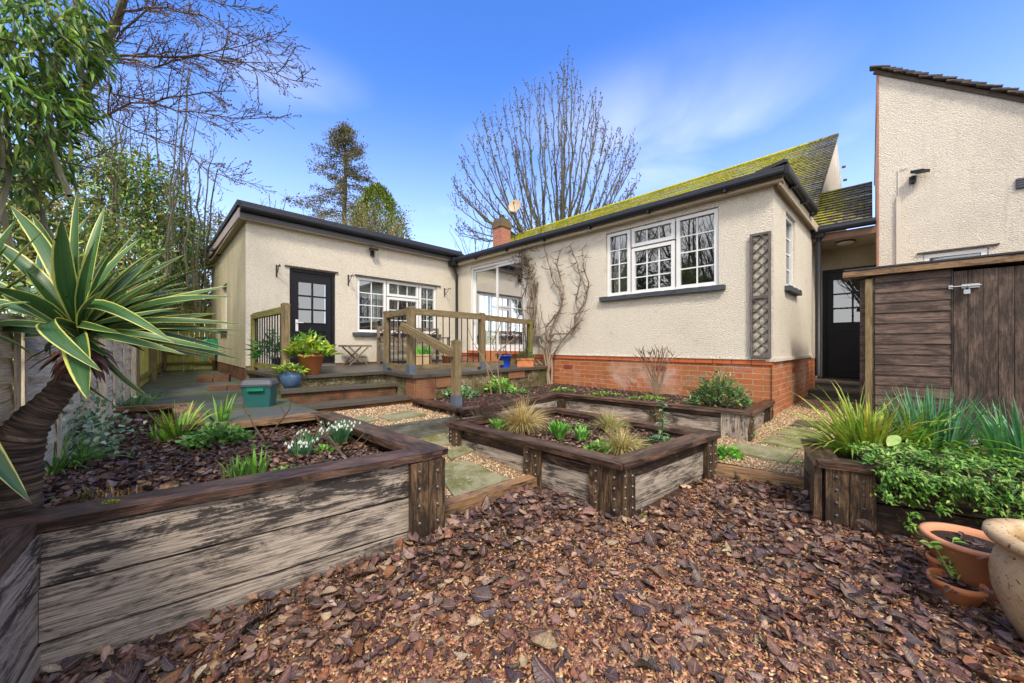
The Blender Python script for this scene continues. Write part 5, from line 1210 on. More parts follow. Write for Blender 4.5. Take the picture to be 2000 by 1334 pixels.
def scatter_chips(name, label, cat, xy, zf, size, cols, seed, mat='chip', thick=.16, lift=.006, shade=None):
    rs = np.random.default_rng(seed); n = len(xy)
    pos = np.stack([xy[:, 0], xy[:, 1], zf+rs.uniform(-.004, lift, n)], 1)
    d = rs.normal(0, 1, (n, 3)); d[:, 2] *= .28; nn = rs.normal(0, .35, (n, 3)); nn[:, 2] += 1
    l_ = size*rs.uniform(.5, 1.6, n); sc = np.stack([l_*rs.uniform(.22, .5, n), l_, l_*thick], 1)
    cl_ = pick(rs, n, cols, .35)
    if shade is not None: cl_ = cl_*shade(xy[:, 0], xy[:, 1])[:, None]
    o = inst(name, BX, BXF, pos, basis(d, nn), sc, cl_, M[mat]); return tag(o, label, cat, kind='stuff')
def curled(var, seed):
    """one dead-leaf template: 4 x 3 grid with serrated outline, curled"""
    rs = np.random.default_rng(seed); rows = 9; v = []; f = []
    w_ = [.02, .06, .50, .76, .86, .82, .66, .36, .02]; cu = rs.uniform(-.9, 1.0); cr = rs.uniform(.1, .9)*(1 if rs.random() > .4 else -1); tw = rs.uniform(-.5, .5); bd = rs.uniform(-.25, .25)
    for i in range(rows):
        t = i/(rows-1)
        for j in range(5):
            s_ = (j-2)/2; x = s_*w_[i]*.5*(1+rs.uniform(-.16, .16)*(abs(s_) > .9))*(1-.25*abs(cr)*.5)+bd*(t-.5)**2; z = cr*s_*s_*w_[i]*.32+cu*.3*(t-.5)**2+tw*s_*w_[i]*(t-.5)+rs.uniform(-.014, .014)+(-.03 if j == 2 else 0)
            v.append((x, t+rs.uniform(-.02, .02)-abs(s_)*.04, z))
    for i in range(rows-1):
        for j in range(4): a = i*5+j; f.append((a, a+1, a+6, a+5))
    return v, f
TEMPL = [curled(k, 10+k) for k in range(12)]
def scatter_leaves(name, label, cat, xy, zf, size, cols, seed, up=1.1, lift=.02, mat='dead_veined'):
    rs = np.random.default_rng(seed); n = len(xy); par = None; objs = []
    vs = []; 
    allv = []; allf = []; allc = []; off = 0
    ids = rs.integers(0, len(TEMPL), n)
    for k, (tv, tf) in enumerate(TEMPL):
        q = np.where(ids == k)[0]; m = len(q)
        if not m: continue
        tv = np.asarray(tv); tf = np.asarray(tf)
        d = rs.normal(0, 1, (m, 3)); d[:, 2] *= .22; nn = rs.normal(0, .36, (m, 3)); nn[:, 2] += up
        R_ = basis(d, nn); s_ = size*rs.uniform(.5, 1.35, m); s_ = np.where(rs.random(m) < .12, s_*1.5, s_); sc = np.stack([s_*rs.uniform(.45, .85, m), s_, s_*rs.uniform(.6, 1.5, m)], 1)
        p_ = np.stack([xy[q, 0], xy[q, 1], zf[q]+rs.uniform(0, lift, m)], 1)
        v = np.einsum('nij,nkj->nki', R_, tv[None]*sc[:, None, :])+p_[:, None, :]
        c = pick(rs, m, cols, .3); c = np.repeat(c[:, None, :], len(tv), 1)
        edge = np.array([1.0 if abs((i % 5)-2) < 2 else .7 for i in range(len(tv))]); c = c*edge[None, :, None]
        c[:, np.arange(len(tv)) % 5 == 2] *= 1.15
        allv.append(v.reshape(-1, 3)); allf.append((tf[None]+(np.arange(m)*len(tv))[:, None, None]).reshape(-1, 4)+off); allc.append(c.reshape(-1, 3)); off += m*len(tv)
    v = np.concatenate(allv); f = np.concatenate(allf); c = np.concatenate(allc)
    me = bpy.data.meshes.new(name); me.vertices.add(len(v)); me.vertices.foreach_set('co', v.reshape(-1).astype(np.float32))
    me.loops.add(f.size); me.loops.foreach_set('vertex_index', f.reshape(-1).astype(np.int32)); me.polygons.add(len(f)); me.polygons.foreach_set('loop_start', (np.arange(len(f))*4).astype(np.int32))
    me.polygons.foreach_set('use_smooth', np.ones(len(f), bool))
    ca = me.color_attributes.new('Col', 'FLOAT_COLOR', 'POINT'); c4_ = np.ones((len(v), 4), np.float32); c4_[:, :3] = c; ca.data.foreach_set('color', c4_.reshape(-1))
    uvt = np.array([((i % 5-2)/2*.5, (i//5)/8) for i in range(45)]); uvl = me.uv_layers.new(name='UVMap'); uvl.data.foreach_set('uv', uvt[f.reshape(-1) % 45].reshape(-1).astype(np.float32))
    me.update(calc_edges=True); me.validate(); o = link(name, me, M[mat]); return tag(o, label, cat, kind='stuff')
rs0 = np.random.default_rng(2)
yard = [(-1.70, 1.20), tuple(e1), (-.45, 2.33), (.18, 2.84), tuple(ccN-Vector((.28, -.22))), (ccN.x, ccN.y-.0), tuple(ccR+Vector((.02, -.02))), (2.45, 2.78), tuple(rA), tuple(rD), (4.0, .6), (-1.2, .55)]
def poly_pts(poly, n, dens=None, seed=0):
    rs = np.random.default_rng(seed); xs = [p[0] for p in poly]; ys = [p[1] for p in poly]; out = []
    tot = 0
    while tot < n:
        x = rs.uniform(min(xs), max(xs), n); y = rs.uniform(min(ys), max(ys), n); k = in_poly(x, y, poly)
        if dens is not None: k &= rs.random(n) < dens(x, y)
        out.append(np.stack([x[k], y[k]], 1)); tot += k.sum()
    return np.concatenate(out)[:n]
vz = np.vectorize(mulch_z)
def notbed(x, y):     # keep clear of the beds
    return ~(in_poly(x, y, [tuple(q) for q in (ccL, ccN-Vector((0, -.03)), ccR, ccB)]))
def wet(x, y):      # damper, darker mulch along the beds and towards the right
    a = np.abs((y-1.184)*1.475-(x+1.741)*.863)/1.709
    return np.clip(1.0-.55*np.exp(-(a/.35)**2)*(x < .1)-.4*np.exp(-((x-.3)**2+(y-2.45)**2)/.15)-.5*np.exp(-((x-2.1)**2+(y-2.2)**2)/.5)+.12*np.sin(x*7+np.sin(y*5))*np.cos(y*6), .3, 1.1)
near = lambda x, y: np.clip(1.5/(np.hypot(x, y)), .15, 1)*notbed(x, y)
xy = poly_pts(yard, 60000, near, 1); scatter_chips('wood_chips', 'shredded red-brown bark chips covering the yard floor', 'bark chips', xy, vz(xy[:, 0], xy[:, 1]), .020, BROWNS, 3, shade=wet)
xy = poly_pts(yard, 20000, lambda x, y: notbed(x, y)*np.clip(1.2/(np.hypot(x, y)), .1, 1), 7); scatter_chips('bark_shreds', 'finer pale shreds of bark among the chips', 'bark chips', xy, vz(xy[:, 0], xy[:, 1])+.004, .012, [(.50, .30, .15), (.38, .20, .10), (.60, .42, .25), (.2, .1, .05)], 4)
def ldens(x, y):
    a = np.abs((y-1.184)*1.475-(x+1.741)*.863)/1.709; g = .26+.8*np.exp(-(a/.33)**2)*(x < .1)+.8*np.exp(-((x-.3)**2+(y-2.45)**2)/.12)+.7*np.exp(-((x-1.9)**2+(y-2.45)**2)/.35)+.55*np.exp(-((x-1.7)**2+(y-1.6)**2)/.2)
    return np.clip(g, 0, 1)*notbed(x, y)
xy = poly_pts(yard, 4800, ldens, 11); scatter_leaves('dead_leaves', 'curled wet brown leaves fallen over the bark chips', 'dead leaves', xy, vz(xy[:, 0], xy[:, 1])+.007, .066, DEADC, 5, lift=.018, up=1.3)
lbp = [tuple(q) for q in lpoly[:5]]+[(-4.3, 3.2), (-2.45, .95), tuple(CN-fr_n*.07)]
xy = poly_pts(lbp, 11000, lambda x, y: np.clip(2.2/np.hypot(x, y), .2, 1), 21); bz = .475+.02*np.sin(xy[:, 0]*5)*np.cos(xy[:, 1]*4)
scatter_leaves('dead_leaves', 'dark wet leaf litter lying in the large left bed', 'dead leaves', xy, bz, .039, [(.085, .05, .044), (.13, .075, .065), (.20, .12, .10), (.28, .19, .17), (.06, .033, .03), (.18, .075, .04), (.30, .17, .09)], 6, lift=.035, up=.8)
cbp = [tuple(a+(cen-a)*.12) for a in (ccL, ccN, ccR, ccB)]
xy = poly_pts(cbp, 1300, None, 22); scatter_leaves('dead_leaves', 'brown leaf litter lying in the middle bed', 'dead leaves', xy, np.full(len(xy), .335), .045, [(.10, .055, .045), (.2, .11, .08), (.30, .19, .13), (.14, .08, .07)], 8, lift=.025)
xy = poly_pts(cbp, 4000, None, 23); scatter_chips('bark_shreds', 'fine bark mulch between the plants of the middle bed', 'bark chips', xy, np.full(len(xy), .333), .016, [(.09, .05, .035), (.2, .1, .07), (.06, .03, .025), (.35, .22, .15)], 9)
mbp = [tuple(mEnd+Vector((-.1, .0))), tuple(mE1+Vector((-.05, .12))), tuple(mK+Vector((.05, .12))), tuple(mC+Vector((0, .15))), tuple(mS+Vector((.12, .05))), (.55, 6.55), tuple(T5.xy)]
xy = poly_pts(mbp, 2200, None, 24); scatter_chips('bark_shreds', 'damp brown mulch in the bed under the bungalow wall', 'bark chips', xy, np.full(len(xy), .458), .03, [(.10, .06, .045), (.2, .11, .07), (.06, .03, .025)], 10)
GRV = [(.55, .38, .22), (.66, .52, .36), (.42, .25, .13), (.62, .45, .30), (.30, .20, .13), (.70, .60, .46), (.50, .33, .16)]
OCT = [(1, 0, 0), (-1, 0, 0), (0, 1, 0), (0, -1, 0), (0, 0, 1), (0, 0, -1)]; OCTF = [(0, 2, 4), (2, 1, 4), (1, 3, 4), (3, 0, 4), (2, 0, 5), (1, 2, 5), (3, 1, 5), (0, 3, 5)]
def gravel(label, poly, n, zfun, seed):
    xy = poly_pts(poly, n, notbed, seed); rs = np.random.default_rng(seed); pos = np.stack([xy[:, 0], xy[:, 1], zfun(xy[:, 1])+rs.uniform(-.002, .006, n)], 1)
    s_ = rs.uniform(.006, .0125, n); sc = np.stack([s_, s_*rs.uniform(.6, 1, n), s_*rs.uniform(.4, .8, n)], 1); nn = rs.normal(0, .3, (n, 3)); nn[:, 2] += 1
    o = inst('gravel', OCT, OCTF, pos, basis(rs.normal(0, 1, (n, 3))*[1, 1, .2], nn), sc, pick(rs, n, GRV, .2), M['matte'], smooth=False); return tag(o, label, 'gravel', kind='stuff')
gravel('golden pea gravel on the path around the middle bed', pp, 26000, lambda y: .13+.085*(y-2.9), 31)
gravel('golden pea gravel on the higher path under the brick steps', UP, 5000, lambda y: y*0+.402, 32)
gravel('gravel strip on the way to the porch steps', [(3.3, 4.85), (5.3, 4.85), (5.4, 6.2), (4.3, 6.2)], 4000, lambda y: y*0+.30, 33)
# stray fresh leaves on the mulch
for (x, y, s_, a_, lb_) in ((1417, 1076, .05, .7, 'single pale yellow-green leaf lying on the mulch right of centre'), (905, 1050, .04, 1.2, 'small yellow-green leaf on the mulch near the left bed pier')):
    g = G(x, y, .07); m = MB(); m.col = (.50, .55, .16); m.blade(g+Vector((-.02, 0, .0)), (math.cos(a_*.4), math.sin(a_*.4)*.5, .1), s_, s_*.42, droop=.2, seg=6, fold=.1, profile=lambda t: max(.02, math.sin(math.pi*min(1, t*.96+.02))))
    tag(m.build('fallen_leaf', M['leaf']), lb_, 'leaf', 'fresh leaves on the mulch')
# ================================================================== plants
GREENS = [(.07, .20, .03), (.10, .27, .045), (.05, .14, .03), (.15, .33, .06)]
def plant(name, label, cat, base, group=None): return thing(name, label, cat, base, group)
def blades(t, c, n, h, w_, spread, cols, seed, droop=(.3, 1.2), name='leaves', rad=.03, mat='leaf', tip=None, seg=6, lean=(0, 0)):
    m = MB(seed); r = m.r; c = Vector(c)
    for k in range(n):
        a = r.uniform(0, 2*math.pi); s_ = r.random()**.7*spread; col = r.choice(cols); f = r.uniform(.75, 1.25); m.col = tuple(x*f for x in col)
        d = Vector((math.cos(a)*s_+lean[0], math.sin(a)*s_+lean[1], 1)); b = c+Vector((math.cos(a), math.sin(a), 0))*rad*r.random()
        m.blade(b, d, h*r.uniform(.55, 1.1), w_*r.uniform(.7, 1.2), droop=r.uniform(*droop), seg=seg, side=(-math.sin(a+r.uniform(-.8, .8)), math.cos(a), .2), fold=.12, colt=tip if tip and r.random() < .5 else None)
    return m.build(name, M[mat], t)
def herb(t, c, rx, ry, h, n, size, aspect, cols, seed, name='leaves', dome=True, stems=0, hang=0, mat='leaf'):
    rs = np.random.default_rng(seed); a = rs.uniform(0, 2*np.pi, n); q = np.sqrt(rs.random(n)); x = q*np.cos(a)*rx; y = q*np.sin(a)*ry
    lob = .72+.28*np.sin(3*a+seed)*np.sin(5*a+seed*2)+.18*rs.normal(0, 1, n); x = x*(.85+.3*rs.random(n)**3); z = h*lob*(np.sqrt(np.clip(1-q*q, 0, 1)) if dome else 1)*(1-.6*rs.random(n)**1.6)
    z = np.maximum(z, .004)
    pos = np.stack([x+c[0], y+c[1], z+c[2]], 1); out = np.stack([np.cos(a)*(.3+q), np.sin(a)*(.3+q), .3+.6*rs.random(n)], 1)
    o = leafcloud(name, pos, out, size, aspect, cols, M[mat], t, seed+1, flat=.9, hang=hang)
    if stems:
        m = MB(seed)
        for k in range(stems):
            i = int(rs.integers(0, n)); m.tube([Vector((c[0]+x[i]*.15, c[1]+y[i]*.15, c[2])), Vector(pos[i])*.5+Vector((c[0]+x[i]*.4, c[1]+y[i]*.4, c[2]+z[i]*.35))*.5, Vector(pos[i])], [.004, .003, .002], 4, cap=False)
        m.col = (.12, .15, .04); m.build('stems', M['bark_twig'], t)
    return o
# --- yucca (trunk and two rosettes)
yb = P(22, 1010, 1.47); yb.z = .40; hd = P(162, 655, 1.62)
yu = plant('yucca', 'big variegated yucca with curved trunk and yellow-edged sword leaves in the left bed', 'yucca', yb)
m = MB(3); pts = [yb, P(24, 955, 1.47), P(26, 900, 1.47), P(36, 858, 1.48), P(62, 822, 1.50), P(98, 785, 1.53), P(132, 745, 1.57), P(152, 705, 1.60), P(160, 668, 1.62)]
rr = [.085, .080, .078, .074, .058, .048, .043, .036, .028]
fine = []; fr_ = []
for i in range(len(pts)-1):
    for k in range(7): t_ = k/7; fine.append(pts[i].lerp(pts[i+1], t_)); fr_.append((rr[i]*(1-t_)+rr[i+1]*t_)*(1+.05*m.r.uniform(-1, 1)+(.04 if k % 2 else -.03)))
m.tube(fine, fr_, 20)
def yb_mat():
    q = MN('yucca_bark'); v = q.coord('UV', (58, 5, 1)); n1 = q.noise(v, 1, 6, .7, 1.2); n2 = q.noise(q.coord('Object'), 9, 5, .7)
    c = q.ramp(n1, [(.34, (.012, .009, .008)), (.5, (.08, .055, .042)), (.7, (.30, .21, .15))]); c = q.mix(q.rng(n2, .5, .7, 0, .6), c, (.03, .02, .018))
    M['yucca_bark'] = q.out(c, .8, q.bump(n1, 1, .015), .3)
yb_mat(); m.build('trunk', M['yucca_bark'], yu, smooth=True)
m = MB(7); 
for k in range(60):   # dead flaps below the head
    a_ = m.r.uniform(0, 6.28); b = hd+Vector((math.cos(a_)*.035, math.sin(a_)*.035, -.03-.07*m.r.random())); m.col = m.r.choice([(.12, .05, .035), (.2, .1, .06), (.06, .035, .03)])
    m.blade(b, (math.cos(a_), math.sin(a_), -.2-m.r.random()), m.r.uniform(.05, .19), .026, droop=.9, seg=4)
m.build('dead_leaf_bases', M['dead'], yu)
def yprof(t): return .55+.45*min(1, t/.4) if t < .4 else max(.012, 1-((t-.4)/.6)**2.6)
def yleaf(m, base, tip, width, sag=.12, bend=0, roll=0, f=1.0):
    """sword leaf from base to tip with a sagging arc"""
    base = Vector(base); tip = Vector(tip); L_ = (tip-base).length; n = 12; m.col = (f, f, f)
    d = (tip-base).normalized(); side = d.cross(Vector((-.15, -.75, .75)));
    if side.length < .2: side = Vector((1, .2, 0))
    side.normalize(); up = side.cross(d).normalized(); rows = []
    if up.z < 0: up = -up
    for k in range(n+1):
        t = k/n; p = base.lerp(tip, t)+up*sag*L_*math.sin(math.pi*t**.85)+side*bend*L_*math.sin(math.pi*t); wd = width*yprof(t)
        s2 = (side*math.cos(roll)+up*math.sin(roll)); u2 = up*math.cos(roll)-side*math.sin(roll)
        rows.append([m.vert(p+s2*wd*x+u2*(abs(x)*2)**1.5*wd*.16) for x in (-.5, -.25, 0, .25, .5)])
    for k in range(n):
        for j in range(4): m.face((rows[k][j], rows[k][j+1], rows[k+1][j+1], rows[k+1][j]), [(j/4, k/n), ((j+1)/4, k/n), ((j+1)/4, (k+1)/n), (j/4, (k+1)/n)])
# tips as surveyed in the photograph: (px, py, distance, width, sag, roll)
LV = [(152, 368, 1.72, .060, .03, .5), (120, 425, 1.30, .075, .02, 1.3), (205, 402, 1.75, .055, .04, .4), (240, 440, 1.85, .05, .04, .2), (175, 418, 1.95, .05, .03, .3), (278, 462, 1.75, .055, .05, .1),
      (185, 470, 1.45, .055, .02, .9), (252, 452, 1.6, .055, .05, .6), (340, 478, 1.75, .055, .05, .1), (365, 495, 1.9, .045, .06, 0), (395, 512, 1.7, .05, .06, -.1), (440, 512, 1.8, .05, .07, -.1), (432, 540, 1.95, .045, .08, 0),
      (458, 556, 1.75, .048, .06, .15), (455, 580, 1.65, .055, .05, .3), (475, 633, 1.75, .045, .08, .2), (365, 693, 1.55, .05, .12, .2), (445, 688, 1.8, .045, .10, 0), (460, 685, 1.9, .04, .12, .1), (345, 672, 1.40, .06, .16, .5),
      (303, 785, 1.75, .03, .02, .4), (172, 782, 1.25, .085, .12, 1.2), (202, 728, 1.28, .055, .14, .5), (240, 652, 1.4, .04, .1, .3), (218, 698, 1.55, .035, .1, 0), (225, 790, 1.9, .03, .1, 0),
      (60, 415, 1.85, .06, .04, -.3), (18, 400, 1.75, .06, .04, -.4), (-40, 455, 1.55, .06, .06, -.4), (-70, 520, 1.45, .06, .08, -.3), (-60, 580, 1.6, .055, .10, -.1), (-50, 640, 1.5, .05, .12, 0), (-30, 690, 1.7, .045, .12, 0), (45, 520, 1.35, .05, .05, -.3), (-20, 560, 1.25, .055, .08, -.3),
      (85, 470, 2.1, .05, .04, -.2), (300, 500, 2.1, .045, .05, .1), (385, 560, 2.1, .04, .07, 0), (400, 620, 2.1, .04, .08, 0), (330, 590, 2.2, .04, .05, 0), (235, 520, 1.45, .05, .04, .9), (215, 560, 1.30, .045, .05, .9), (128, 470, 1.6, .06, .03, .5), (60, 640, 2.0, .04, .1, 0), (100, 700, 1.9, .04, .1, 0), (30, 655, 1.8, .04, .1, 0), (320, 530, 1.55, .055, .05, .5), (355, 600, 1.45, .05, .08, .3)]
m = MB(21)
for i, (px, py, Y, wd, sg, ro) in enumerate(LV):
    tp = P(px, py, Y); dd = (tp-hd); b = hd+dd.normalized()*.022+Vector((0, 0, m.r.uniform(-.02, .03))); yleaf(m, b, tp, wd*(1.0 if px < 215 else .78), sg*m.r.uniform(.5, 1.7), m.r.uniform(-.09, .09), ro*.35+m.r.uniform(-.45, .45), m.r.uniform(.75, 1.25))
r_ = m.r
for i in range(58):       # the inner and far side of the rosette
    a = r_.uniform(0, 2*math.pi); el = r_.uniform(-.35, 1.35); d = Vector((math.cos(a)*math.cos(el), abs(math.sin(a))*math.cos(el)*.9+.1, math.sin(el))); yleaf(m, hd+d*.02, hd+d*r_.uniform(.32, .58), r_.uniform(.025, .042), r_.uniform(.02, .1), r_.uniform(-.05, .05), r_.uniform(-.4, .4), r_.uniform(.7, 1.15))
m.build('leaves', M['yucca_leaf'], yu, smooth=True)
m = MB(22); h2 = P(-60, 650, 1.35)
for (px, py, Y, wd, sg, ro) in ((62, 985, 1.15, .075, .16, .9), (35, 425, 1.4, .06, .03, -.2), (80, 520, 1.45, .055, .05, .3), (125, 640, 1.4, .05, .10, .2), (90, 445, 1.6, .055, .03, .4), (-20, 380, 1.3, .07, .03, .1), (60, 590, 1.25, .05, .08, .2), (70, 700, 1.5, .045, .12, .1), (15, 480, 1.2, .06, .05, .4), (110, 560, 1.6, .05, .05, .2)):
    yleaf(m, h2, P(px, py, Y), wd, sg, 0, ro, r_.uniform(.8, 1.2))
m.build('side_rosette', M['yucca_leaf'], yu, smooth=True)
m = MB(23); m.tube([P(-40, 860, 1.42), P(-52, 760, 1.38), P(-58, 665, 1.35)], [.05, .045, .03], 12); m.tube([P(20, 900, 1.47), P(-20, 880, 1.44), P(-40, 860, 1.42)], [.06, .055, .05], 12); m.build('side_trunk', M['yucca_bark'], yu, smooth=True)
# --- plants of the left bed
def lbed(x, y, z=.48): return G(x, y, z)
SG = [(.10, .26, .06), (.07, .20, .06), (.16, .34, .07)]
def snowdrop(x, y, n, h, seed, label):
    c = lbed(x, y); t = plant('snowdrops', label, 'flowers', c, 'clumps of snowdrops'); blades(t, c, n, h, .009, .55, [(.10, .26, .12), (.14, .32, .15), (.08, .2, .1)], seed, (.3, 1.0), rad=.05)
    r = random.Random(seed); m = MB(); pos = []
    for k in range(int(n*.22)):
        a = r.uniform(0, 6.28); q = r.random()*(.12 if n > 100 else .07); p0 = c+Vector((math.cos(a)*q*.6, math.sin(a)*q*.6, 0)); p1 = c+Vector((math.cos(a)*q*1.3, math.sin(a)*q*1.3, h*r.uniform(.75, 1.0))); p2 = p1+Vector((math.cos(a)*.012, math.sin(a)*.012, -.004)); m.col = (.12, .28, .1); m.tube([p0, p1, p2], .0016, 4, cap=False); pos.append(p2)
    m.build('stems', M['leaf'], t); m = MB()
    for p_ in pos:
        for j in range(3): a = j*2.1; m.blade(p_, (math.cos(a)*.35, math.sin(a)*.35, -1), .02, .010, droop=.2, seg=3, profile=lambda t: .3+.7*math.sin(math.pi*min(.95, t)))
    m.build('flowers', M['white_flower'], t)
snowdrop(588, 895, 80, .13, 41, 'small clump of snowdrops nearest the front plank of the left bed')
snowdrop(662, 868, 190, .17, 42, 'biggest clump of snowdrops near the corner of the left bed')
snowdrop(606, 872, 40, .13, 43, 'sparse snowdrops between the two fuller clumps')
def strap(x, y, z, n, h, w_, sp, cols, seed, label, name='strap_leaf_plant', cat='plant', group=None, droop=(.3, 1.2), tip=None, rad=.05, lean=(0, 0)):
    c = G(x, y, z); t = plant(name, label, cat, c, group); blades(t, c, n, h, w_, sp, cols, seed, droop, rad=rad, tip=tip, lean=lean); return t
YG = [(.16, .36, .04), (.24, .45, .05), (.10, .27, .035)]
strap(348, 858, .49, 44, .30, .020, .7, YG, 51, 'yellow-green sword-leaved clump in the middle of the left bed', 'iris', tip=(.45, .45, .06), group='sword-leaved clumps')
strap(432, 838, .49, 22, .30, .020, .5, [(.12, .30, .04), (.17, .38, .05)], 52, 'taller sword-leaved clump at the back edge of the left bed', 'iris', group='sword-leaved clumps')
strap(500, 932, .49, 26, .15, .018, .4, [(.14, .36, .06), (.2, .42, .07)], 53, 'short upright bulb leaves just behind the front plank', 'bulb_leaves', group='bulb leaves in the left bed')
strap(462, 938, .49, 18, .13, .017, .4, [(.12, .32, .06), (.2, .42, .07)], 54, 'smallest tuft of bulb leaves left of the taller tuft behind the front plank', 'bulb_leaves', group='bulb leaves in the left bed')
strap(320, 862, .49, 30, .15, .022, .6, YG, 55, 'low bright green tuft beside the sword-leaved clump', 'bulb_leaves', group='bulb leaves in the left bed')
strap(105, 920, .49, 80, .26, .011, 1.3, [(.12, .28, .04), (.20, .38, .06), (.08, .2, .03)], 56, 'sprawling grassy clump beside the yucca trunk', 'grass_clump', droop=(.8, 2.0), rad=.10)
strap(160, 905, .49, 40, .22, .010, 1.5, [(.12, .28, .04), (.25, .40, .08)], 57, 'floppy grass blades right of the yucca trunk', 'grass_clump', droop=(1.0, 2.2), rad=.08)
c = lbed(195, 975); t = plant('cut_grass_stubble', 'row of clipped straw-coloured stubble in the left bed', 'plant', c)
m = MB(61)
for k in range(110):
    p0 = c+Vector((m.r.uniform(-.11, .15), m.r.uniform(-.05, .05), -.01)); m.col = m.r.choice([(.42, .26, .10), (.55, .38, .18), (.28, .15, .07)]); m.blade(p0, (m.r.uniform(-.3, .3), m.r.uniform(-.3, .3), 1), m.r.uniform(.03, .075), .005, droop=.2, seg=2, profile=lambda t: 1)
m.build('stalks', M['dead'], t)
def clump(x, y, z, rx, ry, h, n, size, asp, cols, seed, label, name='leafy_plant', cat='plant', group=None, stems=8, **k):
    c = G(x, y, z); t = plant(name, label, cat, c, group); herb(t, c, rx, ry, h, n, size, asp, cols, seed, stems=stems, **k); return t
clump(425, 866, .48, .22, .15, .14, 620, .042, .85, [(.17, .36, .08), (.22, .42, .10), (.10, .26, .06)], 71, 'mound of rounded pale green columbine leaves in the left bed', 'columbine')
clump(505, 888, .48, .06, .05, .05, 70, .04, .5, [(.18, .38, .05), (.12, .3, .04)], 72, 'small bright green seedling patch right of the columbine', group='seedlings in the left bed')
clump(560, 925, .48, .07, .04, .03, 90, .03, .6, [(.2, .42, .06), (.12, .32, .04)], 73, 'low creeping green patch by the front plank below the snowdrops', group='seedlings in the left bed')
clump(635, 885, .48, .05, .05, .05, 60, .03, .5, [(.16, .38, .05)], 74, 'tiny green sprouts at the foot of the rose stems', group='seedlings in the left bed')
clump(135, 985, .48, .06, .04, .03, 50, .03, .6, [(.14, .3, .06), (.2, .4, .08)], 75, 'scattered seedlings in front of the yucca trunk', group='seedlings in the left bed')
c = G(205, 985, .585); t = plant('moss_patch', 'flat moss patch on the front cap of the left bed', 'moss', c); herb(t, c+Vector((0, .02, -.004)), .03, .018, .006, 160, .006, .8, [(.25, .30, .02), (.18, .22, .02)], 76, dome=False)
# ivy
def ivy(label, pts, n, size, seed, depth=.08, cols=((.20, .34, .18), (.32, .46, .30), (.50, .58, .42), (.12, .24, .10))):
    rs = np.random.default_rng(seed); pts = [Vector(p) for p in pts]; c = pts[0]; t = plant('ivy', label, 'ivy', c, 'ivy on the left')
    idx = rs.integers(0, len(pts), n); base = np.array([tuple(p) for p in pts])[idx]; rad = np.array([p_ for p_ in [depth]*len(pts)])[idx]
    pos = base+rs.normal(0, 1, (n, 3))*[depth, depth*.6, depth]; out = rs.normal(0, 1, (n, 3)); out[:, 1] -= .8
    o = inst('leaves', [(0, 0, 0), (-.5, .15, .04), (-.38, .5, .06), (0, 1, -.04), (.38, .5, .06), (.5, .15, .04), (0, .4, 0)], [(0, 6, 1), (1, 6, 2), (2, 6, 3), (3, 6, 4), (4, 6, 5), (5, 6, 0)], pos, basis(out*.5+rs.normal(0, .6, (n, 3))-[0, 0, .5], out+[0, -.6, .4]), np.repeat(size*rs.uniform(.5, 1.2, (n, 1)), 3, 1), pick(rs, n, cols, .2), M['leaf'], t)
    m = MB(seed)
    for k in range(5):
        a = pts[int(rs.integers(0, len(pts)))]; b = pts[int(rs.integers(0, len(pts)))]; m.tube([a, (a+b)/2+Vector((.03, 0, .03)), b], .004, 4, cap=False)
    m.build('stems', M['bark_twig'], t); return t
ivy('variegated ivy mound at the foot of the pale fence beside the yucca', [P(110, 880, 2.25), P(150, 850, 2.4), P(185, 850, 2.5), P(140, 820, 2.5), P(110, 830, 2.4), P(165, 880, 2.3), P(100, 905, 2.2)], 1500, .036, 81, .13)
ivy('variegated ivy climbing the pale fence behind the yucca trunk', [P(62, 640, 2.1), P(70, 680, 2.1), P(80, 720, 2.12), P(78, 750, 2.1), P(66, 780, 2.1), P(95, 730, 2.2), P(72, 600, 2.1)], 900, .034, 82, .06)
strap(258, 796, .55, 50, .22, .012, 1.2, [(.10, .24, .05), (.16, .32, .08), (.07, .17, .04)], 83, 'grassy clump at the foot of the fence behind the left bed', 'grass_clump', droop=(.7, 1.8), rad=.15)
strap(298, 782, .55, 30, .20, .010, 1.2, [(.25, .36, .25), (.10, .24, .05)], 84, 'pale-striped grassy tuft at the patio edge by the fence', 'grass_clump', droop=(.7, 1.8), rad=.08)
# rose stems
def twigs(label, base, specs, mat='bark_twig', name='rose_stems', cat='shrub', group=None, r=.006, seed=1):
    t = plant(name, label, cat, base, group); m = MB(seed)
    for pts in specs:
        pts = [Vector(p) for p in pts]; m.tube(pts, [r*(1-.7*k/(len(pts)-1)) for k in range(len(pts))], 6)
    m.build('stems', M[mat], t); return t
b = G(672, 892, .48)
twigs('bare thorny rose stems near the corner of the left bed', b, [(b, P(640, 850, 2.3), P(615, 810, 2.35)), (b, P(690, 870, 2.2), P(712, 845, 2.2)), (b+Vector((.02, 0, 0)), P(700, 880, 2.15), P(722, 852, 2.1)), (b, P(655, 875, 2.3), P(640, 868, 2.35)), (P(640, 850, 2.3), P(650, 835, 2.3)), (P(628, 832, 2.33), P(618, 826, 2.33))], seed=2, r=.0075, group='bare rose bushes')
b = G(520, 868, .48)
twigs('bare brown rose stems in the middle of the left bed', b, [(b, P(495, 830, 2.7), P(480, 795, 2.75), P(475, 775, 2.75)), (b, P(535, 840, 2.65), P(565, 800, 2.65), P(570, 775, 2.65)), (P(487, 812, 2.72), P(470, 790, 2.75)), (b, P(548, 855, 2.6), P(600, 835, 2.6)), (P(560, 810, 2.65), P(545, 790, 2.65))], seed=3, r=.0075, group='bare rose bushes')
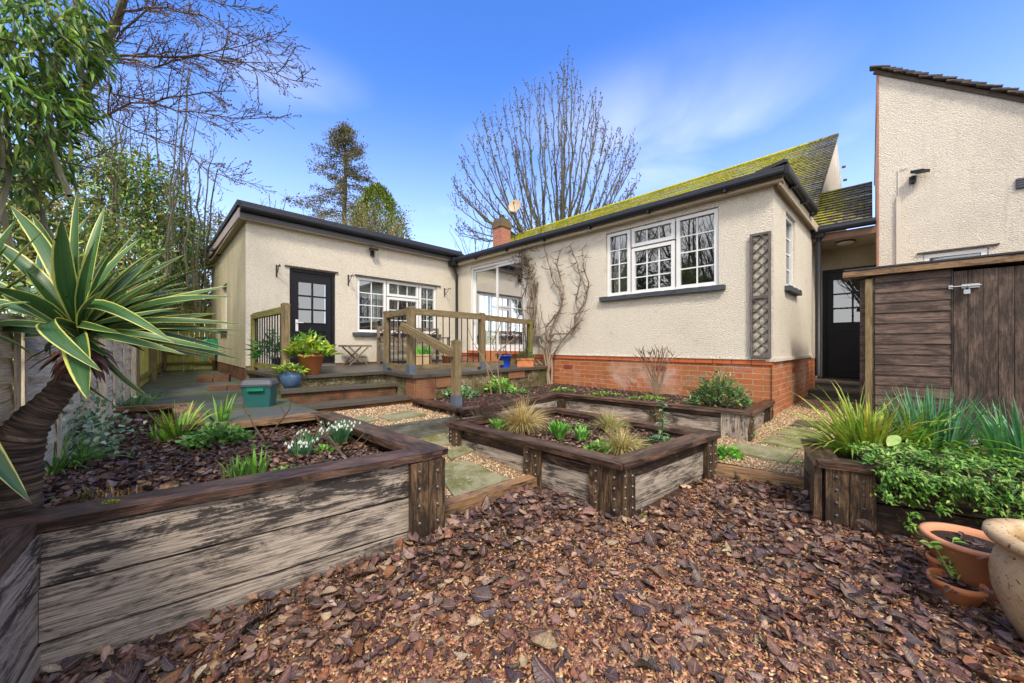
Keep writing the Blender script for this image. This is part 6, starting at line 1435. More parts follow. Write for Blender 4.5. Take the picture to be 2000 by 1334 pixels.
# --- plants of the middle bed
TAN = [(.50, .36, .14), (.62, .47, .22), (.38, .25, .09), (.34, .34, .09)]
def tuft(x, y, n, h, seed, label, cols=TAN, z=.34, droop=(1.0, 2.4), sp=1.0, rad=.05):
    c = G(x, y, z); t = plant('ornamental_grass', label, 'grass', c, 'ornamental grasses in the middle bed'); blades(t, c, n, h, .0045, sp, cols, seed, droop, name='blades', rad=rad, mat='dead'); return t
tuft(1020, 842, 800, .36, 91, 'largest tan fountain of grass at the back left of the middle bed')
tuft(1190, 842, 380, .26, 92, 'green and tan grass tuft towards the back right of the middle bed', [(.40, .34, .12), (.25, .30, .06), (.5, .4, .2)])
tuft(1215, 884, 520, .24, 93, 'olive and straw grass tuft nearest the front corner of the middle bed', [(.42, .34, .12), (.30, .32, .07), (.55, .42, .2)])
def fleshy(x, y, z, n, h, w_, seed, label, cols=((.13, .38, .05), (.2, .47, .08), (.09, .28, .04)), grp='green leafy clumps in the middle bed'):
    c = G(x, y, z); t = plant('leafy_clump', label, 'plant', c, grp); m = MB(seed)
    for k in range(n):
        a = m.r.uniform(0, 6.28); s_ = m.r.random()*.7; m.col = tuple(q*m.r.uniform(.8, 1.2) for q in m.r.choice(cols)); b = c+Vector((math.cos(a), math.sin(a), 0))*.05*m.r.random()
        m.blade(b, (math.cos(a)*s_, math.sin(a)*s_, 1), h*m.r.uniform(.6, 1.1), w_*m.r.uniform(.8, 1.2), droop=.5, seg=5, fold=.15, profile=lambda t: .35+.65*math.sin(math.pi*min(1, .15+.8*t)) if t < .98 else .1)
    m.build('leaves', M['leaf'], t)
fleshy(975, 843, .34, 90, .13, .03, 94, 'dense bright green clump below the dark twiggy stems')
fleshy(1092, 856, .34, 90, .16, .028, 95, 'upright fresh green clump in the centre of the middle bed')
fleshy(1137, 860, .34, 50, .12, .026, 96, 'smaller green clump to the right of the centre clump')
clump(1178, 880, .34, .14, .10, .07, 260, .04, .6, [(.18, .40, .06), (.12, .3, .04)], 97, 'low green leaves under the straw grass tuft', group='low greenery in the middle bed')
clump(1135, 836, .34, .08, .06, .04, 80, .035, .6, [(.22, .40, .12), (.15, .32, .08)], 98, 'pale low leaves at the back of the middle bed', group='low greenery in the middle bed')
clump(1205, 834, .34, .10, .05, .05, 100, .03, .6, [(.10, .3, .04), (.18, .38, .06)], 99, 'low green leaves between the two back grasses', group='low greenery in the middle bed')
c = G(948, 830, .34); t = plant('dead_sedum', 'dark purple-brown dried flower stems at the left of the middle bed', 'plant', c); m = MB(101)
heads = []
for k in range(110):
    a = m.r.uniform(0, 6.28); q = m.r.random()*.2; h_ = m.r.uniform(.12, .27); p1 = c+Vector((math.cos(a)*q, math.sin(a)*q, h_)); m.tube([c+Vector((math.cos(a)*q*.3, math.sin(a)*q*.3, 0)), p1], [.0025, .0015], 4, cap=False); heads.append(p1)
m.build('stems', M['bark'], t); rs = np.random.default_rng(5); hp = np.array([tuple(p) for p in heads]).repeat(16, 0)+rs.normal(0, .013, (len(heads)*16, 3))
inst('seed_heads', OCT, OCTF, hp, basis(rs.normal(0, 1, hp.shape), rs.normal(0, 1, hp.shape)), np.repeat(rs.uniform(.002, .005, (len(hp), 1)), 3, 1), pick(rs, len(hp), [(.09, .03, .035), (.05, .02, .02), (.14, .06, .06)]), M['matte'], t)
# tall single stem
c = G(1290, 868, .34); t = plant('foxglove_stem', 'single upright leafy green stem at the right of the middle bed', 'plant', c); top_ = P(1294, 783, 2.85); m = MB(102)
m.col = (.15, .33, .1); m.tube([c, (c+top_)/2+Vector((.01, 0, 0)), top_], [.006, .005, .003], 6); m.build('stem', M['leaf'], t); m = MB(103)
for k in range(26):
    q = c.lerp(top_, .08+.92*(k/25)); a = k*2.4; m.col = m.r.choice([(.16, .34, .14), (.22, .40, .2), (.1, .26, .09)]); m.blade(q, (math.cos(a), math.sin(a), .35), .085*(1-.35*abs(k/25-.4)), .022, droop=1.2, seg=6, fold=.1, profile=lambda t: max(.03, math.sin(math.pi*min(.99, .1+.9*t))))
m.build('leaves', M['leaf'], t)
herb(t, c, .12, .08, .08, 90, .05, .4, [(.2, .36, .18), (.12, .3, .1)], 104, name='basal_leaves')
# --- bed along the bungalow wall
Z5 = .46
clump(1405, 793, Z5, .36, .18, .42, 1500, .07, .24, [(.14, .26, .12), (.08, .18, .06), (.20, .32, .16), (.30, .42, .10)], 111, 'rounded grey-green evergreen shrub in front of the orange brick plinth', 'evergreen_shrub', 'shrub', stems=60)
b = G(1283, 778, Z5); sp_ = []
r = random.Random(8)
for k in range(15):
    tx = 1243+70*k/14+r.uniform(-5, 5); ty = 672+r.uniform(0, 22); m1 = P(1283+(tx-1283)*.25+r.uniform(-4, 4), 740, 4.95); m2 = P(1283+(tx-1283)*.7, 705, 4.95+r.uniform(-.1, .1)); e = P(tx, ty, 4.95+r.uniform(-.15, .15)); sp_.append((b, m1, m2, e)); sp_.append((m2, P(tx+r.uniform(-12, 12), ty+r.uniform(-6, 12), 4.95))); sp_.append((e.lerp(m2, .4), P(tx+r.uniform(-9, 9), ty-3, 4.9)))
sp_.append((b, P(1250, 765, 4.8), P(1225, 737, 4.7), P(1217, 730, 4.7)))
twigs('bare pale-stemmed shrub standing against the orange plinth', b, sp_, 'bark_pale', 'bare_shrub', seed=9, r=.0085)
clump(900, 775, Z5, .24, .14, .14, 340, .055, .8, [(.22, .42, .2), (.34, .5, .3), (.12, .3, .1)], 112, 'grey-green mound at the foot of the step handrail post', group='low plants in the wall bed')
clump(975, 765, Z5, .20, .12, .22, 200, .085, .5, [(.24, .5, .08), (.34, .58, .12)], 113, 'light green hellebore-like leaves in the bed below the terrace', group='low plants in the wall bed')
clump(1010, 768, Z5, .18, .08, .06, 130, .04, .6, [(.12, .32, .06), (.2, .4, .08)], 114, 'low leaves right of the light green hellebore', group='low plants in the wall bed')
clump(1100, 764, Z5, .20, .08, .05, 130, .035, .7, [(.14, .34, .06), (.22, .42, .08)], 115, 'creeping green patch at the foot of the bare climber', group='low plants in the wall bed')
clump(1180, 772, Z5, .30, .06, .04, 190, .03, .7, [(.17, .36, .05), (.26, .46, .08)], 116, 'thin strip of ground cover behind the wall bed planks', group='low plants in the wall bed')
clump(1262, 780, Z5, .30, .08, .05, 220, .03, .7, [(.20, .40, .05), (.30, .5, .08)], 117, 'brightest green ground cover at the base of the pale bare shrub', group='low plants in the wall bed')
clump(1440, 858, .17, .18, .12, .13, 320, .055, .55, [(.16, .42, .05), (.1, .3, .04), (.22, .5, .07)], 118, 'fresh green clump growing in gravel at the end of the wall bed', group='weeds in the gravel')
clump(1417, 893, .16, .13, .09, .10, 240, .05, .55, [(.16, .42, .05), (.1, .3, .04), (.22, .5, .07)], 119, 'bright green clump beside the middle bed corner and split sleeper', group='weeds in the gravel')
clump(1560, 905, .16, .12, .10, .015, 80, .018, .7, [(.2, .42, .06), (.3, .5, .1)], 120, 'tiny weeds in the gravel beside the palest slab', group='weeds in the gravel', stems=0)
clump(1255, 1012, .05, .02, .02, .02, 40, .014, .7, [(.16, .30, .03)], 121, 'tiny tuft of moss at the foot of the middle bed corner', 'moss_patch', 'moss', stems=0)
# spindly young stems in front of the terrace wall
b = G(975, 770, Z5)
twigs('thin knobbly fig-like stems rising in front of the terrace wall', b, [(P(978, 770, 5.1), P(972, 720, 5.1), P(962, 668, 5.1), P(950, 632, 5.1)), (P(972, 705, 5.1), P(990, 670, 5.1), P(993, 640, 5.1)), (P(960, 770, 5.0), P(950, 710, 5.0), P(925, 670, 5.0), P(914, 640, 5.0)), (P(968, 690, 5.1), P(1003, 662, 5.1), P(1008, 640, 5.1)), (P(990, 650, 5.1), P(1000, 630, 5.1)), (P(962, 668, 5.1), P(975, 640, 5.1), P(978, 625, 5.1)), (P(950, 710, 5.0), P(962, 730, 5.0), P(958, 760, 5.0))], 'bark_pale', 'sapling', 'shrub', seed=4, r=.011)
clump(968, 742, .55, .12, .05, .16, 110, .06, .14, [(.2, .34, .05), (.35, .42, .08)], 122, 'grassy weeds hanging on the terrace wall', group='low plants in the wall bed')
# --- bare climber on the wall
vb = G(1092, 768, Z5); vc = plant('bare_climber', 'leafless wisteria-like climber trained on the cream wall left of the big window', 'climber', vb); m = MB(131)
def VA(px, py, v=.06): u = FA.u(px); q = FA.p(u, v, FA.z(px, py)); return q
main = [[(1092, 768), (1085, 735), (1068, 712), (1050, 700), (1035, 690), (1030, 640), (1022, 590), (1035, 560), (1038, 520), (1025, 505), (1008, 500)],
        [(1092, 768), (1080, 730), (1050, 710), (1040, 660), (1050, 620), (1048, 570), (1040, 535), (1020, 515)],
        [(1090, 768), (1075, 720), (1065, 680), (1048, 640), (1040, 600), (1050, 555), (1035, 520), (1015, 498)],
        [(1095, 768), (1082, 735), (1076, 690), (1085, 640), (1100, 600), (1098, 570), (1085, 540), (1070, 500), (1062, 470), (1060, 440)],
        [(1098, 768), (1085, 735), (1080, 700), (1105, 665), (1130, 640), (1125, 620), (1150, 585), (1155, 555), (1145, 520), (1140, 490)],
        [(1098, 768), (1080, 700), (1068, 670), (1090, 650), (1120, 655), (1140, 625), (1128, 590), (1135, 550), (1128, 510), (1118, 480)],
        [(1094, 768), (1080, 720), (1074, 680), (1070, 640), (1095, 610), (1105, 575), (1098, 540), (1090, 520), (1100, 490)]]
rr_ = m.r; tips = []
for ln in main:
    p_ = [VA(x+rr_.uniform(-3, 3), y+rr_.uniform(-3, 3), .05+.03*rr_.random() if y < 700 else .05+(y-700)*.004) for x, y in ln]
    sm = []
    for i in range(len(p_)-1):
        for k in range(3): sm.append(p_[i].lerp(p_[i+1], k/3)+Vector((rr_.uniform(-1, 1), rr_.uniform(-1, 1), rr_.uniform(-1, 1)))*.008)
    sm.append(p_[-1]); n = len(sm); m.tube(sm, [.022*(1-.72*k/n) for k in range(n)], 6)
    for k in range(6, n): tips.append((sm[k], k/n))
m.build('stems', M['bark_pale'], vc); m = MB(132)
for q, t_ in tips:
    for j in range(2):
        if rr_.random() < .85:
            d = Vector((rr_.uniform(-1, 1)*dA[0], rr_.uniform(-1, 1)*dA[1], 0)); a = rr_.uniform(-1, 1); d = Vector((a*dA[0], a*dA[1], rr_.uniform(-.4, 1))); d.normalize(); L_ = rr_.uniform(.05, .26)
            p1 = q+d*L_*.5+Vector((nA[0], nA[1], 0))*rr_.uniform(0, .05); p2 = p1+(d+Vector((0, 0, .4)))*L_*.5; m.tube([q, p1, p2], [.007, .005, .003], 4, cap=False)
            if rr_.random() < .6: m.tube([p1, p1+(d+Vector((rr_.uniform(-1, 1), rr_.uniform(-1, 1), rr_.uniform(-.5, 1))))*L_*.35], [.003, .0015], 4, cap=False)
for k in range(210):   # tangled mass at the top left
    q = VA(rr_.gauss(1030, 12), rr_.gauss(520, 16), .08); d = Vector((rr_.uniform(-.7, 1)*dA[0], rr_.uniform(-.7, 1)*dA[1], rr_.uniform(-1, .8))); L_ = rr_.uniform(.05, .16); m.tube([q, q+d*L_*.5+Vector((nA[0], nA[1], 0))*.04, q+d*L_], [.006, .005, .003], 4, cap=False)
for k in range(60):
    y = rr_.uniform(540, 640); q = VA(1046+rr_.gauss(0, 6), y, .07); m.tube([q, q+Vector((rr_.uniform(-.03, .03), rr_.uniform(-.03, .03), -rr_.uniform(.1, .3)))], [.006, .004], 4, cap=False)
m.build('twigs', M['bark_twig'], vc)
clump(1090, 740, .52, .10, .05, .14, 60, .05, .5, [(.2, .45, .08), (.3, .5, .1)], 133, 'few fresh leaves sprouting at the base of the climber', group='low plants in the wall bed')
# --- pot plants on the terrace
def potplant(c, h0, rx, h, n, size, asp, cols, seed, label, name='pot_plant', grp='potted plants on the terrace', **k):
    c = Vector(c)+Vector((0, 0, h0)); t = plant(name, label, 'plant', c, grp); herb(t, c, rx, rx, h, n, size, asp, cols, seed, stems=20, **k); return t
LIME = [(.40, .52, .05), (.52, .60, .08), (.28, .44, .05), (.20, .38, .05)]
potplant(bp, .25, .27, .23, 330, .13, .42, LIME, 141, 'spreading yellow-green leaves filling the large terracotta pot')
potplant(bq, .18, .15, .14, 110, .085, .45, LIME, 142, 'lime green leaves spilling from the blue glazed pot')
c = Vector((-3.12, 5.5, .8)); rim_pot('plant_pot', c, .14, .24, 'grey_plastic', 'dark plastic pot of ferny leaves behind the left balustrade'); potplant(c, .22, .26, .36, 260, .11, .32, [(.3, .5, .05), (.16, .36, .04), (.08, .24, .04)], 143, 'leafy yellow-green plant standing behind the left balustrade')
c = Vector((-3.75, 5.85, .8)); rim_pot('plant_pot', c, .15, .2, 'grey_plastic', 'dark pot holding a fern in the corner of the terrace'); potplant(c, .18, .34, .42, 240, .17, .2, [(.05, .2, .05), (.09, .27, .06), (.14, .34, .06)], 144, 'dark green fern fronds at the wing corner of the terrace')
strapc = tA[1]; t = plant('bulb_leaves', 'bright green tulip leaves in the sandy trough', 'plant', strapc)
m = MB(145)
for k in range(60): m.col = m.r.choice([(.12, .42, .05), (.2, .52, .07)]); b = strapc+Vector((m.r.uniform(-.5, .5)*tA[2]*.85, m.r.uniform(-.04, .04), 0)); m.blade(b, (m.r.uniform(-.3, .3), m.r.uniform(-.3, .3), 1), m.r.uniform(.10, .2), .022, droop=.3, seg=4)
m.build('leaves', M['leaf'], t)
potplant(potA, .2, .15, .22, 130, .085, .4, [(.4, .55, .1), (.6, .65, .35), (.15, .35, .05)], 146, 'cream and green leaves in the pot below the corner downpipe')
potplant(tB[1], 0, .17, .2, 150, .05, .5, [(.04, .12, .03), (.07, .17, .04)], 147, 'dark green leaves in the long terracotta trough')
# --- right bed
Z6 = .40
c = G(1740, 872, Z6); t = plant('crocosmia', 'large arching clump of yellow-green strap leaves at the near end of the right bed', 'plant', c)
CR = [(.16, .36, .03), (.26, .46, .04), (.12, .28, .03), (.36, .5, .05)]
cc_ = Vector((2.62, 2.62, Z6)); blades(t, cc_, 170, .43, .021, .8, CR, 151, (.3, 1.4), rad=.14, tip=(.5, .42, .06)); blades(t, cc_+Vector((-.12, .02, 0)), 90, .55, .018, 1.1, CR, 152, (.8, 1.7), name='outer_leaves', rad=.10, tip=(.5, .45, .10), lean=(-.45, 0)); blades(t, cc_+Vector((.25, -.1, 0)), 150, .50, .016, 1.1, CR, 153, (.8, 1.9), name='drooping_leaves', rad=.12, lean=(.45, -.1))
c = G(1880, 880, Z6); t = plant('daffodils', 'blue-green daffodil leaves standing beside the shed door', 'plant', c, 'daffodil clumps'); DF = [(.10, .30, .14), (.14, .36, .18), (.08, .22, .08)]
blades(t, Vector((2.98, 2.55, Z6)), 170, .50, .019, .4, DF, 154, (.2, .8), rad=.16)
c = Vector((3.15, 2.15, Z6)); t = plant('daffodils', 'taller daffodil leaves at the right edge of the picture', 'plant', c, 'daffodil clumps'); blades(t, c, 220, .48, .018, .5, DF+[(.14, .38, .08)], 155, (.2, 1.0), rad=.20)
# spreading evergreen spilling over the front plank
SHR = [(.08, .22, .025), (.13, .31, .04), (.22, .42, .07), (.05, .14, .025), (.30, .42, .10)]
t = plant('trailing_shrub', 'small-leaved green shrub tumbling over the front of the right bed', 'shrub', (2.7, 2.0, .40)); rs = np.random.default_rng(9); wh = []; m = MB(9)
for k in range(600):
    s_ = rs.uniform(.0, 1); base = Vector((*rA, 0))+Vector((*rdir, 0))*(.20+s_*1.55)+Vector((*rin, 0))*rs.uniform(-.03, .40); 
    over = rs.random() < .55
    if over: p_ = base*1; p_ = Vector((*rA, 0))+Vector((*rdir, 0))*(.26+s_*1.5)-Vector((*rin, 0))*rs.uniform(.0, .12); p_.z = .46-abs(rs.normal(0, .15))*(.7+1.0*min(1, s_*2.5)); 
    else: p_ = base; p_.z = .43+rs.uniform(0, .08)
    p_.z = max(p_.z, .12); wh.append((p_, over)); m.tube([p_+Vector((*rin, 0))*.12+Vector((0, 0, .02)), p_], [.003, .002], 4, cap=False)
m.build('stems', M['bark_twig'], t)
pos = []; out = []
for p_, over in wh:
    n_ = 17
    for j in range(n_):
        a = j*2.4; h_ = j/n_; ax = Vector((rs.normal(0, .2), -.6 if over else -.15, .7 if not over else .35)); ax.normalize(); q = p_+ax*(.05*h_)+Vector((rs.normal(0, .012), rs.normal(0, .012), rs.normal(0, .012))); pos.append(tuple(q)); e = ax.orthogonal().normalized(); e2 = ax.cross(e); dd = e*math.cos(a)+e2*math.sin(a)+ax*.45; out.append(tuple(dd))
pos = np.array(pos); out = np.array(out); n = len(pos); s_ = rs.uniform(.022, .042, n)
inst('leaves', LEAF_V, LEAF_F, pos, basis(out+rs.normal(0, .12, (n, 3)), np.tile([0, -.4, 1.0], (n, 1))), np.stack([s_*.42, s_, s_], 1), pick(rs, n, SHR, .25), M['leaf'], t)
def bigleaf(label, a, b, w_, seed, hole=False):
    m = MB(seed); m.col = (.26, .42, .10); a = Vector(a); b = Vector(b); m.blade(a, (b-a), (b-a).length, w_, droop=.3, seg=10, fold=.08, side=(b-a).cross(Vector((0, -.6, 1))), profile=lambda t: max(.03, math.sin(math.pi*min(.99, .05+.93*t))**.8), colt=(.36, .46, .12)); return tag(m.build('dock_leaf', M['leaf']), label, 'leaf', 'broad dock leaves in the right bed')
bigleaf('broad pale dock leaf pointing right above the trailing shrub', P(1862, 905, 2.3), P(1920, 923, 2.1), .10, 1)
bigleaf('broad dock leaf hanging down over the trailing shrub', P(1852, 900, 2.25), P(1850, 930, 2.0), .085, 2)
bigleaf('rounded hole-eaten dock leaf among the strap leaves', P(1756, 852, 2.30), P(1733, 866, 2.24), .06, 3)
# plants and leaves in the corner pots
c = c2+Vector((0.01, 0.02, .09)); t = plant('pot_seedling', 'pale green straggly plant growing from the low terracotta pan', 'plant', c)
twl = [(c, c+Vector((-.03, .03, .10)), c+Vector((-.07, .03, .15))), (c+Vector((.02, 0, 0)), c+Vector((.05, .0, .05)), c+Vector((.10, -.01, .12))), (c, c+Vector((.02, .03, .08)), c+Vector((.05, .04, .16)))]
m = MB(161); m.col = (.3, .5, .12)
for s_ in twl: m.tube(s_, [.004, .0035, .0025], 6)
m.build('stems', M['leaf'], t); m = MB(162)
for s_ in twl:
    for k in range(9):
        q = s_[1].lerp(s_[2], k/8) if k > 2 else s_[0].lerp(s_[1], .4+k*.2); a = m.r.uniform(0, 6.28); m.col = m.r.choice([(.28, .52, .08), (.4, .6, .15), (.2, .42, .06)]); m.blade(q, (math.cos(a), math.sin(a), .5), m.r.uniform(.03, .05), .022, droop=.8, seg=4, fold=.1, profile=lambda t: max(.05, math.sin(math.pi*min(.98, .1+.88*t))))
m.build('leaves', M['leaf'], t)
for (cp, rr2, zz, n_, lb_, sd_) in ((cbowl, .10, .215, 24, 'curled dead leaves in the wide shallow bowl', 171), (c2, .055, .088, 10, 'soggy dead leaves in the low pan', 172), (c3, .08, .215, 12, 'dead leaves in the half-hidden pot', 173), (c4, .12, .378, 50, 'dark leaf mould filling the tan jar', 174), (c1, .03, .12, 5, 'dead leaves in the smallest pot', 175)):
    rs = np.random.default_rng(sd_); a = rs.uniform(0, 6.28, n_); q = np.sqrt(rs.random(n_))*rr2; xy = np.stack([cp.x+q*np.cos(a)-.02, cp.y+q*np.sin(a)-.02], 1)
    scatter_leaves('dead_leaves', lb_, 'dead leaves', xy, np.full(n_, cp.z+zz), .05, DEADC, sd_, lift=.02)
# ================================================================== trees
def wander(m, p, d, L_, r0, r1, n, jit, up=0.0, sides=5):
    pts = [Vector(p)]; d = Vector(d).normalized()
    for k in range(n):
        d = (d+Vector((m.r.gauss(0, jit), m.r.gauss(0, jit), m.r.gauss(0, jit)+up))).normalized(); pts.append(pts[-1]+d*L_/n)
    m.tube(pts, [r0+(r1-r0)*k/n for k in range(n+1)], sides, cap=False); return pts
def twiggy(m, pts, r0, density, L_, depth, ang=.8, up=.15, tips=None, start=.2, rmin=.003, buds=0):
    """side shoots along a limb"""
    tot = sum((pts[i+1]-pts[i]).length for i in range(len(pts)-1)); n = int(tot*density)
    for q in range(n):
        t = start+(1-start)*(q+m.r.random())/n; x = t*(len(pts)-1); i = min(int(x), len(pts)-2); p = pts[i].lerp(pts[i+1], x-i); tg = (pts[i+1]-pts[i]).normalized()
        pr = tg.orthogonal().normalized(); pr2 = tg.cross(pr); a = m.r.uniform(0, 6.28); side = pr*math.cos(a)+pr2*math.sin(a)
        d = (tg*math.cos(ang*m.r.uniform(.6, 1.2))+side*math.sin(ang)+Vector((0, 0, up))).normalized(); l2 = L_*m.r.uniform(.45, 1.1)*(1.15-t*.6); rr2 = max(rmin, r0*.5*(1-.6*t))
        c = wander(m, p, d, l2, rr2, rmin*.6, 4 if depth else 3, .13, up*.3, 4 if depth else 3)
        if tips is not None: tips.append(c[-1]); tips.append(c[2])
        if depth: twiggy(m, c, rr2, density*1.9, l2*.5, depth-1, ang, up, tips, .15, rmin, buds)
def limb(m, spec, r0, r1, sides=7):
    pts = [P(*s) for s in spec]; f = []
    for i in range(len(pts)-1):
        for k in range(4): f.append(pts[i].lerp(pts[i+1], k/4)+Vector((m.r.gauss(0, 1), m.r.gauss(0, 1), m.r.gauss(0, 1)))*(pts[i+1]-pts[i]).length*.015)
    f.append(pts[-1]); n = len(f); m.tube(f, [r0+(r1-r0)*(k/(n-1))**.8 for k in range(n)], sides, cap=False); return f
def tree(name, label, base, group=None): return thing(name, label, 'tree', base, group)
def budcloud(t, tips, seed, s_, cols, name='buds'):
    p_ = np.array([tuple(q) for q in tips]); rs = np.random.default_rng(seed); inst(name, OCT, OCTF, p_, basis(rs.normal(0, 1, p_.shape), rs.normal(0, 1, p_.shape)), np.repeat(s_*rs.uniform(.5, 1.3, (len(p_), 1)), 3, 1)*np.array([.5, 1, .5]), pick(rs, len(p_), cols), M['matte'], t)
# --- large bare tree overhanging from the left
b = P(40, 640, 4.6); b.z = .3; t = tree('bare_tree', 'large bare tree on the left with long horizontal twiggy boughs reaching over the garden', b)
m = MB(201); tr1 = limb(m, [(25, 900, 4.6), (45, 560, 4.6), (60, 430, 4.6), (100, 300, 4.6), (160, 190, 4.5), (205, 95, 4.4), (240, 10, 4.3), (262, -120, 4.2)], .085, .035)
tr2 = limb(m, [(50, 520, 4.6), (40, 380, 4.7), (70, 230, 4.8), (120, 110, 4.8), (150, 20, 4.8), (170, -90, 4.8)], .08, .04); m.build('trunk', M['bark_grey'], t); m = MB(202); tips = []
for sp_, r_0 in (([(110, 285, 4.6), (180, 240, 4.3), (260, 200, 4.1), (400, 180, 3.9), (440, 178, 3.8)], .02), ([(128, 105, 4.6), (200, 107, 4.2), (300, 112, 4.0), (390, 110, 3.8), (480, 125, 3.7), (590, 160, 3.6)], .022), ([(200, 107, 4.2), (300, 130, 4.0), (370, 112, 3.9), (450, 95, 3.8), (560, 60, 3.7)], .014),
                 ([(170, 160, 4.5), (250, 190, 4.2), (350, 215, 4.0), (450, 230, 3.9), (550, 232, 3.8)], .014), ([(230, 30, 4.3), (300, 10, 4.1), (400, 30, 3.9), (500, 90, 3.8), (570, 130, 3.7)], .014), ([(240, 0, 4.3), (330, -20, 4.1), (430, 5, 3.9), (520, 25, 3.8)], .012),
                 ([(185, 130, 4.5), (240, 60, 4.4), (300, 10, 4.3), (340, -40, 4.2)], .02), ([(150, 200, 4.5), (250, 250, 4.3), (350, 290, 4.2), (420, 340, 4.1), (480, 355, 4.1)], .010), ([(80, 380, 4.6), (130, 330, 4.4), (200, 300, 4.3), (260, 260, 4.2)], .014)):
    q = limb(m, sp_, r_0, .003, 5); twiggy(m, q, r_0, 11, .55, 1, .65, .04, tips, .1, .0028)
twiggy(m, tr1, .03, 5, .8, 1, .9, .1, tips, .4, .003); twiggy(m, tr2, .03, 4, .8, 1, .9, .1, tips, .4, .003)
m.build('boughs', M['bark_twig'], t); budcloud(t, tips, 3, .012, [(.12, .06, .04), (.18, .10, .06)])
# --- thicket of upright whips behind
b = P(250, 640, 8.5); b.z = .4; t = tree('bare_tree', 'thicket of thin upright bare stems rising behind the green fence', b); m = MB(203); tips = []
for k in range(30):
    x0 = m.r.uniform(170, 400); x1 = x0+m.r.uniform(-60, 70); yt = m.r.uniform(90, 260) if 200 < x0 < 360 else m.r.uniform(220, 380); Y = m.r.uniform(7.5, 10); q = limb(m, [(x0, 640, Y), (x0+(x1-x0)*.2, 480, Y), (x0+(x1-x0)*.5, 330, Y), (x1, yt, Y)], .035, .006, 5); twiggy(m, q, .012, 2.4, .7, 1, .5, .35, tips, .3, .0045)
m.build('stems', M['bark_grey'], t); budcloud(t, tips, 4, .02, [(.14, .08, .05), (.2, .13, .08)])
# --- leafy masses
def mass(name, label, cat, blobs, n, size, asp, cols, seed, group=None, hang=.2, stems=26, flat=.5, trunk=True):
    """blobs = (px, py, Y, radius m, vertical stretch)"""
    rs = np.random.default_rng(seed); cs = [P(x, y, Y) for x, y, Y, r, v in blobs]; w_ = np.array([b_[3]**2 for b_ in blobs]); w_ = w_/w_.sum()
    base = sum(cs, Vector())/len(cs); base.z = .3; t = tree(name, label, base, group); t['category'] = cat
    k = rs.choice(len(cs), n, p=w_); C_ = np.array([tuple(c) for c in cs])[k]; rad = np.array([b_[3] for b_ in blobs])[k]; st = np.array([b_[4] for b_ in blobs])[k]
    # leaves hang in clumps on the outer part of each blob, with holes between the clumps
    nc = max(8, n//26); cd = rs.normal(0, 1, (nc, 3)); cd /= np.linalg.norm(cd, axis=1, keepdims=True); cr_ = rs.uniform(.35, 1.0, nc)**.6; which = rs.integers(0, nc, n)
    off = cd[which]*cr_[which][:, None]+rs.normal(0, .13, (n, 3)); pos = C_+off*rad[:, None]*np.stack([np.ones(n), np.ones(n), st], 1)
    leafcloud('crown', pos, off, size, asp, cols, M['leaf'], t, seed+1, flat=flat, hang=hang)
    m = MB(seed)
    if trunk:
        for c, b_ in zip(cs, blobs):
            p0 = Vector((c.x+m.r.uniform(-.3, .3), c.y, max(.2, c.z-b_[3]*2.2))); pts = wander(m, p0, c-p0, (c-p0).length, .03*b_[3]+.01, .012, 5, .08, 0, 5); 
            for q in range(stems//len(cs)+2):
                a = pts[m.r.randrange(2, 6)]; d = Vector((m.r.gauss(0, 1), m.r.gauss(0, 1), m.r.gauss(.4, .8))).normalized(); wander(m, a, d, b_[3]*m.r.uniform(.5, 1.1), .012*b_[3]+.004, .004, 4, .15, 0, 4)
        m.build('trunk', M['bark_grey'], t)
    return t
LG = [(.10, .22, .035), (.16, .31, .05), (.06, .15, .03), (.22, .36, .06)]
mass('evergreen_tree', 'near evergreen with drooping lance-shaped leaves filling the top left corner', 'tree', [(20, 40, 2.4, .45, 1), (80, 90, 2.5, .32, 1), (0, 180, 2.4, .42, 1), (70, 210, 2.5, .28, .9), (-20, 290, 2.6, .38, 1), (110, 30, 2.6, .22, 1), (40, 320, 2.8, .28, 1), (140, 70, 2.7, .10, 1), (120, 190, 2.7, .16, 1)], 2700, .115, .21, [(.10, .24, .03), (.20, .38, .05), (.06, .15, .03), (.33, .46, .08), (.12, .18, .05)], 301, hang=.8, flat=.6)
mass('photinia_shrub', 'mixed evergreen bush with olive leaves behind the yucca and fence', 'shrub', [(30, 480, 4.6, .55, 1), (110, 440, 5.0, .6, 1), (-30, 420, 4.2, .6, 1), (60, 380, 5.2, .6, 1), (180, 470, 5.5, .5, 1.1), (120, 540, 4.5, .5, 1), (10, 560, 3.8, .45, 1)], 6500, .095, .36, [(.18, .29, .05), (.28, .36, .08), (.10, .17, .04), (.38, .28, .11), (.36, .45, .09)], 303)
mass('holly_tree', 'tall loose evergreen with ivy-green leaves behind the green fence', 'tree', [(230, 400, 8, .95, 1.2), (280, 470, 8.5, 1.0, 1.1), (190, 330, 8, .7, 1), (310, 410, 8.5, .75, 1), (270, 340, 8, .55, 1), (350, 480, 9.5, .8, 1.1), (220, 520, 7.5, .9, 1), (300, 560, 9, .8, 1)], 12500, .115, .38, [(.14, .29, .06), (.24, .40, .08), (.09, .18, .045), (.36, .48, .12), (.46, .40, .13)], 305, hang=.4)
mass('conifer_hedge', 'hazy brown-green hedge seen between the fence and the wing', 'hedge', [(380, 540, 12, 1.0, 1.1), (420, 470, 13, 1.1, .9), (400, 590, 12, .9, 1), (340, 600, 11, .9, 1)], 5200, .16, .35, [(.20, .22, .08), (.30, .26, .12), (.15, .17, .06), (.40, .32, .18)], 307)
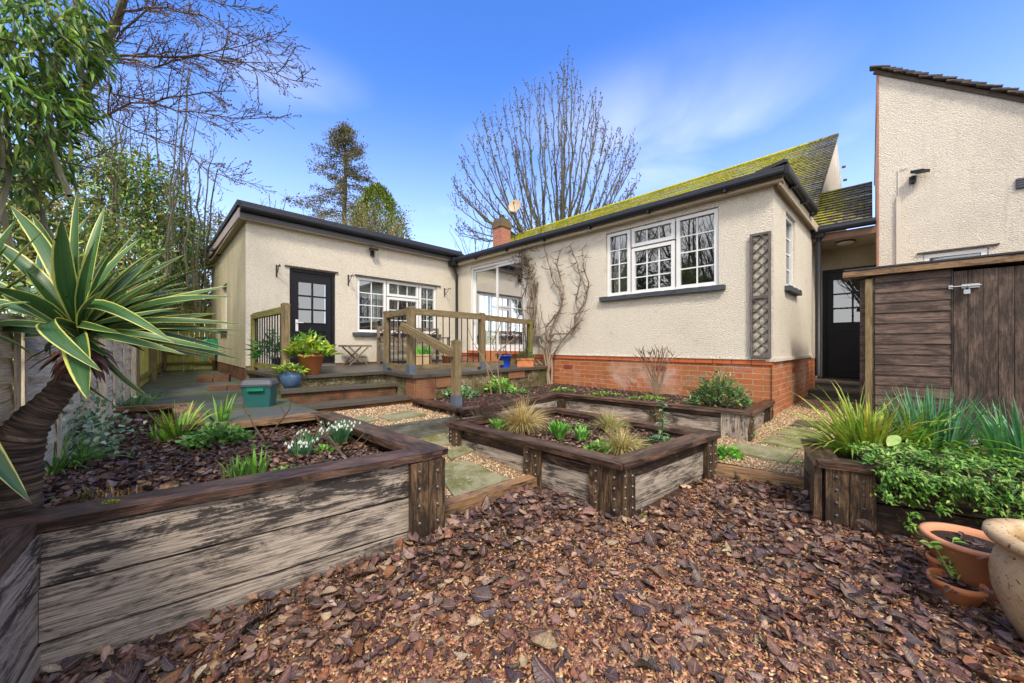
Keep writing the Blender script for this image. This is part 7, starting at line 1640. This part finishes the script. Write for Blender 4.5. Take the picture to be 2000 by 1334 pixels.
# cedar-like shelves reaching right at mid height
t = tree('cedar', 'dark horizontal cedar boughs between the holly and the wing roof', P(300, 560, 10)); m = MB(311); lp = []; lo = []
b0 = P(270, 700, 10); b0.z = .2; limb(m, [(285, 640, 10), (290, 480, 10), (285, 340, 10), (290, 300, 10)], .12, .04); m.build('trunk', M['bark_grey'], t); m = MB(312)
for (x1, y1, ys) in ((365, 352, 370), (345, 330, 350), (360, 418, 425), (385, 432, 440), (350, 392, 400), (410, 470, 470), (330, 455, 460), (230, 380, 400), (400, 500, 500)):
    q = limb(m, [(288, ys+15, 10), ((288+x1)/2, (ys+y1)/2, 9.8), (x1, y1, 9.6)], .03, .006, 5)
    for a in q[3:]:
        for j in range(26): lp.append(tuple(a+Vector((m.r.gauss(0, .17), m.r.gauss(0, .17), m.r.gauss(0, .035))))); lo.append((m.r.gauss(0, 1), m.r.gauss(0, 1), .3))
m.build('boughs', M['bark_grey'], t); leafcloud('crown', lp, lo, .09, .3, [(.06, .11, .035), (.10, .14, .05), (.16, .17, .07)], M['leaf'], t, 9)
# --- big fan-shaped bare tree behind the bungalow
YF = 17.0; b = P(1080, 560, YF); b.z = .2; t = tree('bare_tree', 'large fan-shaped bare tree of upright branches behind the mossy roof and chimney', b)
m = MB(401); limb(m, [(1085, 700, YF), (1085, 600, YF), (1080, 540, YF)], .42, .34, 10); outl = [(885, 385), (890, 340), (905, 285), (925, 235), (950, 215), (975, 205), (1000, 190), (1022, 175), (1045, 160), (1062, 158), (1090, 150), (1106, 112), (1122, 140), (1140, 175), (1160, 165), (1172, 190), (1195, 240), (1215, 262), (1238, 265), (1242, 300), (1246, 340), (1230, 370), (900, 420), (895, 450), (1205, 395)]
tips = []
tops = []
for i in range(58):
    k = i*(len(outl)-1)/45*.999 if i < 45 else m.r.uniform(2, len(outl)-4); a = outl[int(k)]; c_ = outl[min(int(k)+1, len(outl)-1)]; f = k-int(k); tx = a[0]+(c_[0]-a[0])*f; ty = a[1]+(c_[1]-a[1])*f
    if abs(tx-a[0]) > 100: tx, ty = a
    if i >= 45: ty += m.r.uniform(20, 120)
    ty += abs(m.r.gauss(0, 16))*(0 if abs(tx-1106) < 12 else 1)
    x0 = 1085+(tx-1085)*.36+m.r.uniform(-18, 18); Y2 = YF+m.r.uniform(-2.2, 2.2); sp_ = [(1083+m.r.uniform(-6, 6), 530, YF), (x0, 478-abs(tx-1085)*.05, YF+(Y2-YF)*.4), (x0+(tx-x0)*.50, 478+(ty-478)*.42, YF+(Y2-YF)*.8), (x0+(tx-x0)*.82, 478+(ty-478)*.76, Y2), (tx, ty, Y2)]
    th = m.r.uniform(.45, 1)*(1.3 if 1000 < tx < 1170 else 1); q = limb(m, sp_, .080*th, .009, 5); tops.append(q)
m.build('trunk', M['bark_grey'], t); m = MB(402)
for q in tops: twiggy(m, q, .03, 2.3, 1.1, 1, .40, .40, tips, .25, .0075)
m.build('twigs', M['bark_grey'], t); rs = np.random.default_rng(8); extra = []
for q in tops:
    if rs.random() < .6:
        for j in range(26): extra.append(q[-1].lerp(q[-5], rs.random())+Vector((rs.normal(0, .09), rs.normal(0, .09), rs.normal(0, .12))))
budcloud(t, tips+extra, 5, .045, [(.13, .10, .06), (.2, .16, .10), (.10, .07, .05)])
# --- larch-like conifer, green cypress and pale bare shrub behind the wing roof
YL = 20.0; b = P(672, 600, YL); b.z = .2; t = tree('larch', 'tall sparse brownish conifer with a straight trunk behind the wing roof', b); m = MB(501)
limb(m, [(672, 700, YL), (674, 460, YL), (673, 350, YL), (672, 262, YL), (668, 240, YL)], .20, .02, 7); m.build('trunk', M['bark_grey'], t); m = MB(502); lp = []; lo = []
for k in range(110):
    f = (k+.5)/110; y = 248+f*215; ln = (18+92*min(1, f*1.25))*m.r.uniform(.45, 1.12)*YL/700; a = m.r.uniform(0, 6.28); p0 = P(672, y, YL); d = Vector((math.cos(a), math.sin(a), .12 if f < .4 else -.10)); q = wander(m, p0, d, ln, .022, .006, 6, .10, -.02, 4)
    for i in range(2, 7):
        for j in range(5+5*i): lp.append(tuple(q[i]+Vector((m.r.gauss(0, .16), m.r.gauss(0, .12), m.r.gauss(-.05, .10))))); lo.append((m.r.gauss(0, 1), m.r.gauss(0, 1), -.2))
m.build('boughs', M['bark_grey'], t); leafcloud('crown', lp, lo, .13, .42, [(.13, .14, .045), (.20, .15, .06), (.09, .11, .04), (.26, .20, .08)], M['leaf'], t, 10, hang=.3)
YC = 17.5; b = P(741, 600, YC); b.z = .2; t = tree('cypress', 'dense bright green rounded cypress right of the sparse conifer', b); rs = np.random.default_rng(511); n = 11000
h_ = rs.random(n)**.9; a = rs.uniform(0, 2*np.pi, n); wd = np.where(h_ < .6, .55+.45*(1-h_), .95*np.sqrt(np.clip((1-h_)/.4, 0, 1))*.77)*(.86+.14*np.sin(a*5+h_*9)+.10*np.sin(a*11-h_*17)); q = wd*(.72+.28*rs.random(n)); rW = 76*YC/700
zc0, zc1 = P(745, 560, YC).z, P(745, 366, YC).z
pos = np.stack([b.x-.1+np.cos(a)*q*rW+(.2*(1-h_)), YC+np.sin(a)*q*rW, zc0+(zc1-zc0)*h_+rs.normal(0, .06, n)], 1); leafcloud('crown', pos, np.stack([np.cos(a)*.5, np.sin(a)*.5, np.full(n, .9)], 1), .16, .35, [(.12, .20, .02), (.20, .28, .03), (.08, .13, .02), (.30, .32, .05)], M['leaf'], t, 512, flat=1.0)
m = MB(513); m.tube([Vector((b.x, YC, .2)), Vector((b.x, YC, zc0+1.5))], [.2, .1], 8); m.build('trunk', M['bark_grey'], t)
def bareshrub(name, label, x0, x1, yb, yt, Y, n, seed, mat, dens=2.5, L_=.8, r=.03, fol=None, rm=.006):
    b = P((x0+x1)/2, yb, Y); bz_ = b.copy(); bz_.z = .2; t = tree(name, label, bz_); m = MB(seed); tips = []
    m.tube([Vector((b.x, b.y, .2)), b+Vector((0, 0, -.2)), b+Vector((0, 0, .3))], [r*2.4, r*1.8, r], 7); m.build('trunk', M[mat], t); m = MB(seed+1)
    for k in range(n):
        f = (k+.5)/n; tx = x0+(x1-x0)*f+m.r.uniform(-8, 8); ty = yt+(yb-yt)*.55*abs(f-.5)**1.4*2+m.r.uniform(0, (yb-yt)*.3); cx = (x0+x1)/2; q = limb(m, [(cx, yb, Y), (cx+(tx-cx)*.45, yb+(ty-yb)*.4, Y+m.r.uniform(-1, 1)*.5), (tx, ty, Y+m.r.uniform(-1, 1))], r, rm, 5); twiggy(m, q, r*.5, dens, L_, 1, .7, .15, tips, .25, rm*.8)
    m.build('branches', M[mat], t)
    if fol: 
        tp = np.array([tuple(q) for q in tips]); tp = np.repeat(tp, fol[0], 0); rs = np.random.default_rng(seed); tp += rs.normal(0, fol[1], tp.shape); leafcloud('crown', tp, rs.normal(0, 1, tp.shape), fol[2], .5, fol[3], M['leaf'], t, seed)
    return t
bareshrub('hawthorn', 'pale twiggy bush with sparse olive leaves in front of the cypress', 600, 808, 500, 392, 14, 40, 521, 'bark_pale', 2.2, .8, .03, (5, .14, .08, [(.24, .28, .06), (.32, .28, .09), (.16, .2, .05)]), .008)
bareshrub('bare_tree', 'small bare tree whose thin crown shows above the left end of the wing roof', 470, 585, 520, 335, 15, 9, 531, 'bark_twig', 1.8, .9, .035, (1, .05, .07, [(.3, .18, .08), (.2, .2, .06)]), .009)
mass('bramble_scrub', 'tangle of brown and olive scrub low behind the fence left of the wing', 'shrub', [(350, 520, 10, .9, 1), (300, 600, 9, .8, 1), (395, 560, 11, .9, 1), (150, 580, 6, .5, 1), (60, 620, 4, .3, 1)], 6000, .09, .4, [(.30, .22, .10), (.22, .24, .08), (.16, .13, .07), (.36, .36, .12)], 571)
bareshrub('bare_tree', 'hazy bare tree just left of the wing eaves', 385, 470, 560, 395, 13, 9, 541, 'bark_twig', 2.0, .9, .03, None, .008)
bareshrub('bare_tree', 'bare shrub beyond the dark fan tree near the chimney on its left', 880, 985, 540, 400, 22, 9, 551, 'bark_grey', 1.2, 1.2, .04, None, .012)
# --- trees across the garden, seen only in the window glass
for i, (x, y, h_, lb_) in enumerate(((-8.5, -.8, 9, 'tall bare tree across the garden nearest the left fence'), (-13, 2.0, 10, 'bare tree far across the garden left of the camera'), (-6.0, -6.5, 9, 'bare tree behind the photographer'), (-10, -3.2, 8, 'spreading bare tree across the garden in front of the evergreens'))):
    t = tree('bare_tree', lb_, (x, y, 0), 'trees across the garden'); m = MB(600+i); tr_ = wander(m, (x, y, 0), (0, 0, 1), h_*.35, .2, .14, 4, .03, 0, 8); m.build('trunk', M['bark_grey'], t); m = MB(610+i)
    for k in range(20):
        a = k*2.4; q = wander(m, tr_[-1]-Vector((0, 0, m.r.uniform(0, 1.2))), (math.cos(a)*.55, math.sin(a)*.55, 1), h_*m.r.uniform(.4, .7), .08, .012, 6, .10, .05, 5); twiggy(m, q, .03, 2.4, 1.5, 1, .6, .2, None, .1, .011)
    m.build('branches', M['bark_grey'], t)
for i, (x, y, z, r_1, lb_) in enumerate(((-10.5, -4.0, 2.6, 2.6, 'dark evergreen across the garden'), (-11.5, 4.0, 2.2, 2.0, 'rounded evergreen shrub beyond the left fence'), (8.5, -3.5, 2.6, 2.2, 'evergreen tree behind and right of the photographer'), (-11.0, .5, 2.4, 2.3, 'middle evergreen of the row beyond the left fence'), (3.0, -9, 2.8, 2.6, 'broad evergreen behind the photographer'))):
    rs = np.random.default_rng(700+i); n = 6200; d = rs.normal(0, 1, (n, 3)); d /= np.linalg.norm(d, axis=1, keepdims=True); cl = rs.normal(0, 1, (160, 3)); cl /= np.linalg.norm(cl, axis=1, keepdims=True); kk = rs.integers(0, 160, n); pos = cl[kk]*rs.uniform(.5, 1, (160, 1))[kk]*r_1*[1, 1, 1.1]+d*.32+[x, y, z+.6]
    t = tree('evergreen_tree', lb_, (x, y, 0), 'evergreens across the garden'); leafcloud('crown', pos, d, .2, .5, [(.05, .12, .03), (.09, .17, .04), (.03, .07, .02)], M['leaf'], t, 710+i); m = MB(720+i); wander(m, (x, y, 0), (0, 0, 1), z+.8, .16, .08, 4, .03, 0, 8); m.build('trunk', M['bark_grey'], t)
